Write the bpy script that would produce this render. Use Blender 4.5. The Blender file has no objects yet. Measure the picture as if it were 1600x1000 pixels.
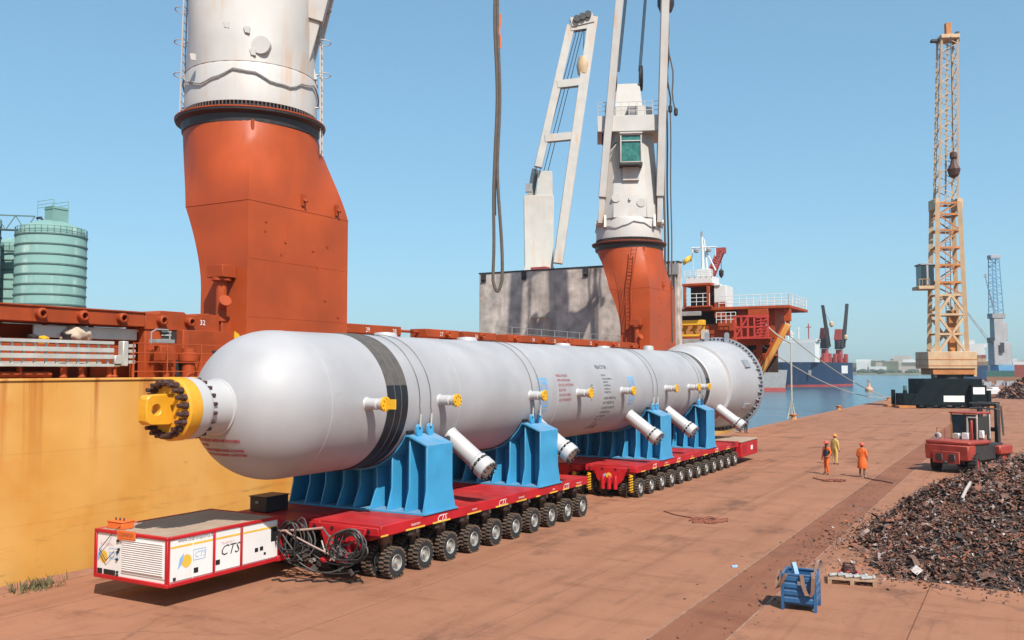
import bpy, bmesh, math, random
from mathutils import Vector, Matrix, Euler, noise as mnoise
R = math.radians
random.seed(11)
scene = bpy.context.scene
col = scene.collection

# ------------------------------------------------------------------ camera, sky, sun, exposure
cam_data = bpy.data.cameras.new('camera')
cam = bpy.data.objects.new('camera', cam_data); col.objects.link(cam)
cam_data.sensor_width = 36.0
cam_data.lens = 36.0 * 1420 / 1600
cam_data.clip_start = 0.2; cam_data.clip_end = 12000
cam.location = (0, 0, 5.6)
cam.rotation_euler = (R(90 + 3.144), 0, R(29.42))
scene.camera = cam

SUN_EL, SUN_AZ = R(49), R(-38)                 # azimuth measured from +X
to_sun = Vector((math.cos(SUN_EL) * math.cos(SUN_AZ), math.cos(SUN_EL) * math.sin(SUN_AZ), math.sin(SUN_EL)))
world = bpy.data.worlds.new('World'); scene.world = world; world.use_nodes = True
wn = world.node_tree
sky = wn.nodes.new('ShaderNodeTexSky'); sky.sky_type = 'NISHITA'; sky.sun_disc = False
sky.sun_elevation = SUN_EL; sky.sun_rotation = math.atan2(to_sun.x, to_sun.y)
sky.altitude = 0; sky.air_density = 1.0; sky.dust_density = 1.0; sky.ozone_density = 6.0
wn.nodes['Background'].inputs['Strength'].default_value = 0.15
gm = wn.nodes.new('ShaderNodeGamma'); gm.inputs['Gamma'].default_value = 0.57          # the camera's flat tone curve and white balance, whole sky alike
tn = wn.nodes.new('ShaderNodeMix'); tn.data_type = 'RGBA'; tn.blend_type = 'MULTIPLY'; tn.inputs[0].default_value = 1.0; tn.inputs[7].default_value = (1.03, 1.46, 1.57, 1)
wn.links.new(sky.outputs['Color'], gm.inputs['Color']); wn.links.new(gm.outputs['Color'], tn.inputs[6]); wn.links.new(tn.outputs[2], wn.nodes['Background'].inputs['Color'])
sun_data = bpy.data.lights.new('sun', 'SUN'); sun_data.energy = 5.0; sun_data.angle = R(0.53); sun_data.color = (1.0, 0.94, 0.86)
sun = bpy.data.objects.new('sun', sun_data); col.objects.link(sun)
sun.rotation_euler = (-to_sun).to_track_quat('-Z', 'Y').to_euler(); sun.location = (30, -10, 60)
scene.view_settings.view_transform = 'Standard'; scene.view_settings.look = 'None'
scene.view_settings.gamma = 1.0; scene.view_settings.exposure = 0.45
scene.render.engine = 'CYCLES'
scene.cycles.use_denoising = True
scene.cycles.max_bounces = 6; scene.cycles.diffuse_bounces = 3; scene.cycles.glossy_bounces = 3

# ------------------------------------------------------------------ helpers
class MB:
    """collects vertices and faces; build() links them as one mesh object"""
    def __init__(self): self.v = []; self.f = []; self.mi = []; self.cur = 0
    def add(self, vs, fs):
        o = len(self.v); self.v.extend(Vector(p) for p in vs)
        for f in fs: self.f.append([i + o for i in f]); self.mi.append(self.cur)
        return self
    def box(self, c, s, rot=None):
        x, y, z = s[0] / 2, s[1] / 2, s[2] / 2
        m = Euler(rot).to_matrix() if rot else None
        p = [Vector((a, b, d)) for a in (-x, x) for b in (-y, y) for d in (-z, z)]
        if m: p = [m @ q for q in p]
        c = Vector(c)
        return self.add([q + c for q in p], [(0,1,3,2),(4,6,7,5),(0,4,5,1),(2,3,7,6),(0,2,6,4),(1,5,7,3)])
    def bb(self, x0, x1, y0, y1, z0, z1):
        return self.box(((x0+x1)/2, (y0+y1)/2, (z0+z1)/2), (abs(x1-x0), abs(y1-y0), abs(z1-z0)))
    def cyl(self, a, b, r0, r1=None, n=16, caps=True):
        a, b = Vector(a), Vector(b); r1 = r0 if r1 is None else r1
        d = (b - a).normalized(); u = d.orthogonal().normalized(); w = d.cross(u)
        vs = []
        for p, r in ((a, r0), (b, r1)):
            for i in range(n):
                t = 2 * math.pi * i / n; vs.append(p + u * (r * math.cos(t)) + w * (r * math.sin(t)))
        fs = [(i, (i+1) % n, n + (i+1) % n, n + i) for i in range(n)]
        if caps: fs += [tuple(range(n))[::-1], tuple(range(n, 2*n))]
        return self.add(vs, fs)
    def beam(self, a, b, w, h, up=(0, 0, 1)):
        """rectangular bar from a to b, w across, h along 'up'"""
        a, b = Vector(a), Vector(b); d = (b - a).normalized(); up = Vector(up)
        if abs(d.dot(up)) > .98: up = Vector((1, 0, 0))
        s = d.cross(up).normalized(); t = s.cross(d).normalized()
        vs = [p + s * (i * w / 2) + t * (j * h / 2) for p in (a, b) for i, j in ((-1,-1),(1,-1),(1,1),(-1,1))]
        return self.add(vs, [(0,1,2,3)[::-1],(4,5,6,7),(0,1,5,4),(1,2,6,5),(2,3,7,6),(3,0,4,7)])
    def tube(self, pts, r, n=6):
        pts = [Vector(p) for p in pts]; o = len(self.v); vs = []; u = None
        for i, p in enumerate(pts):
            d = (pts[min(i+1, len(pts)-1)] - pts[max(i-1, 0)])
            d = d.normalized() if d.length > 1e-9 else Vector((0, 0, 1))
            if u is None: u = d.orthogonal().normalized()
            else:
                u = u - d * u.dot(d); u = u.normalized() if u.length > 1e-6 else d.orthogonal().normalized()
            w = d.cross(u)
            vs += [p + u * (r * math.cos(2*math.pi*k/n)) + w * (r * math.sin(2*math.pi*k/n)) for k in range(n)]
        fs = []
        for i in range(len(pts) - 1):
            for k in range(n): fs.append((i*n+k, i*n+(k+1) % n, (i+1)*n+(k+1) % n, (i+1)*n+k))
        fs += [tuple(range(n))[::-1], tuple(range((len(pts)-1)*n, len(pts)*n))]
        return self.add(vs, fs)
    def lathe(self, prof, o, ax=(0, 0, 1), n=32, u=None, capa=False, capb=False, a0=0, a1=360):
        """prof: (radius, along) pairs turned about axis ax through o"""
        o, ax = Vector(o), Vector(ax).normalized()
        u = Vector(u).normalized() if u else ax.orthogonal().normalized(); w = ax.cross(u)
        full = abs(a1 - a0) >= 359.9; m = n if full else n + 1; vs = []
        for r, h in prof:
            for i in range(m):
                t = R(a0 + (a1 - a0) * i / n); vs.append(o + ax * h + u * (r * math.cos(t)) + w * (r * math.sin(t)))
        fs = []
        for j in range(len(prof) - 1):
            for i in range(n):
                k = (i + 1) % m if full else i + 1
                fs.append((j*m+i, j*m+k, (j+1)*m+k, (j+1)*m+i))
        if capa: fs.append(tuple(range(m))[::-1])
        if capb: fs.append(tuple(range((len(prof)-1)*m, len(prof)*m)))
        return self.add(vs, fs)
    def prism(self, poly, o, ux, uy, t):
        """polygon (list of 2-D points) in the plane ux, uy at o, thickness t along ux x uy (centred)"""
        o, ux, uy = Vector(o), Vector(ux), Vector(uy); nrm = ux.cross(uy).normalized(); n = len(poly)
        vs = [o + ux*a + uy*b + nrm*(s*t/2) for s in (-1, 1) for a, b in poly]
        fs = [tuple(range(n))[::-1], tuple(range(n, 2*n))] + [(i, (i+1) % n, n+(i+1) % n, n+i) for i in range(n)]
        return self.add(vs, fs)
    def loft(self, rings, capa=True, capb=True):
        n = len(rings[0]); vs = [p for r in rings for p in r]; fs = []
        for j in range(len(rings) - 1):
            for i in range(n): fs.append((j*n+i, j*n+(i+1) % n, (j+1)*n+(i+1) % n, (j+1)*n+i))
        if capa: fs.append(tuple(range(n))[::-1])
        if capb: fs.append(tuple(range((len(rings)-1)*n, len(rings)*n)))
        return self.add(vs, fs)
    def mesh(self, name, mats, off=Vector((0, 0, 0)), smooth=32):
        me = bpy.data.meshes.new(name)
        me.from_pydata([tuple(p - off) for p in self.v], [], self.f)
        for m in (mats if isinstance(mats, (list, tuple)) else [mats]): me.materials.append(m)
        if any(self.mi): me.polygons.foreach_set('material_index', self.mi)
        bm = bmesh.new(); bm.from_mesh(me); bmesh.ops.recalc_face_normals(bm, faces=bm.faces); bm.to_mesh(me); bm.free()
        if smooth:
            me.polygons.foreach_set('use_smooth', [True] * len(me.polygons)); me.set_sharp_from_angle(angle=R(smooth))
        me.update(); return me
    def build(self, name, mats, parent=None, bevel=0, off=None, smooth=32, seg=1):
        """world-coordinate vertices; subtracts the location of the thing (the topmost parent)"""
        if off is None: off = rootloc(parent) if parent else Vector((0, 0, 0))
        ob = bpy.data.objects.new(name, self.mesh(name, mats, Vector(off), smooth)); col.objects.link(ob)
        ob.parent = parent
        if bevel:
            bv = ob.modifiers.new('bevel', 'BEVEL'); bv.width = bevel; bv.segments = seg; bv.limit_method = 'ANGLE'; bv.angle_limit = R(40)
        return ob
def rootloc(o):
    p = Vector((0, 0, 0))
    while o is not None: p += Vector(o.location); o = o.parent
    return p
def thing(name, loc, label, cat, group=None, rz=0):
    o = bpy.data.objects.new(name, None); col.objects.link(o); o.location = loc; o.rotation_euler = (0, 0, rz)
    o.empty_display_size = .3
    return tag(o, label, cat, group)
def tag(o, label, cat, group=None):
    o['label'] = label; o['category'] = cat
    if group: o['group'] = group
    return o
def struct(o): o['kind'] = 'structure'; return o
def stuff(o): o['kind'] = 'stuff'; return o
def tree_copy(o, parent=None):
    c = o.copy(); col.objects.link(c); c.parent = parent
    for ch in list(o.children): tree_copy(ch, c)
    return c

# ------------------------------------------------------------------ procedural materials
def _new(name):
    m = bpy.data.materials.new(name); m.use_nodes = True; nt = m.node_tree
    return m, nt, nt.nodes['Principled BSDF']
def _noise(nt, vec, scale, detail=4, rough=.55):
    n = nt.nodes.new('ShaderNodeTexNoise'); n.inputs['Scale'].default_value = scale
    n.inputs['Detail'].default_value = detail; n.inputs['Roughness'].default_value = rough
    nt.links.new(vec, n.inputs['Vector']); return n.outputs['Fac']
def _range(nt, fac, a, b, lo=0., hi=1.):
    n = nt.nodes.new('ShaderNodeMapRange'); n.inputs[1].default_value = a; n.inputs[2].default_value = b
    n.inputs[3].default_value = lo; n.inputs[4].default_value = hi; nt.links.new(fac, n.inputs[0]); return n.outputs[0]
def _mul(nt, a, b):
    n = nt.nodes.new('ShaderNodeMath'); n.operation = 'MULTIPLY'; nt.links.new(a, n.inputs[0])
    if isinstance(b, (int, float)): n.inputs[1].default_value = b
    else: nt.links.new(b, n.inputs[1])
    return n.outputs[0]
def _mix(nt, fac, a, b):
    n = nt.nodes.new('ShaderNodeMix'); n.data_type = 'RGBA'
    if isinstance(fac, (int, float)): n.inputs[0].default_value = fac
    else: nt.links.new(fac, n.inputs[0])
    for k, c in ((6, a), (7, b)):
        if isinstance(c, tuple): n.inputs[k].default_value = (*c[:3], 1)
        else: nt.links.new(c, n.inputs[k])
    return n.outputs[2]
def _scaled(nt, vec, s):
    n = nt.nodes.new('ShaderNodeMapping'); n.inputs['Scale'].default_value = s; nt.links.new(vec, n.inputs['Vector']); return n.outputs[0]
def sh(c, k): return tuple(min(1, max(0, x * k)) for x in c)
def M(name, c, rough=.55, metal=0., var=.18, vs=1.5, streak=None, spots=None, bump=None, dust=None, spec=None):
    """painted or bare surface: tone variation, run-down streaks, spots, dust on upward faces, fine relief"""
    c = sh(c, .84); m, nt, b = _new(name)
    tc = nt.nodes.new('ShaderNodeTexCoord'); v = tc.outputs['Object']
    n1 = _noise(nt, v, vs, 6)
    out = _mix(nt, _range(nt, n1, .3, .7), sh(c, 1 - var), sh(c, 1 + var * .6))
    if streak:
        sc, amt, s = streak
        a = _noise(nt, _scaled(nt, v, (s, s, s * .06)), 1.0, 5, .6); k = _noise(nt, v, .45, 3)
        fac = _mul(nt, _range(nt, a, .6 - .12 * amt, .85 - .12 * amt), _range(nt, k, .42, .68))
        out = _mix(nt, fac, out, sc)
    if spots:
        sc, amt, s = spots
        a = _noise(nt, v, s, 8, .7)
        out = _mix(nt, _range(nt, a, .72 - .2 * amt, .78 - .2 * amt), out, sc)
    if dust:
        g = nt.nodes.new('ShaderNodeNewGeometry'); sx = nt.nodes.new('ShaderNodeSeparateXYZ'); nt.links.new(g.outputs['Normal'], sx.inputs[0])
        a = _noise(nt, v, 2.2, 6, .65)
        out = _mix(nt, _mul(nt, _mul(nt, _range(nt, sx.outputs['Z'], .35, .95), _range(nt, a, .3, .7)), dust[1]), out, dust[0])
    nt.links.new(out, b.inputs['Base Color'])
    rr = _range(nt, n1, .3, .7, max(.05, rough - .1), min(1, rough + .12)); nt.links.new(rr, b.inputs['Roughness'])
    b.inputs['Metallic'].default_value = metal
    if spec is not None: b.inputs['Specular IOR Level'].default_value = spec
    if bump:
        bn = nt.nodes.new('ShaderNodeBump'); bn.inputs['Strength'].default_value = bump[0]; bn.inputs['Distance'].default_value = .02
        nt.links.new(_noise(nt, v, bump[1], 5, .6), bn.inputs['Height']); nt.links.new(bn.outputs[0], b.inputs['Normal'])
    return m
RUST = (.24, .075, .028); DUST = (.36, .2, .135); GRIME = (.035, .03, .028)
MT = dict(
    red=M('ship_red_paint', (.4, .068, .018), .62, var=.25, vs=.7, streak=((.13, .035, .02), .8, 2.5), spots=((.42, .17, .1), .16, 5), bump=(.08, .8), spec=.22),
    redpale=M('red_oxide_paint', (.46, .078, .018), .5, var=.24, vs=.4, streak=((.24, .045, .016), 1.0, 1.5), spots=((.5, .2, .1), .1, 3.5), bump=(.1, .9), spec=.3),
    dark=M('dark_steel', (.035, .033, .034), .5, var=.3, vs=4),
    hold=M('recess_shade_brown', (.06, .03, .025), .7, var=.3),  # near-black brown: the shade behind openings put into the wall colour
    white=M('white_crane_paint', (.56, .535, .5), .5, var=.07, vs=.8, streak=((.5, .24, .09), .85, 1.8), spots=((.45, .24, .12), .12, 3.5), bump=(.05, 1)),
    offwhite=M('weathered_white_paint', (.53, .5, .455), .5, var=.1, vs=.9, streak=((.45, .24, .1), 1.0, 1.4), spots=((.4, .25, .15), .2, 3)),
    alu=M('aluminium', (.62, .6, .54), .45, .25, var=.15, vs=2, spots=((.3, .25, .2), .15, 5)),
    vessel=M('vessel_grey_paint', (.43, .42, .43), .55, .1, var=.12, vs=.5, spots=((.33, .31, .31), .2, 1.1), streak=((.3, .28, .27), .5, 1.6), bump=(.05, 1.2), spec=.3),
    vesselw=M('vessel_pale_paint', (.54, .52, .515), .45, .12, var=.05, vs=1),
    flange=M('flange_grey', (.4, .41, .44), .45, .4, var=.12, vs=3),
    bolt=M('rusty_bolt', (.11, .055, .045), .55, .4, var=.35, vs=9),
    blackbolt=M('black_bolt', (.02, .02, .022), .5, .3),
    yel=M('yellow_blind', (.8, .44, .02), .45, var=.1, vs=3),
    lug=M('lug_yellow', (.78, .36, .02), .42, var=.14, vs=2, spots=((.25, .12, .05), .12, 6)),
    rubber=M('black_rubber', (.012, .014, .018), .55, var=.25, vs=2),
    rubberdustlit=M('sunlit_dusty_rubber', (.1, .088, .08), .75, var=.25, vs=5, spots=((.2, .17, .15), .4, 4)),
    blue=M('saddle_blue_paint', (.05, .35, .62), .45, var=.16, vs=1.1, spots=((.2, .36, .46), .26, 5), streak=((.05, .2, .34), .7, 3), dust=(DUST, .5)),
    tred=M('trailer_red_paint', (.5, .014, .02), .5, var=.22, vs=1.4, spots=((.1, .015, .015), .34, 2.4), dust=((.33, .1, .08), .3), spec=.3),
    tredd=M('trailer_red_grimy', (.4, .016, .02), .6, var=.35, vs=2.5, spots=((.03, .015, .015), .5, 2.2), dust=((.3, .1, .08), .3), spec=.3),
    under=M('undercarriage_grime', (.05, .035, .03), .75, var=.4, vs=5, spots=((.16, .08, .05), .45, 4)),
    brass=M('hydraulic_leg', (.2, .09, .05), .5, .2, var=.3, vs=6),
    tyre=M('tyre_rubber', (.02, .02, .02), .8, var=.25, vs=8, spots=((.12, .075, .05), .5, 6)),
    tread=M('tyre_tread_dust', (.15, .095, .062), .9, var=.35, vs=9),
    rim=M('wheel_rim', (.45, .43, .4), .45, .4, var=.25, vs=8, spots=((.2, .12, .08), .35, 9)),
    ppw=M('cabinet_white', (.82, .79, .76), .4, var=.06, vs=1.2, streak=((.5, .44, .38), .5, 5), dust=(DUST, .3)),
    mesh=M('cabinet_roof_mesh', (.42, .34, .26), .7, var=.15, vs=3, dust=(DUST, .5)),
    orange=M('orange_marker', (.8, .16, .03), .5, var=.1),
    txtred=M('red_lettering', (.42, .03, .04), .6, var=.1), txtblk=M('black_lettering', (.03, .03, .035), .6),
    txtblue=M('blue_lettering', (.12, .42, .8), .6, var=.06), txtpblue=M('pale_blue_lettering', (.3, .5, .78), .6),
    txtwht=M('white_lettering', (.9, .88, .84), .6), txtyel=M('yellow_lettering', (.85, .5, .06), .6), txtpink=M('pink_lettering', (.8, .4, .42), .6),
    wire=M('lashing_wire_steel', (.16, .15, .15), .5, .4), rope=M('fibre_rope', (.5, .46, .38), .8, var=.15, vs=6),
    cable=M('black_cable', (.018, .018, .02), .5), slingc=M('wire_rope_sling', (.13, .105, .085), .7, .2, var=.3, vs=8),
    hose=M('grey_hose', (.09, .085, .08), .55, var=.3, vs=6), hosep=M('pinkish_hose', (.36, .24, .2), .6, var=.2),
    grey=M('weathered_hatch_panel', (.54, .46, .4), .9, var=.5, vs=.9, streak=((.16, .14, .13), 1.0, .8), spots=((.5, .33, .25), .5, .7), bump=(.3, 3)),
    greyp=M('grey_steel', (.3, .3, .3), .6, var=.2), canvas=M('canvas_bundle', (.5, .4, .3), .9, var=.2, vs=4, bump=(.3, 8)),
    silo=M('silo_green', (.2, .36, .32), .8, var=.08, vs=.25, streak=((.5, .6, .52), .6, .5)),
    silod=M('silo_ring_dark', (.09, .16, .14), .6), ochre=M('crane_ochre', (.58, .4, .235), .55, var=.15, vs=.8, streak=((.34, .13, .04), .8, 1.2), spots=((.3, .13, .05), .2, 2)),
    ochrust=M('crane_rusty_orange', (.5, .19, .05), .65, var=.3, vs=1), navy=M('chassis_dark_green', (.008, .014, .017), .6, var=.3, vs=1, spec=.1),
    glass=M('dark_glass', (.02, .035, .04), .08, var=.05), gglass=M('green_cab_glass', (.05, .2, .17), .08, var=.5, vs=2.5),
    fred=M('forklift_red', (.36, .05, .035), .5, var=.25, vs=2, spots=((.08, .03, .025), .4, 3), dust=(DUST, .22), spec=.3),
    binblue=M('bin_blue_paint', (.022, .11, .25), .5, var=.18, vs=3, spots=((.1, .15, .2), .25, 6), dust=(DUST, .35)),
    belt=M('lifting_belt', (.22, .12, .08), .85, var=.25, vs=9), wood=M('pallet_wood', (.42, .25, .15), .85, var=.3, vs=6),
    hivis=M('orange_workwear', (.85, .15, .02), .75, var=.12, vs=8), yelwear=M('yellow_workwear', (.68, .46, .13), .75, var=.12, vs=8),
    darkwear=M('dark_workwear', (.03, .035, .05), .8, var=.2), skin=M('skin', (.22, .11, .07), .6), helmet=M('red_helmet', (.75, .12, .07), .35), helmeto=M('orange_helmet', (.85, .3, .06), .35),
    shoe=M('light_boots', (.6, .56, .5), .7), boot=M('dark_boots', (.04, .045, .035), .7),
    bblue=M('far_ship_blue', (.015, .04, .095), .5, var=.15, vs=.1, streak=((.12, .1, .12), .5, .4)), bred=M('far_ship_red', (.4, .06, .05), .6, var=.2, vs=.3),
    bwhite=M('far_ship_white', (.72, .72, .7), .5, var=.05, vs=.2), cyan=M('blue_crane_paint', (.12, .3, .48), .5, var=.15, vs=.3),
    pgrey=M('pale_grey_paint', (.36, .36, .37), .6, var=.15, vs=.3), cont1=M('container_red', (.3, .07, .045), .6), cont2=M('container_brown', (.33, .17, .09), .6), cont3=M('container_green', (.05, .15, .12), .6),
    shore=M('far_town_walls', (.55, .47, .4), .8, var=.3, vs=.02), land=M('far_land', (.16, .17, .1), .9, var=.4, vs=.02),
)

def hull_mat():
    m, nt, b = _new('hull_yellow_paint'); tc = nt.nodes.new('ShaderNodeTexCoord'); v = tc.outputs['Object']; sx = nt.nodes.new('ShaderNodeSeparateXYZ'); nt.links.new(v, sx.inputs[0]); z = sx.outputs['Z']
    n1 = _noise(nt, v, .3, 6); o = _mix(nt, _range(nt, n1, .32, .68), (.56, .255, .05), (.68, .355, .095))
    pan = _noise(nt, _scaled(nt, v, (1, .9, .02)), .8, 3, .5); o = _mix(nt, _mul(nt, _range(nt, pan, .42, .68), .5), o, (.64, .36, .12))              # faded vertical panels
    run = _noise(nt, _scaled(nt, v, (1, 2.2, .07)), 1.0, 5, .6); o = _mix(nt, _mul(nt, _mul(nt, _range(nt, run, .52, .68), _range(nt, z, 2.4, 5.2)), .9), o, (.36, .1, .02))   # rust weeping from the deck edge
    scr = _noise(nt, _scaled(nt, v, (1, .35, 3.4)), 1.0, 7, .7); o = _mix(nt, _mul(nt, _mul(nt, _range(nt, scr, .56, .68), _range(nt, z, 2.4, .6)), .75), o, (.2, .1, .035))     # fender scrapes low down
    sc2 = _noise(nt, _scaled(nt, v, (1, .8, 1.5)), .9, 8, .75); o = _mix(nt, _mul(nt, _range(nt, sc2, .66, .72), .6), o, (.3, .15, .05))
    org = _noise(nt, v, .55, 5, .6); o = _mix(nt, _mul(nt, _range(nt, org, .55, .72), .55), o, (.56, .2, .03))
    nt.links.new(o, b.inputs['Base Color']); nt.links.new(_range(nt, n1, .3, .7, .36, .58), b.inputs['Roughness']); b.inputs['Specular IOR Level'].default_value = .35
    bn = nt.nodes.new('ShaderNodeBump'); bn.inputs['Strength'].default_value = .12; bn.inputs['Distance'].default_value = .02; nt.links.new(_noise(nt, v, .6, 4), bn.inputs['Height']); nt.links.new(bn.outputs[0], b.inputs['Normal']); return m
MT['yhull'] = hull_mat()
# ------------------------------------------------------------------ ground, quay, water
def ground_mat(name, c, dark=0., speck=.3):
    m, nt, b = _new(name); tc = nt.nodes.new('ShaderNodeTexCoord'); v = tc.outputs['Object']
    big = _noise(nt, v, .07, 5, .6); mid = _noise(nt, v, .55, 7, .65); fine = _noise(nt, v, 9, 6, .7)
    trk = _noise(nt, _scaled(nt, v, (1.3, .05, 1)), 1.0, 5, .6)                   # wear along the driving direction
    arc = _noise(nt, _scaled(nt, v, (.22, .9, 1)), 1.0, 6, .7)
    o = _mix(nt, _range(nt, big, .32, .68), sh(c, .86), sh(c, 1.1))
    o = _mix(nt, _mul(nt, _range(nt, mid, .42, .75), .6), o, sh((c[0]*.84, c[1]*.76, c[2]*.72), .8))
    o = _mix(nt, _mul(nt, _range(nt, trk, .5, .72), .7), o, sh((c[0]*.8, c[1]*.72, c[2]*.68), .8))
    o = _mix(nt, _mul(nt, _range(nt, arc, .54, .7), .75), o, sh((c[0]*.72, c[1]*.62, c[2]*.6), .75))
    o = _mix(nt, _mul(nt, _range(nt, fine, .3, .8), .35), o, sh(c, 1.25))
    pat = _noise(nt, v, .9, 9, .75)
    o = _mix(nt, _mul(nt, _range(nt, pat, .62, .7), .5), o, (.14, .075, .055))
    st = _noise(nt, _scaled(nt, v, (.5, .28, 1)), .8, 8, .7)
    o = _mix(nt, _mul(nt, _range(nt, st, .54, .66), .8), o, (.13, .06, .038))
    wv = nt.nodes.new('ShaderNodeTexVoronoi'); wv.feature = 'DISTANCE_TO_EDGE'; wv.inputs['Scale'].default_value = .16
    ds = nt.nodes.new('ShaderNodeVectorMath'); ds.operation = 'ADD'; nt.links.new(v, ds.inputs[0]); nn = nt.nodes.new('ShaderNodeTexNoise'); nn.inputs['Scale'].default_value = .7; nn.inputs['Detail'].default_value = 6; nt.links.new(v, nn.inputs['Vector']); sc = nt.nodes.new('ShaderNodeVectorMath'); sc.operation = 'SCALE'; sc.inputs[3].default_value = 2.2; nt.links.new(nn.outputs['Color'], sc.inputs[0]); nt.links.new(sc.outputs[0], ds.inputs[1]); nt.links.new(ds.outputs[0], wv.inputs['Vector'])
    crk = _mul(nt, _range(nt, wv.outputs['Distance'], .012, .0), _range(nt, big, .45, .6))
    o = _mix(nt, _mul(nt, crk, .6), o, (.1, .05, .035))
    tr = _noise(nt, _scaled(nt, v, (3.2, .03, 1)), 1.0, 3, .5)
    o = _mix(nt, _mul(nt, _mul(nt, _range(nt, tr, .6, .7), _range(nt, mid, .4, .6)), .5), o, (.15, .07, .045))
    sp = _noise(nt, v, 22, 2, .5)
    o = _mix(nt, _mul(nt, _range(nt, sp, .72, .76), speck), o, (.09, .055, .045))
    nt.links.new(o, b.inputs['Base Color']); b.inputs['Roughness'].default_value = .92; b.inputs['Specular IOR Level'].default_value = .2
    bn = nt.nodes.new('ShaderNodeBump'); bn.inputs['Strength'].default_value = .35; bn.inputs['Distance'].default_value = .02
    nt.links.new(fine, bn.inputs['Height']); nt.links.new(bn.outputs[0], b.inputs['Normal'])
    return m
GC = (.3, .138, .08)
MT['ground'] = ground_mat('dusty_red_concrete', GC)
MT['trench'] = ground_mat('dirt_covered_track', (.225, .092, .052), speck=.9)
MT['joint'] = M('joint_dirt', (.16, .085, .06), .95, var=.3)
MT['kerb'] = M('quay_edge_stone', (.33, .15, .09), .9, var=.25, vs=2, bump=(.3, 6))
XQ = -23.2
g = MB(); g.bb(XQ, 900, -300, 1500, -3.2, -.03); ground = struct(g.build('ground', MT['joint']))
edges = [XQ + .75, -20.2, -16.93, -13.7, -10.35, -7.02, -5.55, -2.3, 1.0, 4.3, 7.6, 900]
for i in range(len(edges) - 1):
    a, b_ = edges[i], edges[i+1]; s = MB(); w = .012 if b_ < 100 else 0
    zt = [0, -.004, .002, 0, .003, -.016, .002, 0, .003, .0, 0][i]
    s.bb(a + .012, b_ - w, -299, 1499, -.03, zt)
    s.build('paving_strip', MT['trench'] if i == 5 else MT['ground'], ground)
for k in range(46):                                    # coping stones along the quay edge
    y = 60 + k * 3.0; s = MB(); s.bb(XQ, XQ + .74, y + .01, y + 2.99, -.03, .012 + .004 * (k % 3)); s.build('coping_stone', MT['kerb'], ground, bevel=.02)
s = MB(); s.bb(XQ, XQ + .74, -299, 59.99, -.03, .01); s.build('coping', MT['kerb'], ground)
s = MB(); s.bb(XQ, XQ + .74, 198.02, 1499, -.03, .01); s.build('coping', MT['kerb'], ground)

MT['rail'] = M('embedded_rail_edge', (.36, .19, .12), .7, .1, var=.35, vs=3, spots=((.2, .1, .07), .4, 2.5))
for x in (-7.02, -5.55):
    s = MB(); s.bb(x - .025, x + .025, -299, 1499, -.03, .006); s.build('embedded_rail', MT['rail'], ground)
m, nt, b = _new('sea_water'); tc = nt.nodes.new('ShaderNodeTexCoord'); v = tc.outputs['Object']
big = _noise(nt, _scaled(nt, v, (1, .6, 1)), .02, 4); w1 = _noise(nt, _scaled(nt, v, (1, .55, 1)), .55, 5, .6); w2 = _noise(nt, v, .12, 3)
nt.links.new(_mix(nt, _range(nt, big, .3, .7), (.018, .062, .092), (.03, .1, .135)), b.inputs['Base Color'])
b.inputs['Roughness'].default_value = .16; b.inputs['IOR'].default_value = 1.33
bn = nt.nodes.new('ShaderNodeBump'); bn.inputs['Strength'].default_value = .9; bn.inputs['Distance'].default_value = .35
ad = nt.nodes.new('ShaderNodeMath'); ad.operation = 'ADD'; nt.links.new(w1, ad.inputs[0]); nt.links.new(_mul(nt, w2, 1.5), ad.inputs[1])
nt.links.new(ad.outputs[0], bn.inputs['Height']); nt.links.new(bn.outputs[0], b.inputs['Normal']); MT['water'] = m
g = MB(); g.add([(-6000, -600, -1.8), (XQ - .02, -600, -1.8), (XQ - .02, 7000, -1.8), (-6000, 7000, -1.8)], [(0, 1, 2, 3)])
struct(g.build('water', MT['water']))
g = MB(); g.bb(-420, -112, -200, 230, -3, .1); struct(g.build('opposite_quay', MT['ground']))
# far shore
g = MB(); rs = random.Random(5); rg = []
n = 60
for k in range(n + 1):
    t = k / n; x = -1500 + 1900 * t; h = 4 + 3 * mnoise.noise((t * 9, 0, 0)); rg.append((x, h))
vs = []; fs = []
for k, (x, h) in enumerate(rg):
    vs += [(x, 1500, -2.5), (x, 1503, 1.0), (x, 1560, 2.5), (x, 1750, h + 6), (x, 2100, h + 4), (x, 2100, -2.5)]
for k in range(n):
    for j in range(5): fs.append((k*6+j, k*6+j+1, k*6+6+j+1, k*6+6+j))
g.add(vs, fs); struct(g.build('far_shore', MT['land']))
# ------------------------------------------------------------------ the process vessel
VX, VZ, VR = -17.4, 4.69, 1.96
Y0, Y1 = 17.85, 50.2
AX = Vector((VX, 0, VZ))
vessel = thing('process_vessel', (VX, 36, VZ - VR), 'long silver grey pressure vessel with domed end and yellow capped nozzles on blue saddles', 'pressure vessel')
def ring(mb, prof, n=96, **k): return mb.lathe(prof, AX, (0, 1, 0), n, u=(1, 0, 0), **k)
s = MB()
prof = [(VR * math.sin(R(a)), Y0 - VR * math.cos(R(a))) for a in (16, 20, 25, 30, 36, 42, 48, 54, 60, 66, 72, 78, 84)]
prof += [(VR, Y0), (VR, 24), (VR, 30), (VR, 36), (VR, 42), (VR, Y1), (VR * .96, Y1 + .02)]
ring(s, prof, n=128); s.build('shell', MT['vessel'], vessel)
for y in (18.05, 24.1, 30.95, 35.4, 41.2, 46.0):                 # circumferential weld seams
    s = MB(); ring(s, [(VR - .01, y - .012), (VR + .006, y - .01), (VR + .006, y + .01), (VR - .01, y + .012)]); s.build('weld_seam', MT['vesselw'], vessel)
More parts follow.
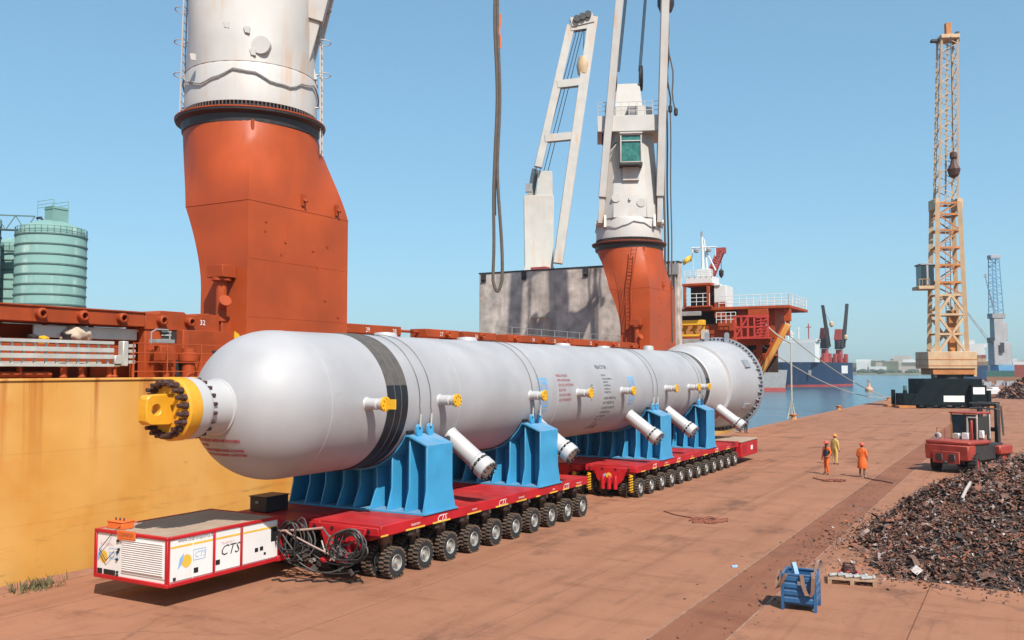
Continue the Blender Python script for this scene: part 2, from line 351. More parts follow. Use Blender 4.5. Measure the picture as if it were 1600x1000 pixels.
# main nozzle on the dome: neck, reinforcing ring, yellow blind with bolts and lifting lug
s = MB(); ring(s, [(.66, 16.3), (.66, 16.05), (.7, 16.03), (.7, 15.97), (.66, 15.95), (.66, 15.35), (.72, 15.28), (.735, 15.2), (.735, 14.95), (.6, 14.95)], 64); neck = s.build('nozzle_neck', MT['vesselw'], vessel)
for k in range(20):
    t = 2 * math.pi * (k + .5) / 20; s = MB(); p = AX + Vector((.69 * math.cos(t), 0, .69 * math.sin(t)))
    s.cyl(p + Vector((0, 15.27, 0)), p + Vector((0, 15.4, 0)), .045, n=6); s.build('nut', MT['bolt'], neck)
s = MB(); ring(s, [(.2, 14.95), (.735, 14.945), (.745, 14.9), (.745, 14.62), (.7, 14.58), (.3, 14.56), (.001, 14.56)], 64); blind = s.build('yellow_blind_flange', MT['lug'], vessel)
for k in range(20):
    t = 2 * math.pi * (k + .5) / 20; s = MB(); p = AX + Vector((.62 * math.cos(t), 0, .62 * math.sin(t)))
    s.cyl(p + Vector((0, 14.58, 0)), p + Vector((0, 14.45, 0)), .085, n=6); s.cyl(p + Vector((0, 14.45, 0)), p + Vector((0, 14.31, 0)), .05, n=8)
    s.build('stud', MT['bolt'], blind)
# lug: a thick plate along the axis with a real hole
def holed_plate(poly, c, r, n=20):
    """quads between a hole (radius r at c) and the outline sampled by angle"""
    inner, outer = [], []
    for k in range(n):
        t = 2 * math.pi * k / n; d = (math.cos(t), math.sin(t)); inner.append((c[0] + r * d[0], c[1] + r * d[1])); best = None
        for i in range(len(poly)):
            (x1, y1), (x2, y2) = poly[i], poly[(i+1) % len(poly)]
            den = d[0] * (y2 - y1) - d[1] * (x2 - x1)
            if abs(den) < 1e-9: continue
            u = ((x1 - c[0]) * (y2 - y1) - (y1 - c[1]) * (x2 - x1)) / den; w = ((x1 - c[0]) * d[1] - (y1 - c[1]) * d[0]) / den
            if u > 0 and -1e-6 <= w <= 1 + 1e-6 and (best is None or u < best): best = u
        outer.append((c[0] + best * d[0], c[1] + best * d[1]))
    return inner, outer
def add_holed(mb, poly, c, r, o, ux, uy, t, n=24):
    inn, out = holed_plate(poly, c, r, n); o, ux, uy = Vector(o), Vector(ux), Vector(uy); nm = ux.cross(uy).normalized()
    L = [o + ux*a + uy*b_ + nm*(sg*t/2) for sg in (-1, 1) for ringp in (inn, out) for a, b_ in ringp]; fs = []
    for i in range(n):
        j = (i + 1) % n
        fs += [(i, j, n+j, n+i), (2*n+i, 3*n+i, 3*n+j, 2*n+j), (i, 2*n+i, 2*n+j, j), (n+i, n+j, 3*n+j, 3*n+i)]
    mb.add(L, fs)
s = MB(); add_holed(s, [(14.57, -.5), (14.57, .5), (14.5, .36), (13.95, .34), (13.86, .26), (13.84, .1), (13.84, -.1), (13.86, -.26), (13.95, -.34), (14.5, -.36)], (14.12, 0), .12, (VX, 0, VZ), (0, 1, 0), (0, 0, 1), .3, 40)
s.build('lifting_lug', MT['lug'], vessel, bevel=.02, smooth=40)
# rubber bands under the saddles and tie wires' dark strip
for y0, y1 in ((20.35, 21.3), (49.35, 49.95)):
    s = MB(); ring(s, [(VR, y0), (VR + .022, y0 + .01), (VR + .022, y1 - .01), (VR, y1)], 96, a0=-166, a1=-14); s.build('rubber_band', MT['rubberdustlit'], vessel)  # upper sheet: dust and greying by sunlight both put into the colour
    s = MB(); ring(s, [(VR, y0), (VR + .024, y0 + .01), (VR + .024, y1 - .01), (VR, y1)], 96, a0=-13.6, a1=193.6); s.build('rubber_band', MT['rubber'], vessel)
    if y0 < 30:
        for yy in (20.68, 20.98):
            s = MB(); ring(s, [(VR + .02, yy - .02), (VR + .034, yy), (VR + .02, yy + .02)], 96); s.build('band_strap', MT['rubberdustlit'], vessel)
# support skirt: cone, white ring, cylinder, bolted end flange
s = MB(); ring(s, [(VR * .98, 50.1), (VR + .03, 50.15), (VR + .12, 51.0), (2.3, 52.3), (2.34, 52.5)], 128); s.build('skirt_cone', MT['vesselw'], vessel)
s = MB(); ring(s, [(2.3, 52.42), (2.5, 52.45), (2.52, 52.52), (2.52, 52.64), (2.3, 52.68)], 128); s.build('skirt_ring', MT['vesselw'], vessel)
s = MB(); ring(s, [(2.36, 52.6), (2.5, 53.6), (2.68, 55.2), (2.74, 56.5), (2.76, 57.8), (2.6, 57.82), (2.4, 53.)], 128); s.build('skirt', MT['vessel'], vessel)
s = MB(); ring(s, [(2.55, 57.78), (3.0, 57.78), (3.02, 57.82), (3.02, 57.98), (2.55, 57.98), (2.55, 57.78)], 128); fl = s.build('end_flange', MT['flange'], vessel)
for k in range(72):
    t = 2 * math.pi * (k + .5) / 72; p = AX + Vector((2.89 * math.cos(t), 57.78, 2.89 * math.sin(t)))
    s = MB(); s.cyl(p + Vector((0, .01, 0)), p + Vector((0, -.02, 0)), .058, n=10); s.build('bolt_hole', MT['blackbolt'], fl)
for k in range(36):                                     # stiffening gussets behind the flange
    t = 2 * math.pi * k / 36; d = Vector((math.cos(t), 0, math.sin(t)))
    s = MB(); s.prism([(2.755, 57.78), (2.98, 57.78), (2.755, 57.45)], AX, d, (0, 1, 0), .025); s.build('gusset', MT['flange'], fl)
for x in (-.55, .75):
    s = MB(); z = VZ + math.sqrt(2.9 ** 2 - x * x); s.prism([(-.14, -.2), (.14, -.2), (.14, .4), (.07, .5), (-.07, .5), (-.14, .4)], (VX + x, 57.6, z), (1, 0, 0), (0, 0, 1), .16); s.build('lifting_ear', MT['flange'], vessel)
for ang, L in ((28, .5), (-28, .3)):
    s = MB(); d = Vector((math.cos(R(ang)), 0, math.sin(R(ang)))); s.box(AX + d * 2.74 + Vector((0, 55.9, 0)), (.14, 1.1, L), (0, -R(ang), 0)); s.build('access_cover', MT['flange'], vessel)
# straight side nozzles with yellow blinds
def side_nozzle(y, L=.62, r=.15, sq=False, z=0.0):
    th = math.asin(z / VR); base = AX + Vector((VR * math.cos(th), y, z)); a = base - Vector((.06, 0, 0)); e = base + Vector((L, 0, 0))
    s = MB(); s.lathe([(r + .05, 0), (r + .02, .08), (r, .1), (r, L * .62), (r * .72, L * .66), (r * .72, L * .78), (r * 1.1, L * .8), (r * 1.1, L * .93), (.01, L * .93)], a, (1, 0, 0), 20)
    nz = s.build('nozzle', MT['vesselw'], vessel)
    s = MB(); s.lathe([(.01, 0), (r * 1.28, 0), (r * 1.3, .015), (r * 1.3, .06), (.01, .065)], a + Vector((L * .945, 0, 0)), (1, 0, 0), 20)
    for k in range(8):
        t = 2 * math.pi * k / 8; p = a + Vector((L * .945 + .06, r * math.cos(t), r * math.sin(t))); s.cyl(p, p + Vector((.035, 0, 0)), .022, n=6)
    if sq: s.box(a + Vector((L + .14, .02, 0)), (.34, .06, .26))
    s.build('blind_flange', MT['yel'], nz)
for y in (19.45, 22.95, 28.75, 32.7, 37.2, 42.8, 46.3, 48.1): side_nozzle(y, .68 if y < 25 else .62, .155, y < 20)
# big slanted nozzles low on the side, bolted caps
def slant_nozzle(y, L=1.72, r=.285, yaw=0.0):
    th = R(-36); d = Vector((math.cos(th) * math.cos(yaw), math.sin(yaw), math.sin(th))); a = AX + Vector((math.cos(th), 0, math.sin(th))) * (VR - .08) + Vector((0, y, 0))
    s = MB(); s.lathe([(r + .03, 0), (r, .12), (r, L - .42), (r * 1.16, L - .36), (r * 1.16, L - .28), (.02, L - .27)], a, d, 28); nz = s.build('slanted_nozzle', MT['vesselw'], vessel)
    s = MB(); s.lathe([(.02, L - .2), (r * 1.2, L - .2), (r * 1.22, L - .18), (r * 1.22, L + .06), (r * 1.1, L + .1), (.01, L + .1)], a, d, 28); s.lathe([(r * .9, L - .3), (r * .9, L - .18)], a, d, 20)
    cap = s.build('bolted_cap', MT['vesselw'], nz)
    u = d.orthogonal().normalized(); w = d.cross(u)
    for k in range(12):
        t = 2 * math.pi * k / 12; p = a + (u * math.cos(t) + w * math.sin(t)) * r * 1.02
        s = MB(); s.lathe([(.048, L - .3), (.048, L - .17), (.02, L - .16), (.02, L + .05), (.034, L + .06), (.034, L + .19), (.001, L + .19)], p, d, 6); s.build('stud', MT['blackbolt'], nz)
for y in (24.05, 30.0, 38.9, 43.9): slant_nozzle(y)
slant_nozzle(52.0, 2.0)
# nozzles on the top
for y, k in ((23.9, 0), (28.9, 0), (37.0, 1), (41.6, 2), (47.8, 3)):
    x = VX - .85; z = VZ + math.sqrt(VR ** 2 - .85 ** 2) - .12; o = Vector((x, y, z)); s = MB()
    rr = [.4, .38, .36, .3, .34][k]; hh = [.5, .48, .46, .62, .56][k]
    s.lathe([(rr * .8, 0), (rr * .8, hh * .3), (rr, hh * .35), (rr, hh * .75), (rr * .9, hh * .95), (rr * .3, hh), (.01, hh)], o, (0, 0, 1), 24); nz = s.build('top_nozzle', MT['vesselw'], vessel)
    for q in range(10):
        t = 2 * math.pi * q / 10; p = o + Vector((rr * .93 * math.cos(t), rr * .93 * math.sin(t), hh * .2)); s = MB(); s.cyl(p, p + Vector((0, 0, hh * .16)), .05, n=6); s.build('nut', MT['blackbolt'], nz)
# lettering: flat print wrapped on the shell
def text_mesh(txt, size, shear=0, align='LEFT', space=1.0, bold=0.0):
    cu = bpy.data.curves.new('t', 'FONT'); cu.body = txt; cu.size = size; cu.shear = shear; cu.align_x = align; cu.space_character = space; cu.resolution_u = 2
    if bold: cu.offset = bold
    ob = bpy.data.objects.new('t', cu); col.objects.link(ob); bpy.context.view_layer.update()
    me = bpy.data.meshes.new_from_object(ob.evaluated_get(bpy.context.evaluated_depsgraph_get()))
    v = [tuple(p.co) for p in me.vertices]; f = [tuple(p.vertices) for p in me.polygons]
    bpy.data.objects.remove(ob); bpy.data.curves.remove(cu); bpy.data.meshes.remove(me); return v, f
def cut_rows(v, f, step):
    """slice a flat text mesh into thin rows so that it can follow a curve"""
    bm = bmesh.new(); vs = [bm.verts.new(p) for p in v]
    for q in f:
        try: bm.faces.new([vs[i] for i in q])
        except ValueError: pass
    y0, y1 = min(p[1] for p in v), max(p[1] for p in v); y = y0 + step
    while y < y1: bmesh.ops.bisect_plane(bm, geom=bm.verts[:] + bm.edges[:] + bm.faces[:], plane_co=(0, y, 0), plane_no=(0, 1, 0)); y += step
    bm.verts.index_update(); r = [tuple(p.co) for p in bm.verts], [tuple(p.index for p in q.verts) for q in bm.faces]; bm.free(); return r
def wrap_text(lines, y, z0, mat, parent, dr=.007):
    """lines of (text, size, dy) stacked downwards from height z0 above the axis, read from +X"""
    mb = MB(); a = z0
    for txt, size, dy in lines:
        if txt:
            v, f = text_mesh(txt, size); mb.add([AX + Vector(((VR + dr) * math.cos((a + p[1]) / VR), y + dy + p[0], (VR + dr) * math.sin((a + p[1]) / VR))) for p in v], f)
        a -= size * 1.35
    return mb.build('lettering', mat, parent, smooth=0)
wrap_text([('VESSEL IS FILLED', .14, 0), ('WITH NITROGEN', .14, .03), ('СОСУД ЗАПОЛНЕН', .14, .06), ('АЗОТОМ', .14, .06), ('DO NOT OPEN', .14, .09), ('НЕ ОТКРЫВАТЬ', .14, .09)], 30.95, .66, MT['txtred'], vessel)
wrap_text([('REACTOR', 0.252, -0.180), ('ITEM No.', 0.114, 0.060), ('PURCHASE ORDER No.', 0.102, 0.060), ('SERIAL No.', 0.108, 0.120), ('DIAMETER mm', 0.108, 0.120), ('LENGTH mm', 0.108, 0.150), ('PROJECT No.', 0.120, 0.150), ('', 0.072, 0.000),
           ('GROSS WEIGHT kg', 0.150, 0.120), ('NET WEIGHT kg', 0.162, 0.120), ('CENTER OF GRAVITY', 0.144, 0.090), ('DIMENSIONS mm', 0.144, 0.060), ('DESTINATION', 0.132, 0.000), ('PORT OF', 0.132, -0.030), ('LOADING', 0.108, -0.060), ('MADE IN ITALY', 0.132, -0.120), ('LIFT HERE', 0.216, -0.270)], 35.15, 1.0, MT['txtblk'], vessel)
wrap_text([('G', .34, 0), ('+', .2, .06)], 33.9, .08, MT['txtblk'], vessel)
def wrap_panel(y0, y1, z0, z1, mat, name='emblem', dr=.006, n=14):
    mb = MB(); vs = []; fs = []
    for k in range(n + 1):
        a = (z0 + (z1 - z0) * k / n) / VR
        vs += [AX + Vector(((VR + dr) * math.cos(a), y, (VR + dr) * math.sin(a))) for y in (y0, y1)]
    fs = [(2*k, 2*k+1, 2*k+3, 2*k+2) for k in range(n)]
    return mb.add(vs, fs).build(name, mat, vessel, smooth=60)
for y in (29.45, 38.05):                                 # maker's emblem: framed tall letters with a word below
    w = .66
    for a, b_, c_, d_ in ((0, w, .56, .62), (0, w, -.46, -.4), (0, .06, -.4, .56), (w - .06, w, -.4, .56)): wrap_panel(y + a, y + b_, c_, d_, MT['txtblue'])
    mb = MB()
    v, f = cut_rows(*text_mesh('ATB', 1.0), .06); xs = [p[0] for p in v]; ys = [p[1] for p in v]; sx = (w - .18) / (max(xs) - min(xs)); sy = .84 / (max(ys) - min(ys))
    mb.add([AX + Vector(((VR + .007) * math.cos((-.34 + (p[1] - min(ys)) * sy) / VR), y + .09 + (p[0] - min(xs)) * sx, (VR + .007) * math.sin((-.34 + (p[1] - min(ys)) * sy) / VR))) for p in v], f)
    v, f = text_mesh('GROUP', .18); mb.add([AX + Vector(((VR + .007) * math.cos((-.66 + p[1]) / VR), y + p[0], (VR + .007) * math.sin((-.66 + p[1]) / VR))) for p in v], f)
    mb.build('lettering', MT['txtblue'], vessel, smooth=0)
mb = MB(); a = -.9
for txt, size in (('VESSEL IS FILLED WITH NITROGEN', .11), ('DANGER', .11), ('BEFORE REMOVING COVER', .11), ('СОСУД ЗАПОЛНЕН АЗОТОМ', .1)):
    v, f = text_mesh(txt, size, align='RIGHT' if txt != 'DANGER' else 'LEFT', bold=.004); off = R(19) * VR if txt != 'DANGER' else -R(52) * VR * .5
    P_ = []
    for p in v:
        la = (a + p[1]) / VR; lo = (off + p[0]) / (VR * math.cos(la)); rr = VR + .008
        P_.append(Vector((VX + rr * math.cos(la) * math.sin(lo), Y0 - rr * math.cos(la) * math.cos(lo), VZ + rr * math.sin(la))))
    mb.add(P_, f); a -= size * (1.25 if size < .105 or txt == 'BEFORE REMOVING COVER' else 1.3)
mb.build('lettering', MT['txtred'], vessel, smooth=0)

# ------------------------------------------------------------------ blue saddles
SADDLES = ((21.3, 22.95, 1.5, 'nearest the domed end'), (28.25, 29.95, 1.5, 'second from the domed end'),
           (40.4, 42.1, 1.4, 'third from the domed end'), (47.4, 49.1, 1.4, 'nearest the bolted end flange'))
def make_saddle(y0, y1, zd, where):
    yc = (y0 + y1) / 2; x0, x1 = VX - 2.52, VX + 2.52; root = thing('saddle_support', (VX, yc, zd), 'bright blue ribbed steel saddle, ' + where, 'saddle', 'blue saddles under the vessel')
    HT = 3.72                                            # horn height
    RS = VR + .05
    def top(x):
        dx = abs(x - VX); c = VZ - math.sqrt(max(0, RS * RS - dx * dx)) if dx < RS else 9
        horn = 1.78
        if dx <= horn: return c
        zh = VZ - math.sqrt(RS * RS - horn * horn); return zh - (dx - horn) * .42
    s = MB(); s.bb(x0 - .06, x1 + .06, y0 - .05, y1 + .05, zd + .002, zd + .05); s.build('base_plate', MT['blue'], root)
    n = 40; xs = [x0 + (x1 - x0) * i / n for i in range(n + 1)]
    for yy in (yc + .1,):
        poly = [(x, zd + .05) for x in (x0, x1)] + [(x, top(x) - .01) for x in xs[::-1]]
        s = MB(); s.prism(poly, (0, yy, 0), (1, 0, 0), (0, 0, 1), .04); s.build('web_plate', MT['blue'], root)
    m = 9
    for i in range(m):
        x = x0 + .02 + (x1 - x0 - .04) * i / (m - 1); zt = top(x) - .03; hw = (y1 - y0) / 2; h2 = hw * (.74 if zt > 2.9 else .62)
        if i in (0, m - 1): h2 = hw * .8
        zb = zd + .05; zf = min(zb + .62, zb + .75 * (zt - zb))
        s = MB(); s.prism([(-hw, zb), (hw, zb), (h2, zf), (h2, zt), (-h2, zt), (-h2, zf)], (x, yc, 0), (0, 1, 0), (0, 0, 1), .05); s.build('rib', MT['blue'], root, bevel=.006)
    s = MB(); vs = []; fs = []                            # curved bearing plate following the shell, sloped shoulders outside
    hx = (y1 - y0) / 2 * .8
    for x in xs:
        z = top(x); vs += [(x, yc - hx, z), (x, yc + hx, z), (x, yc + hx, z - .05), (x, yc - hx, z - .05)]
    for i in range(n):
        for j in range(4): fs.append((4*i+j, 4*i+(j+1) % 4, 4*i+4+(j+1) % 4, 4*i+4+j))
    fs += [(0, 1, 2, 3), (4*n, 4*n+3, 4*n+2, 4*n+1)]; s.add(vs, fs); s.build('bearing_plate', MT['blue'], root, smooth=20)
    for sx in (-1, 1):
        xh = VX + sx * 1.86; zh = top(VX + 1.86)
        for k in (-.26, .3):
            s = MB(); add_holed(s, [(-.14, -.05), (.14, -.05), (.14, .22), (.08, .3), (-.08, .3), (-.14, .22)], (0, .17), .05, (xh + sx * .1, yc + k, zh), (0, 1, 0), (0, 0, 1), .06, 16); s.build('lashing_eye', MT['blue'], root)
            ya = yc + k                                   # wire lashed over the top of the vessel, eye to eye
    s = MB(); s.cyl((VX + 1.8, yc - hx * .95, top(VX + 1.8) + .05), (VX + 1.8, yc - .35, top(VX + 1.8) + .05), .05, n=8); s.build('rubber_pad_roll', MT['rubber'], root)
    for k in (-.26, .3):
        ya = yc + k; pts = []; ze = top(VX + 1.86) + .17; xe = VX + 1.96
        pts.append((xe, ya, ze)); pts.append((xe + .06, ya, ze + .5))
        for q in range(-2, 41):
            t = R(180 * q / 38.0)
            if -8 < math.degrees(t) < 188: pts.append((VX + (VR + .03) * math.cos(t), ya, VZ + (VR + .03) * math.sin(t)))
        pts += [(2 * VX - xe - .06, ya, ze + .5), (2 * VX - xe, ya, ze)]
        s = MB(); s.tube(pts, .01, 6); w = s.build('lashing_wire', MT['wire'], None)
        tag(w, ('front' if k < 0 else 'rear') + ' lashing wire over the saddle ' + where, 'wire', 'lashing wires over the vessel')
        s = MB(); s.cyl((xe + .035, ya, ze + .05), (xe + .065, ya, ze + .42), .03, n=8); s.build('turnbuckle', MT['alu'], w)
for a in SADDLES: make_saddle(*a)
# ------------------------------------------------------------------ self-propelled transporters
def put_text(items, mat, parent, name='lettering'):
    """items: (text, size, origin, ux, uy, shear, align)"""
    mb = MB()
    for txt, size, o, ux, uy, shr, al in items:
        v, f = text_mesh(txt, size, shr, al); o, ux, uy = Vector(o), Vector(ux), Vector(uy); mb.add([o + ux * p[0] + uy * p[1] for p in v], f)
    return mb.build(name, mat, parent, smooth=0)
def tyre_mesh():
    mb = MB(); mb.cur = 0
    mb.lathe([(.2, -.13), (.3, -.145), (.36, -.15), (.385, -.14), (.39, -.1), (.39, .1), (.385, .14), (.36, .15), (.3, .145), (.2, .13)], (0, 0, 0), (1, 0, 0), 32)
    mb.cur = 1
    for k in range(22):
        for sd in (-1, 1):
            t = 2 * math.pi * (k + .25 * sd) / 22; c, s_ = math.cos(t), math.sin(t)
            mb.box((sd * .085, .398 * c, .398 * s_), (.14, .055, .045), (t, 0, sd * .0))
    return mb.mesh('tyre', [MT['tyre'], MT['tread']])
def rim_mesh():
    mb = MB()
    for sg in (1, -1):
        mb.lathe([(.225, .13 * sg), (.215, .15 * sg), (.2, .14 * sg), (.19, .07 * sg), (.13, .05 * sg), (.12, .09 * sg), (.07, .1 * sg), (.065, .15 * sg), (.001, .155 * sg)], (0, 0, 0), (1, 0, 0), 24)
        for k in range(8):
            t = 2 * math.pi * k / 8; p = Vector((.055 * sg, .16 * math.cos(t), .16 * math.sin(t))); mb.cyl(p, p + Vector((.03 * sg, 0, 0)), .015, n=6)
    return mb.mesh('rim', MT['rim'])
TYRE, RIM = tyre_mesh(), rim_mesh()
lm = MB(); lm.cyl((0, 0, -.12), (0, 0, .56), .1, n=12); lm.cyl((0, 0, .3), (0, 0, .62), .17, n=14); lm.box((0, .16, -.0), (.2, .36, .24), (R(-20), 0, 0)); lm.cyl((0, .22, -.05), (0, .3, .5), .055, n=8); lm.cyl((-.34, 0, -.3), (.34, 0, -.3), .075, n=10); lm.box((0, 0, -.22), (.18, .22, .3))
LEG = lm.mesh('swivel_leg', MT['brass'])
TIRE_R = .41
def trailer(label, x0, x1, y0, y1, zt, ys, near=True, cts=(), stripes=()):
    xc = (x0 + x1) / 2; root = thing('transport_trailer', (xc, (y0 + y1) / 2, 0), label, 'trailer', 'red self propelled trailers'); rl = Vector(root.location)
    s = MB(); s.bb(x0 + .35, x1 - .35, y0, y1, zt - .42, zt - .02); s.build('spine_beam', MT['tredd'], root)
    for x in (x0, x1):
        sg = 1 if x == x1 else -1
        s = MB(); s.bb(x - sg * .34, x, y0, y1, zt - .3, zt - .012); s.build('side_beam', MT['tred'], root, bevel=.012)
    k = 0; y = y0 + .01
    while y < y1 - .1:                                   # deck plates, a little uneven
        ye = min(y + 1.31, y1 - .005); s = MB(); z = zt - .006 + .004 * (k % 2); s.bb(x0 + .02, x1 - .02, y, ye - .012, zt - .02, z); s.build('deck_plate', MT['tredd'] if k % 3 == 1 else MT['tred'], root); y = ye; k += 1
    for i, yy in enumerate(ys):
        for sd in (-1, 1):
            o = bpy.data.objects.new('swivel_leg', LEG); col.objects.link(o); o.parent = root; o.location = Vector((xc + sd * .75, yy, zt - .9)) - rl
            for q in (-.3, .3):
                w = bpy.data.objects.new('wheel', TYRE); col.objects.link(w); w.parent = root; w.location = Vector((xc + sd * .75 + q, yy + random.uniform(-.01, .01), TIRE_R)) - rl; w.rotation_euler = (random.uniform(0, 6), 0, 0)
                r = bpy.data.objects.new('rim', RIM); col.objects.link(r); r.parent = w
    for i, yy in enumerate(ys[:-1]):                     # small fittings under the edge beam
        s = MB(); ym = (yy + ys[i+1]) / 2; s.bb(x1 - .3, x1 - .06, ym - .1, ym + .12, zt - .46, zt - .3); s.cyl((x1 - .05, ym + .25, zt - .3), (x1 - .02, ym + .25, zt - .42), .05, n=10); s.build('valve_block', MT['under'], root)
    if near:
        put_text([('CTS', .27, (x1 + .003, y, zt - .27), (0, 1, 0), (0, 0, 1), .35, 'CENTER') for y in cts], MT['txtwht'], root)
        for y, w, kk in stripes:
            s = MB(); s.bb(x1 - .01, x1 + .004, y - w / 2, y + w / 2, zt - .3, zt - .255); s.build('reflector_strip', MT['txtyel'], root)
            if kk: put_text([(kk, .085, (x1 + .003, y, zt - .2), (0, 1, 0), (0, 0, 1), 0, 'CENTER')], MT['txtwht'], root)
    return root
ya = [20.1 + 1.315 * i for i in range(10)]
yb = [37.95 + 1.365 * i for i in range(12)]
XN0, XN1, XF0, XF1 = -17.3, -14.86, -20.1, -17.5
T1 = trailer('ten axle red trailer with tangled hoses, near side under the domed end', XN0, XN1, 19.35, 32.3, 1.5, ya, True, (22.2, 25.7, 30.4), [(19.5, .3, ''), (20.9, .9, 'TRASPORTI'), (22.2, .9, ''), (24.0, .8, 'WWW'), (25.7, .8, ''), (27.0, .7, 'TRASPORTI'), (28.2, .3, ''), (29.4, .6, 'MAX'), (30.4, .5, ''), (31.5, .5, 'TRASPORTI')])
T2 = trailer('twelve axle red trailer, near side under the flanged end', XN0, XN1, 37.4, 53.6, 1.4, yb, True, (39.6, 42.9, 49.2), [(38.2, .5, ''), (39.6, .5, ''), (41.2, .7, 'TRASPORTI'), (42.9, .6, ''), (45.0, .7, 'MAX'), (47.2, .7, ''), (49.2, .6, ''), (51.4, .8, 'TRASPORTI')])
T3 = trailer('red low loader trailer behind the white power pack, far side under the domed end', XF0, XF1, 18.75, 32.3, 1.5, ya, False)
T4 = trailer('red low loader trailer on the far side under the flanged end', XF0, XF1, 37.4, 53.6, 1.4, yb, False)
# end fittings
def trailer_end(root, x0, x1, y, zt, logo):
    xc = (x0 + x1) / 2
    s = MB(); s.prism([(-.8, zt - .1), (.8, zt - .1), (.62, zt - .62), (.4, zt - .82), (-.4, zt - .82), (-.62, zt - .62)], (xc, y - .06, 0), (1, 0, 0), (0, 0, 1), .1); s.build('end_plate', MT['tred'], root, bevel=.01)
    s = MB(); s.bb(x0 + .03, x1 - .03, y - .1, y - .001, zt - .26, zt - .06); s.build('end_beam', MT['tred'], root, bevel=.01)
    for k in range(4):
        s = MB(); x = x0 + .25 + k * .62; s.cyl((x, y - .1, zt - .16), (x, y - .13, zt - .16), .05, n=12); s.build('pin_hole', MT['blackbolt'], root)
    for k in range(3):
        s = MB(); x = xc - .3 + k * .3; s.cyl((x, y - .2, zt - 1.02), (x, y - .2, zt - .62), .1, n=12); s.cyl((x, y - .2, zt - .62), (x, y - .14, zt - .45), .06, n=8); s.build('coupling_cylinder', MT['tred'], root)
    if logo:
        s = MB(); s.cyl((xc - .05, y - .11, zt - .45), (xc - .05, y - .116, zt - .45), .13, n=20); s.build('emblem_disc', MT['txtyel'], root)
        s = MB(); s.prism([(-.2, 0), (-.02, .12), (-.04, -.02), (-.16, -.14)], (xc - .16, y - .12, zt - .45), (1, 0, 0), (0, 0, 1), .004); s.build('emblem_mark', MT['txtpblue'], root)
        for sd in (-1, 1):                               # yellow coiled springs
            x = xc + sd * 1.0; s = MB(); s.tube([(x + .09 * math.cos(t * .9), y - .14 + .09 * math.sin(t * .9), zt - 1.1 + t * .016) for t in range(0, 46)], .022, 6); s.cyl((x, y - .14, zt - 1.12), (x, y - .14, zt - .36), .035, n=8); s.build('coil_spring', MT['yel'], root)
trailer_end(T1, XN0, XN1, 19.35, 1.5, False); trailer_end(T2, XN0, XN1, 37.4, 1.4, True); trailer_end(T4, XF0, XF1, 37.4, 1.4, True)
# far deck extras: control box standing at the front of the far trailer
s = MB(); s.bb(-19.75, -19.1, 19.5, 20.4, 1.51, 1.92); s.bb(-19.78, -19.07, 19.47, 20.43, 1.92, 1.95)
cb = s.build('tool_box', MT['dark'], None, bevel=.01); tag(cb, 'black tool box standing on the far trailer near the domed end', 'tool box')
s = MB(); s.box((-19.42, 19.455, 1.78), (.12, .02, .06)); s.build('latch', MT['greyp'], cb)
# hoses looped over the open end of the near trailer
rh = random.Random(3)
def hose_loop(c, rx, rz, dy, r, mat, turns=1.0, ph=0.0, parent=T1):
    pts = []; n = int(22 * turns)
    for k in range(n + 1):
        t = ph + 2 * math.pi * turns * k / n; w = 1 + .12 * math.sin(3 * t + ph)
        pts.append((c[0] + rx * w * math.cos(t), c[1] + dy * math.sin(t * .7 + ph) + .03 * k / n, c[2] + rz * w * math.sin(t)))
    s = MB(); s.tube(pts, r, 6); return s.build('hose', mat, parent)
for k in range(15): hose_loop((-15.6 + rh.uniform(-.1, .12), 18.98 + rh.uniform(-.14, .12), .98 + rh.uniform(-.08, .08)), rh.uniform(.26, .52), rh.uniform(.25, .43), rh.uniform(.05, .2), rh.uniform(.013, .024), MT['cable'] if k % 3 else MT['hose'], rh.uniform(.75, 1.4), rh.uniform(0, 6))
for k in range(10): hose_loop((-17.15 + rh.uniform(-.12, .12), 18.55 + rh.uniform(-.2, .15), 1.05 + rh.uniform(-.06, .1)), rh.uniform(.25, .5), rh.uniform(.35, .55), rh.uniform(.05, .2), rh.uniform(.015, .024), MT['cable'] if k % 2 else MT['hose'], rh.uniform(.6, 1.2), rh.uniform(0, 6))
def sag(a, b_, d, n=14):
    a, b_ = Vector(a), Vector(b_); return [a.lerp(b_, k / n) + Vector((0, 0, -d * 4 * (k / n) * (1 - k / n))) for k in range(n + 1)]
for a, b_, d, r, mt in (((-17.5, 18.3, 1.32), (-16.5, 18.95, 1.38), .02, .03, 'hosep'), ((-16.5, 18.95, 1.38), (-15.5, 19.05, 1.1), .25, .026, 'hose'), ((-17.3, 18.4, 1.3), (-15.95, 18.95, .62), .02, .025, 'hosep'), ((-17.55, 18.4, 1.35), (-16.8, 18.5, .55), .05, .02, 'hose'),
                       ((-16.2, 18.9, 1.2), (-16.45, 18.95, .72), .0, .022, 'hosep'), ((-15.95, 18.95, .95), (-16.2, 18.9, .55), .0, .022, 'hosep'), ((-16.5, 18.9, 1.05), (-16.35, 18.9, .7), .0, .02, 'rope'), ((-17.4, 18.5, .5), (-15.3, 19.0, .35), .18, .02, 'cable'), ((-17.2, 18.6, .6), (-15.6, 18.9, .5), .3, .02, 'hose'), ((-17.4, 18.6, 1.2), (-15.8, 19.1, 1.25), .38, .02, 'cable'), ((-16.9, 18.8, .8), (-15.2, 19.0, .75), .3, .018, 'hose')):
    s = MB(); s.tube(sag(a, b_, d), r, 6); s.build('hose', MT[mt], T1)
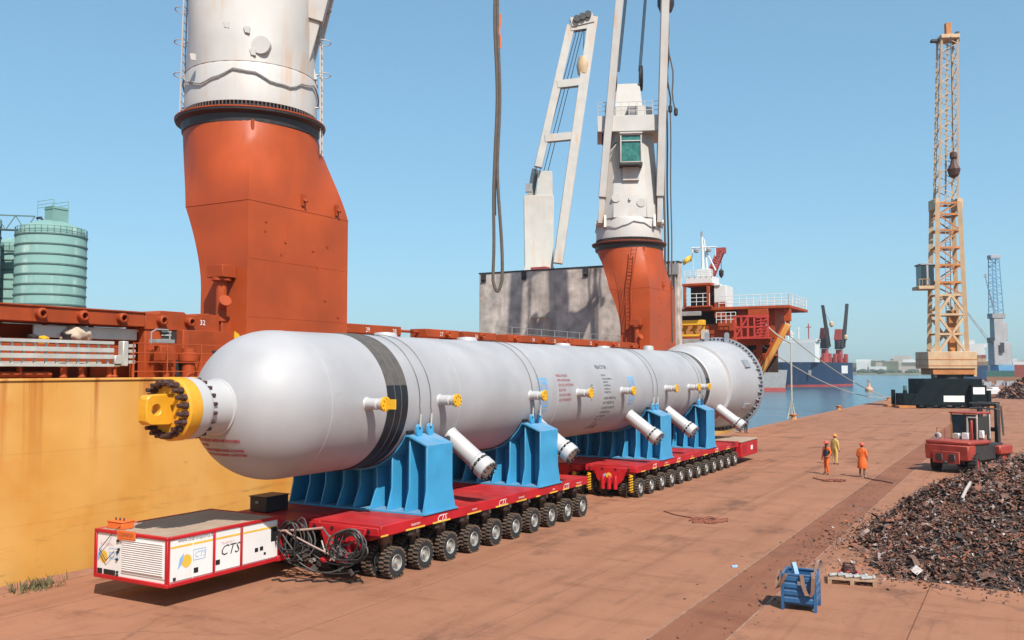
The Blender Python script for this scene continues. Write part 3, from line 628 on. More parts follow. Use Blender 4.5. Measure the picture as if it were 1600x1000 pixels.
for k in range(12):
    s = MB(); x = -17.2 + .16 * k; s.box((x, 19.0 + rh.uniform(-.15, .1), .45 + rh.uniform(-.2, .35)), (rh.uniform(.06, .2), rh.uniform(.06, .2), rh.uniform(.06, .2)), (rh.random(), rh.random(), 0)); s.build('hydraulic_fitting', MT['tred'] if k % 4 == 1 else (MT['alu'] if k % 5 == 2 else MT['under']), T1)
s = MB(); s.tube([(-17.6 + .11 * k, 18.2 + .05 * k + .12 * math.sin(k * 1.7), .02 + .012 * abs(math.sin(k * 2.1))) for k in range(22)], .022, 6); tag(s.build('ground_cable', MT['cable'], None), 'black cable lying on the ground under the hoses of the trailer end', 'cable')

# ------------------------------------------------------------------ white power pack on the far trailer's end
def power_pack():
    x0, x1, y0, y1, z0, z1 = -20.2, -17.55, 14.75, 18.5, .5, 1.68
    root = thing('power_pack', ((x0 + x1) / 2, (y0 + y1) / 2, z0), 'white power pack cabinet with red frame and louvred end, below the yellow nozzle cap', 'power pack')
    s = MB(); s.bb(x0 + .04, x1 - .04, y0 + .04, y1 - .1, z0 + .08, z1 - .05); s.build('cabinet', MT['ppw'], root, bevel=.01)
    s = MB()                                              # red frame
    for x in (x0, x1 - .09):
        for y in (y0, y1 - .12): s.bb(x, x + .09, y, y + .09, z0 + .1, z1 - .08)
    for z, h in ((z0, .1), (z1 - .08, .08)):
        s.bb(x0, x1, y0, y0 + .09, z, z + h); s.bb(x0, x1, y1 - .12, y1 - .03, z, z + h)
        for x in (x0, x1 - .09): s.bb(x, x + .09, y0 + .09, y1 - .12, z, z + h)
    for y in (16.15, 17.05): s.bb(x1 - .05, x1 - .004, y, y + .07, z0 + .1, z1 - .08)
    s.build('frame', MT['tred'], root, bevel=.012)
    s = MB(); s.bb(x0 + .1, x1 - .1, y0 + .1, y1 - .13, z1 - .07, z1 - .015); s.build('roof_mesh', MT['mesh'], root)
    for k in range(22):
        s = MB(); y = y0 + .2 + k * .155; s.bb(x0 + .12, x1 - .12, y, y + .03, z1 - .015, z1 - .005); s.build('roof_slat', MT['mesh'], root)
    lx0, lx1 = x0 + 1.05, x1 - .16                        # louvred vent on the end face
    s = MB(); s.bb(lx0 - .05, lx1 + .05, y0 + .02, y0 + .038, z0 + .2, z1 - .12); s.build('vent_panel', MT['ppw'], root)
    for k in range(15):
        s = MB(); z = z0 + .28 + k * .051; s.box(((lx0 + lx1) / 2, y0 + .005, z), (lx1 - lx0, .035, .03), (R(32), 0, 0)); s.build('louvre', MT['ppw'], root)
    for xx, zz, w, h in ((x0 + .2, z0 + .16, .17, .14), (x0 + .56, z0 + .16, .42, .13)):
        s = MB(); s.bb(xx - w / 2, xx + w / 2, y0 + .025, y0 + .04, zz - h / 2, zz + h / 2); s.build('vent_hole', MT['blackbolt'], root)
    for zz, xx in ((1.45, .86), (1.25, .9), (1.18, .86), (1.0, .84), (.7, .86), (.62, .86)):
        s = MB(); s.box((x0 + xx, y0 + .02, zz), (.05, .04, .05)); s.build('hinge', MT['blackbolt'], root)
    # side panels
    for a, b_ in ((y0 + .1, 15.52), (15.53, 16.14), (16.23, 17.04), (17.13, 18.35)):
        s = MB(); s.bb(x1 - .041, x1 - .02, a + .01, b_ - .005, z0 + .13, z1 - .11); s.build('side_panel', MT['ppw'], root)
        s = MB(); s.bb(x1 - .02, x1 - .017, a + .012, b_ - .008, z1 - .285, z1 - .235); s.build('yellow_stripe', MT['txtyel'], root)
    xs = x1 - .016
    for y, z, w in ((15.62, .78, .13), (16.3, .84, .13), (17.6, .92, .11), (17.78, .93, .11), (14.98, .68, .08), (17.9, .78, .07)):
        s = MB(); s.bb(xs - .005, xs + .006, y - w / 2, y + w / 2, z - w * .45, z + w * .45); s.build('latch', MT['blackbolt'], root)
    s = MB(); s.bb(xs - .005, xs + .004, 18.12, 18.33, 1.05, 1.42); s.build('vent_hole', MT['blackbolt'], root)
    put_text([('www.ctstransports.it', .125, (xs, 15.07, 1.515), (0, 1, 0), (0, 0, 1), 0, 'LEFT')], MT['txtblk'], root)
    put_text([('CTS', .36, (xs, 16.36, .98), (0, 1, 0), (0, 0, 1), .35, 'LEFT')], MT['txtblk'], root)
    put_text([('TRASPORTI', .085, (xs, 16.4, 1.25), (0, 1, 0), (0, 0, 1), 0, 'LEFT'), ('AUTOGRU', .1, (x0 + .2, y0 + .036, 1.3), (1, 0, 0), (0, 0, 1), 0, 'LEFT')], MT['txtpink'], root)
    put_text([('CTS', .2, (xs, 15.56, 1.08), (0, 1, 0), (0, 0, 1), .3, 'LEFT'), ('CTS', .2, (x0 + .5, y0 + .036, 1.02), (1, 0, 0), (0, 0, 1), .3, 'LEFT')], MT['txtpblue'], root)
    for o, ux in (((xs, 15.33, 1.05), (0, 1, 0)), ((x0 + .33, y0 + .037, 1.02), (1, 0, 0))):
        o = Vector(o); ux = Vector(ux); nx = ux.cross(Vector((0, 0, 1)))
        s = MB(); s.lathe([(.001, 0), (.15, 0), (.15, .003)], o, nx, 24, u=(0, 0, 1)); s.build('emblem_disc', MT['txtyel'], root)
        s = MB(); s.prism([(-.26, -.16), (-.2, .1), (-.08, .2), (-.1, .06), (-.14, -.04), (-.2, -.1)], o + nx * .003, ux, (0, 0, 1), .004); s.build('emblem_mark', MT['txtpblue'], root)
        s = MB()
        for a, b_, c_, d_ in ((.2, .58, -.03, -.015), (.2, .58, .215, .23), (.2, .215, -.015, .215), (.565, .58, -.015, .215)): s.add([o + ux * p + Vector((0, 0, q)) + nx * .001 for p, q in ((a, c_), (b_, c_), (b_, d_), (a, d_))], [(0, 1, 2, 3)])
        s.build('emblem_frame', MT['txtpblue'], root)
    s = MB(); s.bb(x0 + .9, x0 + 1.55, y0 - .03, y0 - .01, z1 - .14, z1 + .04); pl = s.build('marker_plate', MT['orange'], root)
    put_text([('CONVOI', .13, (x0 + .95, y0 - .033, z1 - .1), (1, 0, 0), (0, 0, 1), 0, 'LEFT')], MT['txtblk'], root)
    for k in range(9):
        s = MB(); s.bb(x0 + .93 + k * .066, x0 + .96 + k * .066, y0 - .028, y0 - .012, z1 - .19, z1 - .14); s.build('fringe', MT['orange'], root)
    s = MB(); s.bb(x1 - .25, x1 + .06, 18.3, 18.75, z0 + .0, z0 + .14); s.bb(x1 - .2, x1, 18.47, 18.62, z0 + .14, z1 - .1); s.build('coupling_bracket', MT['tred'], root, bevel=.01)
    return root
power_pack()
s = MB(); s.bb(-19.98, -19.42, 14.95, 15.3, 1.672, 1.84); s.bb(-20.0, -19.4, 14.93, 15.32, 1.84, 1.865); rc = s.build('remote_control', MT['orange'], None, bevel=.02); tag(rc, 'small orange remote control box lying on the power pack roof', 'control box')
for x in (-19.85, -19.7, -19.55):
    s = MB(); s.cyl((x, 15.1, 1.865), (x, 15.1, 1.93), .018, n=8); s.build('joystick', MT['dark'], rc)
s = MB(); s.tube([(-19.5, 14.95, 1.75), (-19.48, 14.78, 1.68), (-19.6, 14.7, 1.5), (-19.95, 14.72, 1.2), (-19.7, 14.72, .95), (-19.4, 14.72, 1.2)], .01, 5); s.build('lead', MT['cable'], rc)
# rear power pack, red, behind the near trailer's far end
root = thing('power_pack', (-16.1, 55.6, .4), 'red power pack box at the far end of the trailer beneath the end flange', 'power pack')
s = MB(); s.bb(-17.4, -14.75, 53.75, 57.5, .42, 1.3); s.build('cabinet', MT['tred'], root, bevel=.03)
s = MB(); s.bb(-17.45, -14.72, 53.7, 57.55, 1.3, 1.37); s.build('roof', MT['mesh'], root, bevel=.01)
s = MB(); s.bb(-14.751, -14.735, 55.9, 56.3, .75, 1.0); s.build('emblem_plate', MT['txtwht'], root)
for a, b_ in ((54.1, 54.9), (56.6, 57.2)): s = MB(); s.bb(-14.751, -14.735, a, b_, .6, 1.15); s.build('side_panel', MT['tredd'], root)
# ------------------------------------------------------------------ the heavy-lift ship alongside
HX, HZ = -24.25, 5.3
ship = thing('cargo_ship', (-35, 50, 0), 'yellow hulled heavy lift cargo ship with red deck structures moored behind the vessel', 'ship')
def hull_ring(z, bow, inset=0):
    p = []
    pts = [(-46.2 + inset, -40), (HX - inset, -40), (HX - inset, 60), (HX - inset, 82), (HX - 1.2 - inset, 90 + bow * .2), (HX - 4.2, 97 + bow * .5), (-35.2, 102 + bow), (HX * 0 - 42.2, 97 + bow * .5), (-45 + inset, 90 + bow * .2), (-46.2 + inset, 82)]
    return [Vector((x, y, z)) for x, y in pts]
s = MB(); s.loft([hull_ring(-3.5, 0, .3), hull_ring(-1.0, 1.5), hull_ring(2.5, 5), hull_ring(HZ, 9)]); s.build('hull', MT['yhull'], ship)
rp = random.Random(17)
for i in range(9):                                       # long shell plates, faintly dished between the frames behind them
    for j in range(4):
        y0, z0 = -3.3 + i * 9.6 - 2.4 * (j % 2) * .0, -2.6 + j * 1.96; y1, z1 = y0 + 9.598, z0 + 1.957; s = MB(); vs = []; na, nb = 48, 6; ds = [rp.uniform(.001, .007) for _ in range(13)]
        for a in range(na + 1):
            for b_ in range(nb + 1):
                u, w = a / na, b_ / nb; fr = u * 12; e = math.sin(math.pi * (fr % 1)) ** 2 * 4 * w * (1 - w); vs.append((HX + .012 - ds[min(12, int(fr))] * e, y0 + (y1 - y0) * u, z0 + (z1 - z0) * w))
        s.add(vs, [(a*(nb+1)+b_, a*(nb+1)+b_+1, (a+1)*(nb+1)+b_+1, (a+1)*(nb+1)+b_) for a in range(na) for b_ in range(nb)]); s.build('shell_plate', MT['yhull'], ship, smooth=60)
for z in ():
    s = MB(); s.bb(HX - .02, HX + .006, -39, 82, z, z + .012); s.build('weld_seam', MT['yhull'], ship)
for k, y in enumerate(()):
    s = MB(); s.bb(HX - .02, HX + .006, y + .3 * (k % 3), y + .3 * (k % 3) + .012, -3.4, HZ - .1); s.build('weld_seam', MT['yhull'], ship)
s = MB(); s.bb(HX - .25, HX + .05, -39, 80, HZ - .02, HZ + .06); s.build('gunwale', MT['yhull'], ship, bevel=.02)
# deck-edge superstructure: posts and the upper coaming beam with mooring rollers
s = MB(); s.bb(-27.6, -27.3, -39, 76, HZ, 7.0); s.build('coaming_wall', MT['red'], ship)
s = MB(); s.bb(-45.5, -27.4, -39, 81, 6.6, 7.05); s.build('hatch_cover', MT['red'], ship)
def red_box(name, x0, x1, y0, y1, z0, z1, m='red', bv=.015, mat=None):
    s = MB(); s.bb(x0, x1, y0, y1, z0, z1); return s.build(name, mat or MT[m], ship, bevel=bv)
s = MB(); s.bb(-27.25, -25.9, -39, 20.65, 7.05, 7.52); s.bb(-27.2, -25.85, -39, 20.65, 7.5, 7.56); s.build('coaming_beam', MT['red'], ship, bevel=.02)
s = MB(); s.prism([(20.66, 6.98), (23.9, 6.98), (23.9, 7.62), (22.9, 7.62), (22.8, 7.55), (22.4, 7.55), (22.3, 7.64), (21.3, 7.64), (21.2, 7.54), (20.66, 7.54)], (-26.4, 0, 0), (0, 1, 0), (0, 0, 1), 1.0); s.build('coaming_beam', MT['red'], ship, bevel=.015)
for y in (16.85, 18.25, 19.68, 21.25, 22.45):
    s = MB(); s.lathe([(.08, .0), (.16, .0), (.17, .05), (.17, .22), (.13, .25), (.1, .25), (.1, .02), (.001, .02)], (-25.92 + (.03 if y > 20.6 else 0), y, 7.3), (1, 0, 0), 20); s.build('guide_roller', MT['red'], ship)
# under the beam: grey tarpaulin strip, red shelf widened to shade the wall below
red_box('tarp_strip', -26.3, -26.22, 16.9, 20.6, 6.6, 6.98, 'alu')
red_box('shelf', -27.25, -25.3, -39, 19.2, 6.28, 6.38); red_box('shelf_fascia', -25.36, -25.28, -39, 19.2, 5.78, 6.28); red_box('bulwark_panel', -26.75, -26.68, 16.4, 20.6, 6.38, 6.6)
red_box('bulwark_panel', -26.3, -26.24, -39, 15.9, 6.38, 6.6)
for y in (15.8, 17.4, 19.0, 20.6):
    red_box('stanchion', -26.6, -26.45, y, y + .12, HZ + .06, 7.05)
red_box('deck_house_wall', -26.3, -25.95, 20.7, 24.3, HZ, 6.98)
red_box('deck_house_post', -25.95, -25.5, 20.75, 21.55, HZ, 6.3); red_box('deck_house_post', -25.94, -25.6, 22.0, 24.3, HZ, 7.0)
red_box('recess_shade_plate', -25.948, -25.93, 21.35, 22.0, 6.55, 6.95, 'dark', 0)  # thin dark plates, here and below, stand in for shade inside hollows
for z in (6.62, 6.78, 6.9): red_box('recess_slat', -25.93, -25.9, 21.35, 21.75, z, z + .05, 'alu', 0)
red_box('recess_shade_plate', -25.598, -25.585, 23.3, 23.9, 6.15, 6.3, 'dark', 0); red_box('recess_shade_plate', -25.598, -25.585, 21.7, 22.0, HZ + .1, 5.95, 'dark', 0)
for y, z0, z1, r in ((21.05, HZ, 6.2, .12), (22.0, HZ, 6.35, .22)):
    s = MB(); s.cyl((-25.3, y, z0), (-25.3, y, z1), r, n=16); s.lathe([(r * 1.5, z1 - .45), (r * 1.55, z1 - .4), (r * 1.55, z1 - .2), (r, z1 - .15)], (-25.3, y, 0), (0, 0, 1), 16); s.build('vent_pipe', MT['red'], ship)
# wall plating joints, pipes on deck
s = MB(); s.cyl((-24.9, -30, HZ + .16), (-24.9, 16.6, HZ + .16), .09, n=10); s.build('deck_pipe', MT['red'], ship)
for y in (16.9, 17.5, 18.45, 18.62):
    s = MB(); s.lathe([(.1, 0), (.12, .05), (.08, .1), (.08, .3), (.13, .36), (.13, .44), (.001, .46)], (-24.75, y, HZ + .05), (0, 0, 1), 14); s.build('mooring_bitt', MT['red'], ship)
# guard rail
s = MB()
for y in (19.05, 20.35, 21.75, 23.1): s.cyl((-24.4, y, HZ + .05), (-24.4, y, 6.44), .022, n=6)
for z in (5.55, 5.85, 6.14, 6.44): s.cyl((-24.4, 19.05, z), (-24.4, 23.1, z), .018, n=6)
for y in (19.05, 20.35, 21.75): s.cyl((-24.4, y, 6.3), (-25.2, y + .5, HZ), .018, n=6)
s.build('guard_rail', MT['redpale'], ship)
s = MB(); s.tube([(-25.2, 20.35, 6.44), (-25.2, 20.35, 6.85), (-25.2, 20.55, 6.95), (-25.2, 21.0, 6.95), (-25.2, 21.1, 6.85), (-25.2, 21.1, 6.44)], .025, 6); s.bb(-25.3, -24.95, 20.35, 21.1, 6.5, 6.62); s.build('ladder_head', MT['greyp'], ship)
red_box('bracket', -25.25, -24.9, 20.5, 21.05, 5.9, 6.4)
put_text([('32', .26, (-25.885, 22.98, 7.22), (0, 1, 0), (0, 0, 1), 0, 'LEFT')], MT['txtwht'], ship)
s = MB(); s.tube([(-24.5, 24.0, 5.4), (-24.5, 24.05, 6.6), (-24.48, 24.3, 6.9)], .05, 8); s.prism([(0, 0), (.5, 0), (.42, .5), (.2, .9), (0, 1.0)], (-24.9, 23.7, 6.0), (0, 1, 0), (0, 0, 1), .05); s.build('yellow_bracket', MT['yel'], ship)
# stowed accommodation ladder on the deck edge
gw = thing('accommodation_ladder', (-24.55, 15, 5.72), 'pale aluminium accommodation ladder stowed flat along the ship deck edge', 'gangway')
for z, h in ((5.74, .09), (6.0, .14), (6.2, .14), (6.43, .1)):
    s = MB(); s.bb(-24.6, -24.52, 2, 18.45, z - h / 2, z + h / 2); s.build('rail', MT['alu'], gw, bevel=.01)
for k in range(48):
    y = 18.3 - k * .34; s = MB(); s.bb(-24.66, -24.6, y - .03, y + .03, 5.7, 6.46); s.build('stile', MT['alu'], gw)
    s = MB(); s.bb(-25.15, -24.66, y - .11, y + .03, 5.72, 5.78); s.build('tread', MT['alu'], gw)
s = MB(); s.bb(-25.2, -25.12, 2, 18.45, 5.7, 5.85); s.build('rail', MT['alu'], gw)
s = MB(); s.bb(-24.75, -24.5, 18.75, 18.95, 5.72, 6.5); s.bb(-25.0, -24.6, 18.45, 18.75, 5.7, 5.76); s.bb(-24.7, -24.55, 18.5, 18.75, 5.78, 6.05); s.build('end_platform', MT['alu'], gw, bevel=.02)
for k in range(4):
    s = MB(); s.bb(-24.8, -24.5, 18.97, 19.2, 5.8 + k * .17, 5.9 + k * .17); s.build('end_step', MT['alu'], gw)
for y in (15.6, 17.0, 18.6):
    s = MB(); s.bb(-24.95, -24.8, y, y + .08, HZ, 5.72); s.build('cradle', MT['red'], gw)
# canvas bundle hanging over the shelf
random.seed(4)
bm = bmesh.new(); bmesh.ops.create_icosphere(bm, subdivisions=4, radius=1)
for v in bm.verts:
    p = v.co.copy(); f = 1 + .16 * math.sin(9 * p.y + 5 * p.z) * (1 - abs(p.y)) + .12 * mnoise.noise(p * 2.5); v.co = Vector((p.x * .34 * f, p.y * .52 * f, p.z * .3 * f - .14 * p.y ** 2))
me = bpy.data.meshes.new('canvas_bundle'); bm.to_mesh(me); bm.free(); me.materials.append(MT['canvas']); me.polygons.foreach_set('use_smooth', [True] * len(me.polygons))
o = bpy.data.objects.new('canvas_bundle', me); col.objects.link(o); o.location = (-26.2, 18.3, 6.72); tag(o, 'crumpled beige canvas bundle hanging under the red beam above the gangway', 'canvas')
s = MB(); s.tube([(-.1, .05, .2), (-.05, .3, .1), (-.02, .5, .15)], .05, 6); b_ = s.build('fold', MT['canvas'], o, off=(0, 0, 0))
for x, y, z, m_ in ((-26.0, 16.75, 6.5, 'dark'), (-25.8, 16.95, 6.45, 'yel'), (-26.1, 17.9, 6.6, 'dark')):
    s = MB(); s.box((x, y, z), (.25, .2, .3), (.2, .3, .1)); s.build('deck_fitting', MT[m_], ship)
# coaming blocks beyond the first crane
def coaming_block(y0, y1, num, opens):
    ws = [y0] + [v for o_ in opens for v in o_] + [y1]
    s = MB(); s.bb(-27.0, -26.0, y0, y1, 7.25, 7.66); blk = s.build('coaming_beam', MT['red'], ship, bevel=.02)
    for i in range(0, len(ws), 2):
        s = MB(); s.bb(-26.95, -26.03, ws[i], ws[i+1], HZ, 7.25); s.build('coaming_post', MT['red'], ship, bevel=.015)
    for y, t in num: put_text([(t, .3, (-25.99, y, 7.33), (0, 1, 0), (0, 0, 1), 0, 'LEFT')], MT['txtwht'], ship)
coaming_block(30.4, 35.3, [(32.6, '29'), (34.6, '28')], [(31.8, 34.2)]); coaming_block(37.4, 40.4, [(38.6, '27')], [(38.6, 39.9)]); coaming_block(40.9, 44.3, [(42, '26')], [(41.3, 43.9)])
coaming_block(45.7, 53.4, [(48.6, '24'), (51.5, '23')], [(47.2, 49.4), (50.4, 52.6)]); coaming_block(53.9, 66.3, [(57, '22'), (62, '21')], [(54.9, 57.5), (58.4, 60.2), (61.6, 63.4), (64.2, 65.6)])
s = MB(); s.cyl((-26.5, 35.2, 7.5), (-26.5, 37.5, 7.5), .07, n=8); s.build('coaming_pipe', MT['red'], ship)
for y in (31.0, 39.2, 42.6, 46.4, 50.0, 53.0, 58.0, 61.0, 64.5):
    s = MB(); s.lathe([(.09, 0), (.16, .02), (.16, .2), (.1, .22), (.001, .1)], (-26.0, y, 7.45), (1, 0, 0), 14); s.build('guide_roller', MT['red'], ship)
s = MB()
for y in range(48, 79, 2): s.cyl((-28.2, y, 7.05), (-28.2, y, 8.3), .025, n=5)
for z in (7.5, 7.9, 8.3): s.cyl((-28.2, 48, z), (-28.2, 78, z), .018, n=5)
s.build('guard_rail', MT['greyp'], ship)

# the weathered panel standing across the hold
hp = thing('hatch_panel', (-37.30, 79.90, 7.0), 'tall weathered grey hatch panel standing upright across the ship, stained by rust', 'hatch panel')
s = MB(); s.bb(-48.70, -27.40, 79.50, 80.50, 7.06, 15.45); s.build('panel', MT['grey'], hp, bevel=.04)
s = MB(); s.bb(-48.75, -27.35, 79.44, 80.55, 15.45, 15.57); s.build('top_edge', MT['dark'], hp)
for x in (-48.38, -43.69, -36.88, -33.15, -28.15):
    s = MB(); s.bb(x, x + .5, 79.38, 79.50, 14.6, 15.5); s.cyl((x + .1, 79.36, 14.85), (x + .42, 79.36, 14.85), .12, n=8); s.build('clamp', MT['dark'], hp)
for z in ():
    s = MB(); s.bb(-48.59, -27.51, 79.47, 79.50, z, z + .06); s.build('stiffener', MT['grey'], hp)
for x in (-28.04, -27.61):
    s = MB(); s.cyl((x, 79.30, 7.0), (x, 79.30, 15.5), .09, n=8); s.build('guide_post', MT['greyp'], hp)
s = MB(); s.bb(-28.36, -27.29, 79.10, 79.40, 14.3, 15.3); s.build('clamp_frame', MT['greyp'], hp)
lc = thing('yellow_ladder_cage', (-41.4, 78.90, 7.05), 'yellow caged ladder in front of the weathered hatch panel', 'ladder'); s = MB()
for x in (-42.28, -40.50):
    for y in (78.50, 79.20): s.cyl((x, y, 7.05), (x, y, 10.75), .05, n=6)
for z in (7.6, 8.2, 8.75, 10.7):
    s.cyl((-42.28, 78.50, z), (-40.50, 78.50, z), .045, n=6); s.cyl((-42.28, 79.20, z), (-40.50, 79.20, z), .045, n=6)
    for x in (-42.28, -40.50): s.cyl((x, 78.50, z), (x, 79.20, z), .045, n=6)
s.build('cage', MT['ochre'], lc); s = MB(); s.bb(-42.28, -40.50, 78.50, 79.20, 8.72, 8.78); s.build('platform', MT['ochre'], lc)
s = MB(); s.bb(-42.2, -40.6, 78.46, 78.50, 7.4, 8.7); s.build('guard_sheet', MT['ochrust'], lc)

# forward superstructure, seen end on
YS = 110.0
def fbox(name, x0, x1, y0, y1, z0, z1, m='red', bv=.03): return red_box(name, x0, x1, y0, y1, z0, z1, m, bv)
fbox('forecastle', -45.5, -30.7, YS + .5, YS + 9, HZ, 11.3); fbox('forecastle_deck', -46, -24.1, YS - .5, YS + 10, 12.95, 13.3)
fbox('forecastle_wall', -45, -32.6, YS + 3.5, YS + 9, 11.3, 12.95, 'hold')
fbox('side_house', -32.9, -30.6, YS, YS + 4, 10.4, 12.4); fbox('side_house', -30.6, -26.1, YS + .6, YS + 6, 9.4, 12.94); fbox('wing_post', -24.9, -24.15, YS, YS + .8, 11.4, 12.94); fbox('wing_post', -24.7, -24.3, YS + .1, YS + .6, 9.7, 11.4)
fbox('deck_locker', -29.0, -26.6, YS - .6, YS + .6, 11.9, 12.9, 'redpale'); fbox('deck_locker', -33.2, -31.9, YS - .3, YS + .5, 12.0, 13.9)
for x0, x1 in ((-30.4, -29.4), (-28.2, -27.6)): fbox('wall_column', x0, x1, YS, YS + .5, HZ, 9.3)
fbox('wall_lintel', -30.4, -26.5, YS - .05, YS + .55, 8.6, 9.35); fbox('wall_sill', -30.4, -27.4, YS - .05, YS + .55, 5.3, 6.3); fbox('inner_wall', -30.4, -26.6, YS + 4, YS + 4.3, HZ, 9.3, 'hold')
fbox('deck_shelf', -30.6, -26.6, YS + .2, YS + 4, 7.3, 7.6)
for x in (-29.9, -28.0):
    s = MB(); s.lathe([(.75, 0), (.95, 0), (.95, .2), (.75, .2)], (x + .6, YS - .1, 8.05), (0, 1, 0), 16, u=(1, 0, 0), a0=0, a1=180); s.build('arch', MT['red'], ship)
s = MB()                                                # red lattice basket
for x in [-30.2 + i * .78 for i in range(6)]: s.beam((x, YS - 2, 9.4), (x, YS - 2, 12.0), .2, .2)
for z in (9.4, 10.7, 12.0): s.beam((-30.2, YS - 2, z), (-26.3, YS - 2, z), .22, .22)
s.beam((-30.2, YS - 2, 9.4), (-28.6, YS - 2, 12.0), .16, .16); s.beam((-27.9, YS - 2, 9.4), (-26.3, YS - 2, 12.0), .16, .16); s.bb(-30.2, -26.3, YS - 2, YS, 9.3, 9.45)
for k in range(7): s.beam((-27.6, YS - 2.1, 9.6 + k * .36), (-26.3, YS - 2.1, 9.7 + k * .36), .1, .12)
M_ = MT['basket'] = M('basket_red_paint', (.55, .05, .04), .5, var=.2); s.build('lattice_basket', M_, ship)
s = MB(); s.beam((-24.2, YS - .6, 11.0), (-27.8, YS - .6, 4.7), .55, .6); s.build('raked_stem', MT['yhull'], ship, bevel=.05)
s = MB(); s.beam((-24.75, YS - .3, 11.0), (-28.2, YS - .3, 5.2), .4, .3); s.build('raked_stem_liner', MT['redpale'], ship)
# yellow bracket row and grey ramp edge
yb_ = thing('yellow_spreader_frame', (-35.3, 104, 9), 'yellow steel spreader frame with bracket row lying on the ship deck near the bow', 'frame')
s = MB(); s.bb(-37.9, -32.9, 104.3, 105.2, 10.9, 11.5); s.bb(-37.9, -32.9, 104.3, 105.2, 9.55, 9.8); s.build('beam', MT['yel'], yb_, bevel=.03)
s = MB(); s.bb(-37.8, -33.0, 104.9, 105.1, 9.8, 10.9); s.build('back_plate', MT['yel'], yb_)
for k in range(4):
    x = -37.3 + k * 1.15; s = MB(); s.prism([(0, 0), (.75, 0), (.75, .35), (.35, .35), (.75, .8), (.75, 1.05), (.2, 1.05), (.2, .8), (-.1, .3)], (x, 104.5, 9.82), (1, 0, 0), (0, 0, 1), .3); s.build('bracket', MT['ochrust'], yb_)
for x in (-37.7, -33.2): s = MB(); s.bb(x, x + .3, 104.4, 105, 8.0, 9.6); s.build('leg', MT['yel'], yb_)
for z0, z1 in ((12.0, 12.5), (8.75, 9.25)): fbox('ramp_edge', -38.6, -33.1, 103.8, 104.2, z0, z1, 'greyp')
for k in range(9): fbox('ramp_slat', -38.4 + k * .6, -38.3 + k * .6, 103.9, 104.1, 8.3, 8.75, 'greyp', 0)
fbox('ramp_deck', -38.6, -33, 103.8, 107, 7.8, 8.3, 'greyp'); fbox('white_box', -33.0, -32.3, 103.6, 104.5, 9.2, 10.3, 'offwhite')
fbox('ramp_post', -38.9, -38.6, 103.8, 104.2, 5.3, 12.6, 'greyp')
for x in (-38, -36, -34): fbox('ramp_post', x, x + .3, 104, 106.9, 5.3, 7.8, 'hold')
# bridge house, white railings and mast
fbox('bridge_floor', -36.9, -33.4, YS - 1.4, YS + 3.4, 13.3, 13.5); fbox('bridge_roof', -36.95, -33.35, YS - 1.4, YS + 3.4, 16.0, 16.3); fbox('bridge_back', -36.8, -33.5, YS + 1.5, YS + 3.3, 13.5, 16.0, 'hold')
for x in (-36.85, -33.85): fbox('bridge_post', x, x + .35, YS - 1.35, YS - 1.0, 13.5, 16.0)
fbox('white_house', -33.3, -31.8, YS, YS + 3, 13.3, 16.0, 'bwhite'); fbox('white_house_top', -36.8, -33.4, YS - .5, YS + 2.5, 16.32, 17.2, 'bwhite'); fbox('white_locker', -33.3, -32.5, YS - .2, YS + .8, 16.0, 16.2, 'bwhite')
fbox('mast_base', -35.6, -33.9, YS + .2, YS + 1.4, 17.2, 18.2, 'bwhite')
def rails(x0, x1, y, z, h=1.35, n=9, m='bwhite', name='white_railing'):
    s = MB()
    for k in range(n + 1): x = x0 + (x1 - x0) * k / n; s.cyl((x, y, z), (x, y, z + h), .045, n=5)
    for q in (.33, .66, 1): s.cyl((x0, y, z + h * q), (x1, y, z + h * q), .04, n=5)
    return s.build(name, MT[m], ship)
rails(-32.6, -24.2, YS - .4, 13.3, n=10); rails(-36.8, -33.5, YS - 1.3, 13.5, 1.5, 4); rails(-32.8, -30.4, YS - .9, 11.3, 1.3, 4); rails(-36.9, -33.3, YS - .6, 17.2, .7, 5); rails(-32.6, -24.2, YS + 9.5, 13.3, n=10)
s = MB()
for k in range(6): y = YS - .4 + k * 2; s.cyl((-24.2, y, 13.3), (-24.2, y, 14.65), .045, n=5)
for z in (13.75, 14.2, 14.65): s.cyl((-24.2, YS - .4, z), (-24.2, YS + 9.6, z), .04, n=5)
s.build('white_railing', MT['bwhite'], ship)
mast = thing('signal_mast', (-34.8, YS + .8, 17.2), 'white signal mast with cross yard on top of the ship bridge', 'mast'); s = MB()
s.cyl((-34.95, YS + .8, 18.2), (-35.0, YS + .8, 22.3), .22, .16, 10); s.cyl((-34.4, YS + .8, 18.2), (-34.75, YS + .8, 22.0), .14, .1, 8); s.build('pole', MT['bwhite'], mast)
s = MB(); s.cyl((-36.4, YS + .8, 21.0), (-33.2, YS + .8, 20.95), .1, n=8); s.cyl((-36.3, YS + .8, 21), (-36.3, YS + .8, 19.8), .06, n=6); s.cyl((-33.3, YS + .8, 21), (-33.3, YS + .8, 19.8), .06, n=6); s.build('yard', MT['bwhite'], mast)
s = MB(); s.cyl((-33.3, YS + .8, 18.0), (-34.9, YS + .8, 21.3), .1, n=6); s.cyl((-36.2, YS + .8, 18.2), (-36.2, YS + .8, 19.6), .04, n=5); s.build('stay', MT['bwhite'], mast)
for x in (-35.7, -34.1): s = MB(); s.lathe([(.05, -.3), (.3, -.2), (.32, .1), (.1, .3)], (x, YS + .6, 20.6), (0, 0, 1), 10); s.build('radar_light', MT['greyp'], mast)
s = MB(); s.cyl((-35.05, YS + .8, 22.3), (-35.05, YS + .8, 23.0), .14, n=8); s.build('mast_light', MT['greyp'], mast)
s = MB(); vs = []; n = 8
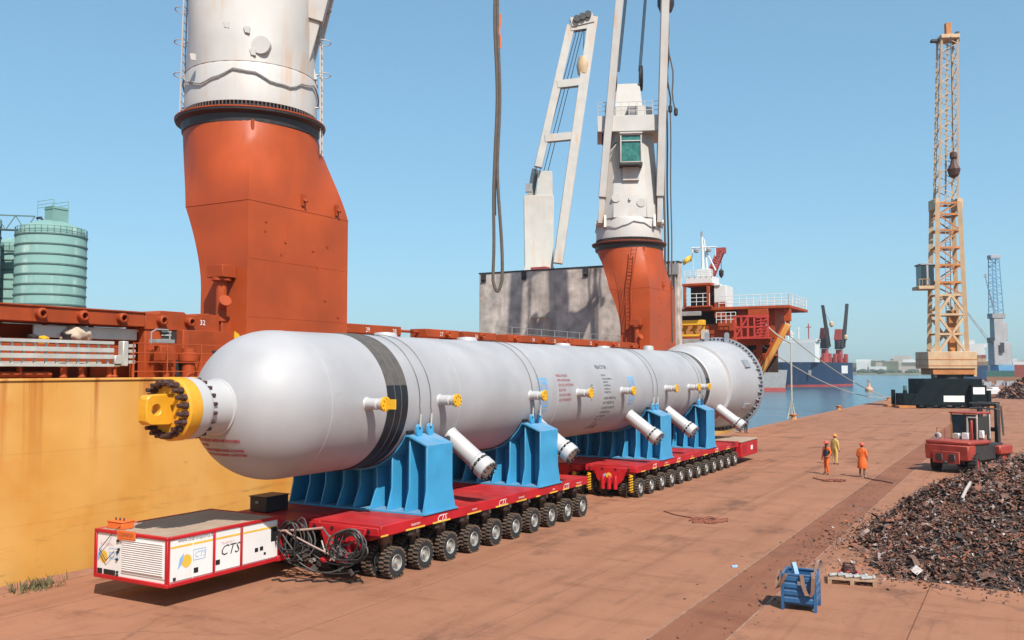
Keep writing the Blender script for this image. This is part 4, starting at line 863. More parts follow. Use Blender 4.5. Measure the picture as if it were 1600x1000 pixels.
for i in range(n + 1): t = i / n; vs += [(-36.4 - 1.25 * t, YS + .8 + .12 * math.sin(t * 7), 20.1 - .55 * t + .1 * math.sin(t * 5)), (-36.4 - 1.1 * t, YS + .85 + .12 * math.sin(t * 7 + .5), 19.4 - .55 * t)]
s.add(vs, [(2*i, 2*i+1, 2*i+3, 2*i+2) for i in range(n)]); fo = s.build('signal_flag', MT['txtyel'], None); fo.modifiers.new('solidify', 'SOLIDIFY').thickness = .02; tag(fo, 'small yellow signal flag flying beside the white mast', 'flag')
def lattice_boom(root, a, b_, w0, w1, mat, n=10, r=.09):
    a, b_ = Vector(a), Vector(b_); d = (b_ - a).normalized(); u = d.cross(Vector((0, 1, 0))).normalized(); v = d.cross(u); s = MB(); prev = None
    for k in range(n + 1):
        t = k / n; w = w0 + (w1 - w0) * t; p = a.lerp(b_, t); c = [p + u * (w / 2 * i) + v * (w / 2 * j) for i, j in ((1, 1), (-1, 1), (-1, -1), (1, -1))]
        for q in range(4): s.cyl(c[q], c[(q+1) % 4], r * .6, n=5)
        if prev:
            for q in range(4): s.cyl(prev[q], c[q], r, n=6); s.cyl(prev[q], c[(q+1) % 4], r * .55, n=5)
        prev = c
    return s.build('lattice_boom', mat, root)

s = MB(); rd = random.Random(6)
for k in range(170):
    x, y = rd.gauss(-22.3, .22), rd.gauss(14.6, .35); h = rd.uniform(.06, .3); a = rd.uniform(0, 6.28); dx, dy = .02 * math.cos(a), .02 * math.sin(a); lx, ly = rd.gauss(0, .08), rd.gauss(0, .08)
    s.add([(x - dx, y - dy, 0), (x + dx, y + dy, 0), (x + lx * .5 + dx * .7, y + ly * .5 + dy * .7, h * .6), (x + lx, y + ly, h), (x + lx * .5 - dx * .7, y + ly * .5 - dy * .7, h * .6)], [(0, 1, 2, 3, 4)])
stuff(tag(s.build('weeds', M('dry_weeds', (.14, .12, .05), .9, var=.4, vs=9), None, smooth=0), 'small dry weed tuft at the quay edge below the yellow hull', 'weeds'))
# ------------------------------------------------------------------ ship cranes
def pedestal(root, cy, ladder=False):
    """thin rectangular column in the ship's side, swept out to a round top"""
    cx = -28.05; rx0, rx1, ry = -27.65, -25.2, 2.88; n = 64; rings = []
    def section(z):
        t = min(1, max(0, (z - 12.0) / 3.5)); te = t * t * (3 - 2 * t) * .35 + t * .65
        sb = min(1, max(0, (z - 8.8) / 3.2)); back = rx0 - (sb ** 1.6) * .95; out = []
        for k in range(n):
            a = 2 * math.pi * k / n; c, s_ = math.cos(a), math.sin(a)
            q = max(abs(c), abs(s_)); sx, sy = c / q, s_ / q                        # square
            bx = (rx1 + back) / 2 + sx * (rx1 - back) / 2; by = sy * ry
            ccx, ccy = cx + 2.72 * c, 2.72 * s_
            out.append(Vector((bx * (1 - te) + ccx * te, cy + by * (1 - te) + ccy * te, z)))
        return out
    for z in (HZ, 7, 8.8, 9.2, 9.6, 10, 10.4, 10.8, 11.2, 11.6, 12.0, 12.4, 12.8, 13.2, 13.7, 14.2, 14.7, 15.1, 15.5): rings.append(section(z))
    s = MB(); s.loft(rings); p = s.build('pedestal', MT['redpale'], root, smooth=24)
    for z in (12.0,):
        s = MB(); r0 = section(z); s.tube([v + (v - Vector(((rx1 + rx0) / 2, cy, z))).normalized() * .004 for v in r0 + r0[:1]], .015, 4); s.build('weld_seam', MT['redpale'], p)
    for yy in (cy - .9, cy + 1.0):
        s = MB(); s.cyl((rx1 + .001, yy, HZ), (rx1 + .001, yy, 11.98), .008, n=5); s.build('weld_seam', MT['redpale'], p)
    for zz in (7.6, 9.8):
        s = MB(); s.cyl((rx1 + .001, cy - ry + .05, zz), (rx1 + .001, cy + ry - .05, zz), .008, n=5); s.build('weld_seam', MT['redpale'], p)
    rq = random.Random(int(cy))
    for k in range(9):
        s = MB(); c = Vector((rx1 + .01, cy + rq.uniform(-2.3, 2.3), rq.uniform(7.8, 11.6))); s.box(c, (.05, rq.uniform(.05, .12), rq.uniform(.05, .14))); s.build('lug_stub', MT['redpale'], p)
    # exhaust trunk on the end face and fittings
    yf = cy - ry
    s = MB(); s.bb(-26.6, -25.75, yf - .7, yf - .02, 9.05, 9.5); s.cyl((-26.15, yf - .36, 7.4), (-26.15, yf - .36, 9.06), .2, n=16); s.cyl((-26.15, yf - .36, 8.92), (-26.15, yf - .36, 9.05), .36, n=16); s.cyl((-26.15, yf - .36, 7.9), (-25.75, yf - .55, 8.15), .16, n=12); s.cyl((-25.75, yf - .55, 8.15), (-25.7, yf - .57, 8.18), .24, n=14); s.bb(-26.3, -26.0, yf - .45, yf, HZ, 7.5); s.build('vent_trunk', MT['red'], p, bevel=.015)
    for dy, z in ((3.95 - 1.0, 12.45), (5.0, 12.35)):
        s = MB(); s.prism([(-.1, -.25), (.1, -.25), (.1, .22), (-.1, .22)], (-25.2 + .02, yf + dy, z), (0, 1, 0), (0, 0, 1), .08); s.cyl((-25.15, yf + dy, z), (-24.98, yf + dy, z - .1), .05, n=8); s.build('padeye', MT['red'], p)
    for dy, z in ((.05, 15.05),):
        s = MB(); s.cyl((-26.0, cy - 1.95, 14.95), (-26.0, cy - 1.95, 15.35), .07, n=8); s.build('grease_pipe', MT['red'], p)
    if ladder:
        s = MB()
        for sx in (-.22, .22): s.tube([(-26.9 + sx, yf - .15, 7.2), (-26.9 + sx, yf - .15, 12.2), (-26.9 + sx + .5, yf - .1, 15.3)], .035, 6)
        for k in range(24):
            z = 7.4 + k * .33; x = -26.9 + (.5 * (z - 12.2) / 3.1 if z > 12.2 else 0); s.cyl((x - .22, yf - .15, z), (x + .22, yf - .15, z), .025, n=5)
        s.build('ladder', MT['red'], p)
        for k in range(4): s = MB(); x = -27.35 - .12 * k; s.tube([(x + .25, yf - .08, 8.5), (x, yf - .05, 11.5), (x - .45, yf + .12, 13.2), (x - .6, yf + .4, 15.3)], .035, 6); s.build('cable_pipe', MT['red'], p)
    return p
def slew(root, cx, cy):
    s = MB(); s.lathe([(2.7, 15.25), (2.76, 15.3), (2.8, 15.62), (3.02, 15.72), (3.04, 15.82), (2.6, 15.84)], (cx, cy, 0), (0, 0, 1), 96); s.build('slew_flange', MT['dark'], root)
    s = MB(); s.lathe([(3.035, 15.8), (3.055, 15.81), (3.055, 15.86), (2.9, 15.87)], (cx, cy, 0), (0, 0, 1), 96); s.build('flange_rim', MT['red'], root)
    s = MB(); s.cyl((cx, cy, 15.84), (cx, cy, 16.2), 2.6, n=64); s.build('slew_ring', MT['blackbolt'], root)
    for k in range(110):
        t = 2 * math.pi * k / 110; p = Vector((cx + 2.67 * math.cos(t), cy + 2.67 * math.sin(t), 15.85)); s = MB(); s.cyl(p, p + Vector((0, 0, .3)), .045, n=6); s.build('slew_bolt', MT['bolt'] if k % 3 else MT['dark'], root)
def rot2(v, a, o): c, s_ = math.cos(a), math.sin(a); return Vector((o[0] + v[0] * c - v[1] * s_, o[1] + v[0] * s_ + v[1] * c, v[2]))
def ship_crane(cy, front, label, lean, zt, ladder, cab, fx=1.5, fy_=2.36, fz=17.4, wide=False, tip=None):
    """front: heading of the boom (radians from +X); local frame x = front, y = left"""
    cx = -28.05; root = thing('ship_crane', (cx, cy, HZ), label, 'crane', 'white ship cranes on red pedestals'); o = (cx, cy)
    W = lambda x, y, z: rot2((x, y, z), front, o)
    pedestal(root, cy, ladder); slew(root, cx, cy)
    s = MB(); s.lathe([(2.55, 16.14), (2.68, 16.16), (2.68, 17.6), (2.62, 17.75), (2.5, 17.76)], (cx, cy, 0), (0, 0, 1), 96, capb=True); s.build('base_drum', MT['white'], root, smooth=40)
    # tower: chamfered box that tapers upward
    def sec(z, k, wx, wy): return [W(x * wx, y * wy, z) for x, y in ((1, .55), (.6, 1), (-.7, 1), (-1, .6), (-1, -.6), (-.7, -1), (.6, -1), (1, -.55))]
    def rsec(z, t):
        out = []
        for k in range(32):
            a = 2 * math.pi * (k + .5) / 32; c, s_ = math.cos(a), math.sin(a); q = min(1 / max(abs(c), abs(s_)), 1.22); out.append(W(2.66 * c * (1 - t) + 2.42 * c * q * t, 2.66 * s_ * (1 - t) + 2.42 * s_ * q * t, z))
        return out
    s = MB(); s.loft([rsec(17.7, 0), rsec(18.3, .12), rsec(19.2, .5), rsec(20.2, .85), rsec(21, 1), rsec(zt - 3, 1)] if wide else [sec(17.7, 0, 2.45, 2.45), sec(19.5, 0, 2.35, 2.35), sec(24.4, 0, 1.55, 2.0), sec(zt - 3, 0, 1.5, 1.9)]); s.build('tower', MT['white'], root, bevel=.04)
    s = MB(); L = [W(x, y, z) for z in (24.7, 26.0) for x, y in ((2.3, 2.55), (-1.9, 2.55), (-1.9, -2.55), (2.3, -2.55))]; s.add(L, [(0,1,2,3)[::-1], (4,5,6,7), (0,1,5,4), (1,2,6,5), (2,3,7,6), (3,0,4,7)]); s.build('platform_beam', MT['white'], root, bevel=.03)
    s = MB()
    for k in range(9):
        y = -2.5 + 5.0 * k / 8; s.cyl(W(2.25, y, 26), W(2.25, y, 27.1), .03, n=5)
    for z in (26.4, 26.75, 27.1): s.cyl(W(2.25, -2.5, z), W(2.25, 2.5, z), .025, n=5)
    s.build('platform_rail', MT['white'], root)
    s = MB(); s.loft([[W(x, y, z) for x, y in ((1.3 * k, 1.25 * k), (-1.2 * k, 1.25 * k), (-1.2 * k, -1.25 * k), (1.3 * k, -1.25 * k))] for z, k in ((26.0, 1.0), (29.0, .72))]); s.build('mast_head', MT['white'], root, bevel=.03)
    for y in (-1.05, 1.05):
        s = MB(); ax = W(0, 1, 0) - W(0, 0, 0); s.lathe([(.3, -.12), (1.0, -.14), (1.05, -.1), (.98, 0), (1.05, .1), (1.0, .14), (.3, .12)], W(.3, y, 29.6), ax, 32); s.build('sheave', MT['dark'], root)
    s = MB(); s.bb(-.5, .5, -.4, .4, -.35, .35); s.v = [W(v.x + 1.6, v.y + .3, v.z + 26.45) for v in s.v]; s.build('winch_box', MT['greyp'], root)
    # boom legs
    TP = lambda q: Vector((tip[0], tip[1], zt + 22)) + (W(0, 1, 0) - W(0, 0, 0)) * (q * fy_ * .54)
    for sd in (-1, 1):
        a, b_ = W(fx, sd * fy_, fz), (TP(sd) if tip else W(lean, sd * fy_ * .64, zt + 22)); s = MB(); up = W(1, 0, 0) - W(0, 0, 0)
        s.beam(a, a.lerp(b_, .06), .42, .9, up); s.beam(a.lerp(b_, .06), b_, .62, 1.15, up); s.build('boom_leg', MT['white'], root, bevel=.03)
        s = MB(); ax = W(0, 1, 0) - W(0, 0, 0); s.cyl(a - ax * .35, a + ax * .35, .24, n=16); s.build('boom_pin', MT['white'], root)
        s = MB(); c = W(fx, sd * (fy_ - .4), fz - .4); s.prism([(-.7, 0), (.8, 0), (.5, 1.0), (-.2, 1.0)], c, W(1, 0, 0) - W(0, 0, 0), (0, 0, 1), .2); s.build('boom_bracket', MT['white'], root)
    for q in (.66, .97):
        a, b_ = W(fx, -fy_, fz).lerp(TP(-1) if tip else W(lean, -fy_ * .64, zt + 22), q), W(fx, fy_, fz).lerp(TP(1) if tip else W(lean, fy_ * .64, zt + 22), q); s = MB(); s.beam(a, b_, .7, .7); s.build('boom_crossbar', MT['white'], root)
    for k in range(6):
        y = -.9 + (k % 3) * .09 + (1.75 if k > 2 else 0); s = MB(); s.cyl(W(.9, y, 30.0), (TP(y * .5) if tip else W(lean - .3, y * .7, zt + 21.6)), .035, n=5); s.build('luffing_rope', MT['cable'], root)
    # ladders on both flanks, cable run round the drum
    if wide:
        rv, fv = Vector((.871, .491, 0)), Vector((-.491, .871, 0)); O_ = Vector((cx, cy, 0))
        for sd, z0 in ((-1, 16.3), (1, 14.6)):
            L_ = lambda d, e, z: O_ + rv * (sd * d) + fv * e + Vector((0, 0, z)); s = MB()
            for e in (-.2, .2): s.cyl(L_(2.95, e, z0), L_(2.8, e, 26.5), .032, n=5)
            for k in range(int((26.5 - z0) / .34)): z = z0 + .2 + k * .34; d = 2.95 - .15 * (z - z0) / (26.5 - z0); s.cyl(L_(d, -.2, z), L_(d, .2, z), .02, n=5)
            for z in (16.6, 18.0, 19.4, 20.8, 22.4, 24):
                s.cyl(L_(2.45, 0, z), L_(2.95, 0, z), .04, n=5)
                if z > 17: s.tube([L_(2.9 + .4 * math.sin(R(t)), .4 * math.cos(R(t)), z) for t in range(0, 181, 30)], .022, 5)
            s.build('flank_ladder', MT['white'], root)
        for px_, pz in ((-1.6, 17.9), (-.3, 19.2), (.5, 19.0), (.75, 18.1)):
            c = O_ + rv * px_ - fv * 2.55 + Vector((0, 0, pz)); s = MB(); s.prism([(-.06, -.12), (.12, -.16), (.12, .1), (-.05, .14), (-.12, .1)], c, rv, (0, 0, 1), .1); s.build('padeye', MT['white'], root)
        s = MB(); c = O_ + rv * 1.05 - fv * 2.42 + Vector((0, 0, 18.4)); s.cyl(c + fv * .2, c - fv * .12, .36, n=24); s.build('pivot_cap', MT['white'], root)
        s = MB(); s.bb(-.02, .02, -.03, .03, 0, 2.4); s.v = [O_ + rv * (v.x + .15) - fv * (2.42 + v.y) + Vector((0, 0, 19.3 + v.z)) for v in s.v]; s.build('seam_strip', MT['greyp'], root)
    pts = []
    for k in range(61):
        t = 2 * math.pi * k / 60; pts.append((cx + 2.74 * math.cos(t), cy + 2.74 * math.sin(t), 17.2 + .22 * math.sin(5 * t) - .1 * abs(math.sin(9 * t))))
    s = MB(); s.tube(pts, .035, 5); s.build('cable_run', MT['greyp'], root)
    for k in range(0 if wide else 7):
        t = R(-110 + k * 22); p = Vector((cx + 2.45 * math.cos(t), cy + 2.45 * math.sin(t), 18.2 + .5 * (k % 3))); s = MB(); s.box(p, (.16, .16, .22), (0, 0, t)); s.build('padeye', MT['white'], root)
    for x, y, z in (() if wide else ((2.3, .9, 18.9), (2.3, -1.1, 19.3))):
        s = MB(); ax = W(1, 0, 0) - W(0, 0, 0); s.cyl(W(x - .2, y, z), W(x + .16, y, z), .34, n=20); s.build('pivot_cap', MT['white'], root)
    if cab:
        def wbox(name, x0, x1, y0, y1, z0, z1, m, par=None):
            s = MB(); s.bb(x0, x1, y0, y1, z0, z1); s.v = [W(*v) for v in s.v]; return s.build(name, MT[m], par or root, bevel=.02)
        y0, y1, x0, x1, z0, z1 = -.75, .95, 1.3, 3.0, 22.0, 24.3
        cb = wbox('cab', x0, x1 - .1, y0 + .08, y1 - .08, z0 + .1, z1 - .1, 'gglass')
        for x in (x0, x1 - .1):
            for y in (y0, y1 - .1): wbox('cab_post', x, x + .1, y, y + .1, z0, z1, 'white', cb)
        for z in (z0, z1 - .1, z0 + 1.7):
            wbox('cab_frame', x1 - .08, x1 + .01, y0 + .1, y1 - .1, z, z + .09, 'white', cb); wbox('cab_frame', x0 + .1, x1 - .1, y0 - .01, y0 + .08, z, z + .09, 'white', cb); wbox('cab_frame', x0 + .1, x1 - .1, y1 - .08, y1 + .01, z, z + .09, 'white', cb)
        wbox('cab_roof', x0 - .05, x1 + .1, y0 - .05, y1 + .05, z1, z1 + .12, 'white', cb); wbox('cab_floor', x0, x1 + .15, y0 - .05, y1 + .05, z0 - .22, z0, 'dark', cb)
        wbox('cab_bracket', 1.2, 2.4, y0 + .2, y1 - .2, 20.7, z0 - .22, 'white', cb)
        s = MB(); s.tube([W(1.7, -2.1, 26), W(1.75, -2.15, 23.8), W(1.9, -1.6, 23.3), W(2.0, -1.0, 23.9)], .06, 6); s.build('cable_run', MT['cable'], root)
    return root, W
C1, W1 = ship_crane(27.45, R(40), 'white ship crane on the tall red pedestal rising behind the domed end', 10.9, 28, False, False, 1.9, .9, 18.2, True, (-17.42, 29.75))
C2, W2 = ship_crane(69.3, R(-66), 'white ship crane with green cab on the red pedestal beside the grey hatch panel', 5.0, 30, True, True, tip=(-24.2, 65.8))
# lifting gear of the far crane: hook block and long slings beside its boom
hb = thing('hook_block', (-24.9, 69.6, 7.7), 'black hook block with long hanging slings beside the far ship crane boom', 'hook block')
cxh, cyh = -25.45, 71.4
s = MB(); s.lathe([(.05, -.9), (.5, -.7), (.7, -.2), (.7, .5), (.35, .9), (.1, 1.0)], (cxh, cyh, 36.3), (0, 0, 1), 16); s.build('block', MT['dark'], hb)
for k in range(3): s = MB(); s.cyl((cxh - .3 + .3 * k, cyh, 37.2), (-24.4 + .2 * k, 65.8, 51.6), .04, n=5); s.build('hoist_rope', MT['cable'], hb)
for dx, dy, z1, r, mt in ((-.55, 0, 27.2, .07, 'cable'), (-.15, .2, 27.6, .1, 'cable'), (.25, 0, 27.3, .08, 'cable'), (.7, .1, 27.0, .07, 'slingc')):
    pts = [(cxh + dx * k / 10 + .12 * math.sin(k * 1.3 + dx * 9), cyh + dy, 35.6 + (z1 - 35.6) * k / 10) for k in range(11)]
    s = MB(); s.tube(pts, r, 6); s.build('sling', MT[mt], hb); s = MB(); s.lathe([(.05, -.35), (.17, -.25), (.17, .2), (.06, .35)], pts[-1], (0, 0, 1), 10); s.build('shackle', MT['dark'], hb)
for dx, z0, r, mt in ((-.28, 7.7, .1, 'slingc'), (.0, 7.7, .08, 'cable'), (.3, 7.9, .06, 'slingc')):
    s = MB(); s.tube([(cxh + dx + .03 * math.sin(k), cyh, 27.2 + (z0 - 27.2) * k / 14) for k in range(15)], r, 6); s.build('sling', MT[mt], hb)
# heavy sling hanging from the first crane above the vessel
sl = thing('hanging_sling', (-17.4, 29.75, 8.5), 'heavy brown wire rope sling hanging in a long loop above the vessel', 'sling')
hx, hy = -17.42, 29.75
rt = [Vector((math.cos(R(29.4)), math.sin(R(29.4)), 0)) * v for v in (1,)][0]
L1 = []; L2 = []
for k in range(31):
    z = 24.0 - (24.0 - 9.0) * k / 30; q = max(0, (13.2 - z) / 4.2)
    sep = .055 + .14 * (min(1, q) ** .8) * (1 if z > 9.4 else .9)
    wob = .05 * math.sin(k * .5) - .0 * k
    L1.append(Vector((hx, hy, z)) + rt * (wob - sep * 1.1)); L2.append(Vector((hx, hy, z)) + rt * (wob + sep * .8))
bot = [L1[-1] + (L2[-1] - L1[-1]) * (k / 8) + Vector((0, 0, -.42 * math.sin(math.pi * k / 8))) for k in range(1, 8)]
s = MB(); s.tube(L1 + bot + L2[::-1], .062, 8); s.build('rope_loop', MT['slingc'], sl)
s = MB(); s.tube([p + rt * .07 for p in L1[:26]], .03, 6); s.build('rope_tail', MT['cable'], sl)
s = MB(); s.lathe([(.1, 24.0), (.4, 24.1), (.55, 24.8), (.5, 25.6), (.2, 26.0)], (hx, hy, 0), (0, 0, 1), 16); s.build('hook', MT['dark'], sl)
for k in (-.2, .2): s = MB(); s.cyl((hx + k, hy, 25.9), (hx + k, hy, 49.5), .04, n=5); s.build('hoist_rope', MT['cable'], sl)
s = MB(); s.tube([Vector((hx, hy, 18.0 + .15 * k)) + rt * (.1 + .03 * math.sin(k)) for k in range(10)], .035, 5); s.build('orange_tape', MT['orange'], sl)

# white crane further along, beyond the panel
wc = thing('white_deck_crane', (-51, 97, 5.0), 'slim white deck crane with raised twin leg boom behind the grey hatch panel', 'crane'); ax = Vector((math.cos(R(29.4)), math.sin(R(29.4)), 0)); O = Vector((-51.0, 97.0, 0)); fy = Vector((-ax.y, ax.x, 0))
def wcp(x, y, z): return O + ax * x + fy * y + Vector((0, 0, z))
s = MB(); s.loft([[wcp(x * k, y * k, z) for x, y in ((-1.7, -1.7), (1.7, -1.7), (1.7, 1.7), (-1.7, 1.7))] for z, k in ((5, 1.1), (17.5, 1.1), (18.0, 1.0), (26.5, 1.05))]); s.build('house', MT['offwhite'], wc, bevel=.05)
s = MB(); s.loft([[wcp(x, y, z) for x, y in ((a, -1.4), (b_, -1.4), (b_, 1.4), (a, 1.4))] for z, a, b_ in ((26.5, -.4, 1.75), (29.5, .0, 1.6))]); s.build('house_top', MT['offwhite'], wc, bevel=.05)
s = MB(); s.beam(wcp(-.95, 0, 26.5), wcp(-.4, 0, 30), .9, .5); s.build('sheave_arm', MT['offwhite'], wc)
s = MB(); s.bb(-.4, .4, -.3, .3, -.5, .5); s.v = [wcp(v.x - 1.2, v.y - 1.5, v.z + 27.4) for v in s.v]; s.build('ventilator', MT['greyp'], wc)
tp1, tp2 = wcp(3.9, -1.5, 47.2), wcp(6.6, -1.5, 48.3)
for a, b_, w in ((wcp(-.1, -1.9, 29.8), tp1, .95), (wcp(2.2, -2.2, 18.2), tp2, 1.15)):
    s = MB(); s.beam(a, b_, w, w * .8, fy); s.build('boom_leg', MT['offwhite'], wc, bevel=.04)
for q in (.22, .58, .985):
    a = wcp(-.1, -1.9, 29.8).lerp(tp1, q if q > .3 else .2); b2 = wcp(2.2, -2.2, 18.2).lerp(tp2, .44 + q * .55 if q < .9 else .97); b2.z = a.z + .4
    s = MB(); s.beam(a, b2, .9, .9, fy); s.build('boom_crossbar', MT['offwhite'], wc)
s = MB(); s.beam(tp1 + Vector((0, 0, .3)), tp2 + Vector((0, 0, -.2)), 1.1, 1.2, fy); s.build('boom_head', MT['offwhite'], wc)
for k in range(3): s = MB(); a = tp1.lerp(tp2, .25 + .25 * k) + Vector((0, 0, .3)); s.cyl(a - fy * .95 + Vector((0, 0, .05)), a + fy * .95 + Vector((0, 0, .05)), .42, n=14); s.build('sheave', MT['dark'], wc)
for k in range(4): s = MB(); s.cyl(tp1.lerp(tp2, .2 + .15 * k), wcp(-.4 + .5 * k, -1.0, 29.5), .045, n=5); s.build('luffing_rope', MT['cable'], wc)
s = MB(); h0 = tp1.lerp(tp2, .6) + Vector((0, 0, -5.5)) - ax * .4; s.lathe([(.1, -1.4), (.7, -1.1), (.85, 0), (.6, 1.0), (.1, 1.3)], h0 + ax * .3, (0, 0, 1), 14); s.build('hook_block', MT['ochre'], wc); s = MB(); s.cyl(h0 + ax * .3, tp1.lerp(tp2, .6), .05, n=5); s.build('hoist_rope', MT['cable'], wc)
# red lattice booms of small cranes beyond
def small_crane(pb, pt, label, w=1.1, drop=6, mat='bred'):
    root = thing('red_lattice_crane', pb, label, 'crane', 'red lattice cranes beyond the ship'); pb = Vector(pb); pt = Vector(pt)
    s = MB(); s.bb(pb.x - 1.2, pb.x + 1.2, pb.y - 1.2, pb.y + 1.2, -1.8, pb.z); s.build('post', MT[mat], root)
    lattice_boom(root, pb, pt, w * 1.3, w, MT[mat], 12, .13)
    s = MB(); s.box(pt, (w * 1.8, w, w * 1.1)); s.build('boom_head', MT[mat], root)
    s = MB(); s.cyl(pt, pt - Vector((0, 0, drop)), .05, n=5); s.lathe([(.05, -.8), (.35, -.4), (.4, .3), (.05, .7)], pt - Vector((0, 0, drop)), (0, 0, 1), 8); s.build('hook_line', MT['dark'], root)
small_crane((-44.8, 96, 10.5), (-49.2, 94.0, 17.0), 'red lattice crane boom poking out left of the grey hatch panel')
small_crane((-42.6, 138.0, 19.6), (-40.9, 139.0, 24.2), 'red lattice crane boom standing just right of the white mast', .8, 3.5)
# ------------------------------------------------------------------ silos across the basin
def silo(x, y, r, h, label, head=True):
    root = thing('green_silo', (x, y, .1), label, 'silo', 'green silos behind the ship'); s = MB(); s.lathe([(r, .1), (r, h), (r * .86, h + 1.6), (r * .4, h + 2.6), (.01, h + 2.7)], (x, y, 0), (0, 0, 1), 64); s.build('drum', MT['silo'], root)
    z = 1.5
    while z < h + .1:
        s = MB(); s.lathe([(r, z - .14), (r + .12, z - .1), (r + .12, z + .1), (r, z + .14)], (x, y, 0), (0, 0, 1), 64); s.build('hoop', MT['silod'], root); z += 1.62
    s = MB()
    for k in range(36):
        t = 2 * math.pi * k / 36; p = Vector((x + r * math.cos(t), y + r * math.sin(t), h)); s.cyl(p, p + Vector((0, 0, 1.3)), .05, n=4)
    for q in (.65, 1.3): s.tube([(x + r * math.cos(2*math.pi*k/36), y + r * math.sin(2*math.pi*k/36), h + q) for k in range(37)], .04, 4)
    s.build('roof_rail', MT['silod'], root)
    if head:
        s = MB(); s.bb(x - .2, x + 2.3, y - 1.2, y + 1.2, h + 1.5, h + 4.9); s.bb(x - .3, x + 2.4, y - 1.3, y + 1.3, h + 4.5, h + 4.7); s.build('head_house', MT['silo'], root)
        s = MB()
        for dx in (-2.0, 2.3):
            for dy in (-1.3, 1.3): s.cyl((x + dx, y + dy, h + 1.5), (x + dx, y + dy, h + 6.0), .06, n=5)
        for z in (h + 4.9, h + 5.4, h + 6.0):
            for dy in (-1.3, 1.3): s.cyl((x - 2.0, y + dy, z), (x + 2.3, y + dy, z), .05, n=5)
        s.build('head_frame', MT['silo'], root); s = MB(); s.tube([(x - 1.9, y - 1.4, h + 3.2), (x - .9, y - 1.4, h + 3.2), (x - .5, y - 1.4, h + 2.8), (x - .5, y - 1.4, h + 2.0)], .22, 8); s.build('duct', MT['dark'], root)
    return root
silo(-139.4, 92.5, 5.35, 27.4, 'large pale green hooped silo with a head house, behind the ship on the left')
silo(-152.6, 95.4, 5.2, 25.8, 'narrow strip of green silo between two larger silos on the left', False)
silo(-150.0, 84.6, 5.0, 29.0, 'pale green silo cut by the left picture edge', False)
br = thing('silo_bridge', (-146, 89, 27), 'green lattice walkway bridge between the silos', 'bridge'); a, b_ = Vector((-146.4, 87.3, 28.6)), Vector((-142.2, 91.3, 28.6)); s = MB()
for dz in (0, 2.4): s.beam(a + Vector((0, 0, dz)), b_ + Vector((0, 0, dz)), .2, .2)
for k in range(4):
    p, q = a.lerp(b_, k / 4), a.lerp(b_, (k + 1) / 4); s.beam(p, q + Vector((0, 0, 2.4)), .13, .13) if k % 2 else s.beam(p + Vector((0, 0, 2.4)), q, .13, .13)
s.build('truss', MT['silod'], br); s = MB(); s.beam(a, b_, 1.6, .12); s.build('walkway', MT['silod'], br)

# ------------------------------------------------------------------ ochre harbour crane on the quay
hc = thing('harbour_crane', (-9.9, 150.3, 0), 'tall ochre lattice harbour crane on a black chassis at the quay edge', 'crane'); HO = Vector((-9.9, 150.3, 0)); HA = R(24)
def hp_(x, y, z): c, s_ = math.cos(HA), math.sin(HA); return HO + Vector((x * c - y * s_, x * s_ + y * c, z))
def hbox(name, x0, x1, y0, y1, z0, z1, m, bv=.05):
    s = MB(); s.bb(x0, x1, y0, y1, z0, z1); s.v = [hp_(*v) for v in s.v]; return s.build(name, MT[m], hc, bevel=bv)
hbox('chassis', -4.9, 3.4, -3.2, 3.2, .4, 4.3, 'navy'); hbox('chassis_step', -7.0, -4.9, -2.6, 2.6, .4, 2.1, 'navy'); hbox('chassis_step', 1.5, 3.6, -4.2, -3.2, .3, 3.4, 'navy')
s = MB(); s.prism([(-6.9, .5), (-4.5, .5), (-1.0, 3.9), (-4.5, 3.9)], hp_(0, -3.25, 0), hp_(1, 0, 0) - hp_(0, 0, 0), (0, 0, 1), .3); s.build('chassis_brace', MT['navy'], hc)
for x in (-7.2, 4.6):
    for y in (-2.4, 3.0): hbox('outrigger_pad', x - 1.2, x + 1.2, y - 1.0, y + 1.0, .002, .4, 'ochrust'); hbox('outrigger_post', x - .25, x + .25, y - .25, y + .25, .4, 2.6, 'navy')
hbox('green_beacon', -7.4, -7.0, -2.6, -2.2, 2.6, 3.3, 'cont3')
for x in range(-4, 3, 2):
    for y in (-2.6, 2.6):
        s = MB(); s.cyl(hp_(x, y - .4, .6), hp_(x, y + .4, .6), .6, n=18); s.build('wheel', MT['tyre'], hc)
for x, z, w, h, m_ in ((-4.0, 3.2, .9, .7, 'txtwht'), (-3.5, 2.4, .6, .6, 'txtwht'), (-4.0, 2.0, .6, .3, 'orange'), (2.5, 2.6, 1.6, 1.0, 'txtwht'), (-.6, 1.4, 2.9, .9, 'txtwht')): hbox('sign_plate', x - w / 2, x + w / 2, -3.24 if x < 1.5 else -4.24, -3.2 if x < 1.5 else -4.2, z - h / 2, z + h / 2, m_, 0)
s = MB(); s.cyl(hp_(-.3, 0, 4.2), hp_(-.3, 0, 5.0), 2.2, n=32); s.build('slew_ring', MT['dark'], hc)
hbox('machine_house_floor', -3.2, 2.7, -2.5, 2.5, 4.9, 5.8, 'ochrust'); hbox('machine_house', -3.9, 3.0, -2.7, 2.7, 5.8, 8.3, 'ochre')
for z in (6.2, 7.1): hbox('house_rib', -3.95, 3.05, -2.75, 2.75, z, z + .08, 'ochrust', 0)
hbox('end_weight', 2.7, 3.2, -2.0, 2.0, 4.6, 5.8, 'ochre'); hbox('vent', -3.0, -2.6, -2.4, -2.0, 4.4, 4.9, 'dark')
HT_ = 30.5
def tw(z): t = (z - 8) / (HT_ - 8); return 2.12 - .55 * t, -.1 + .2 * t      # half width, drift to the right
zs = [8.0, 10.9, 13.8, 16.7, 18.6, 21.2, 23.8, 26.4, 28.8, HT_]
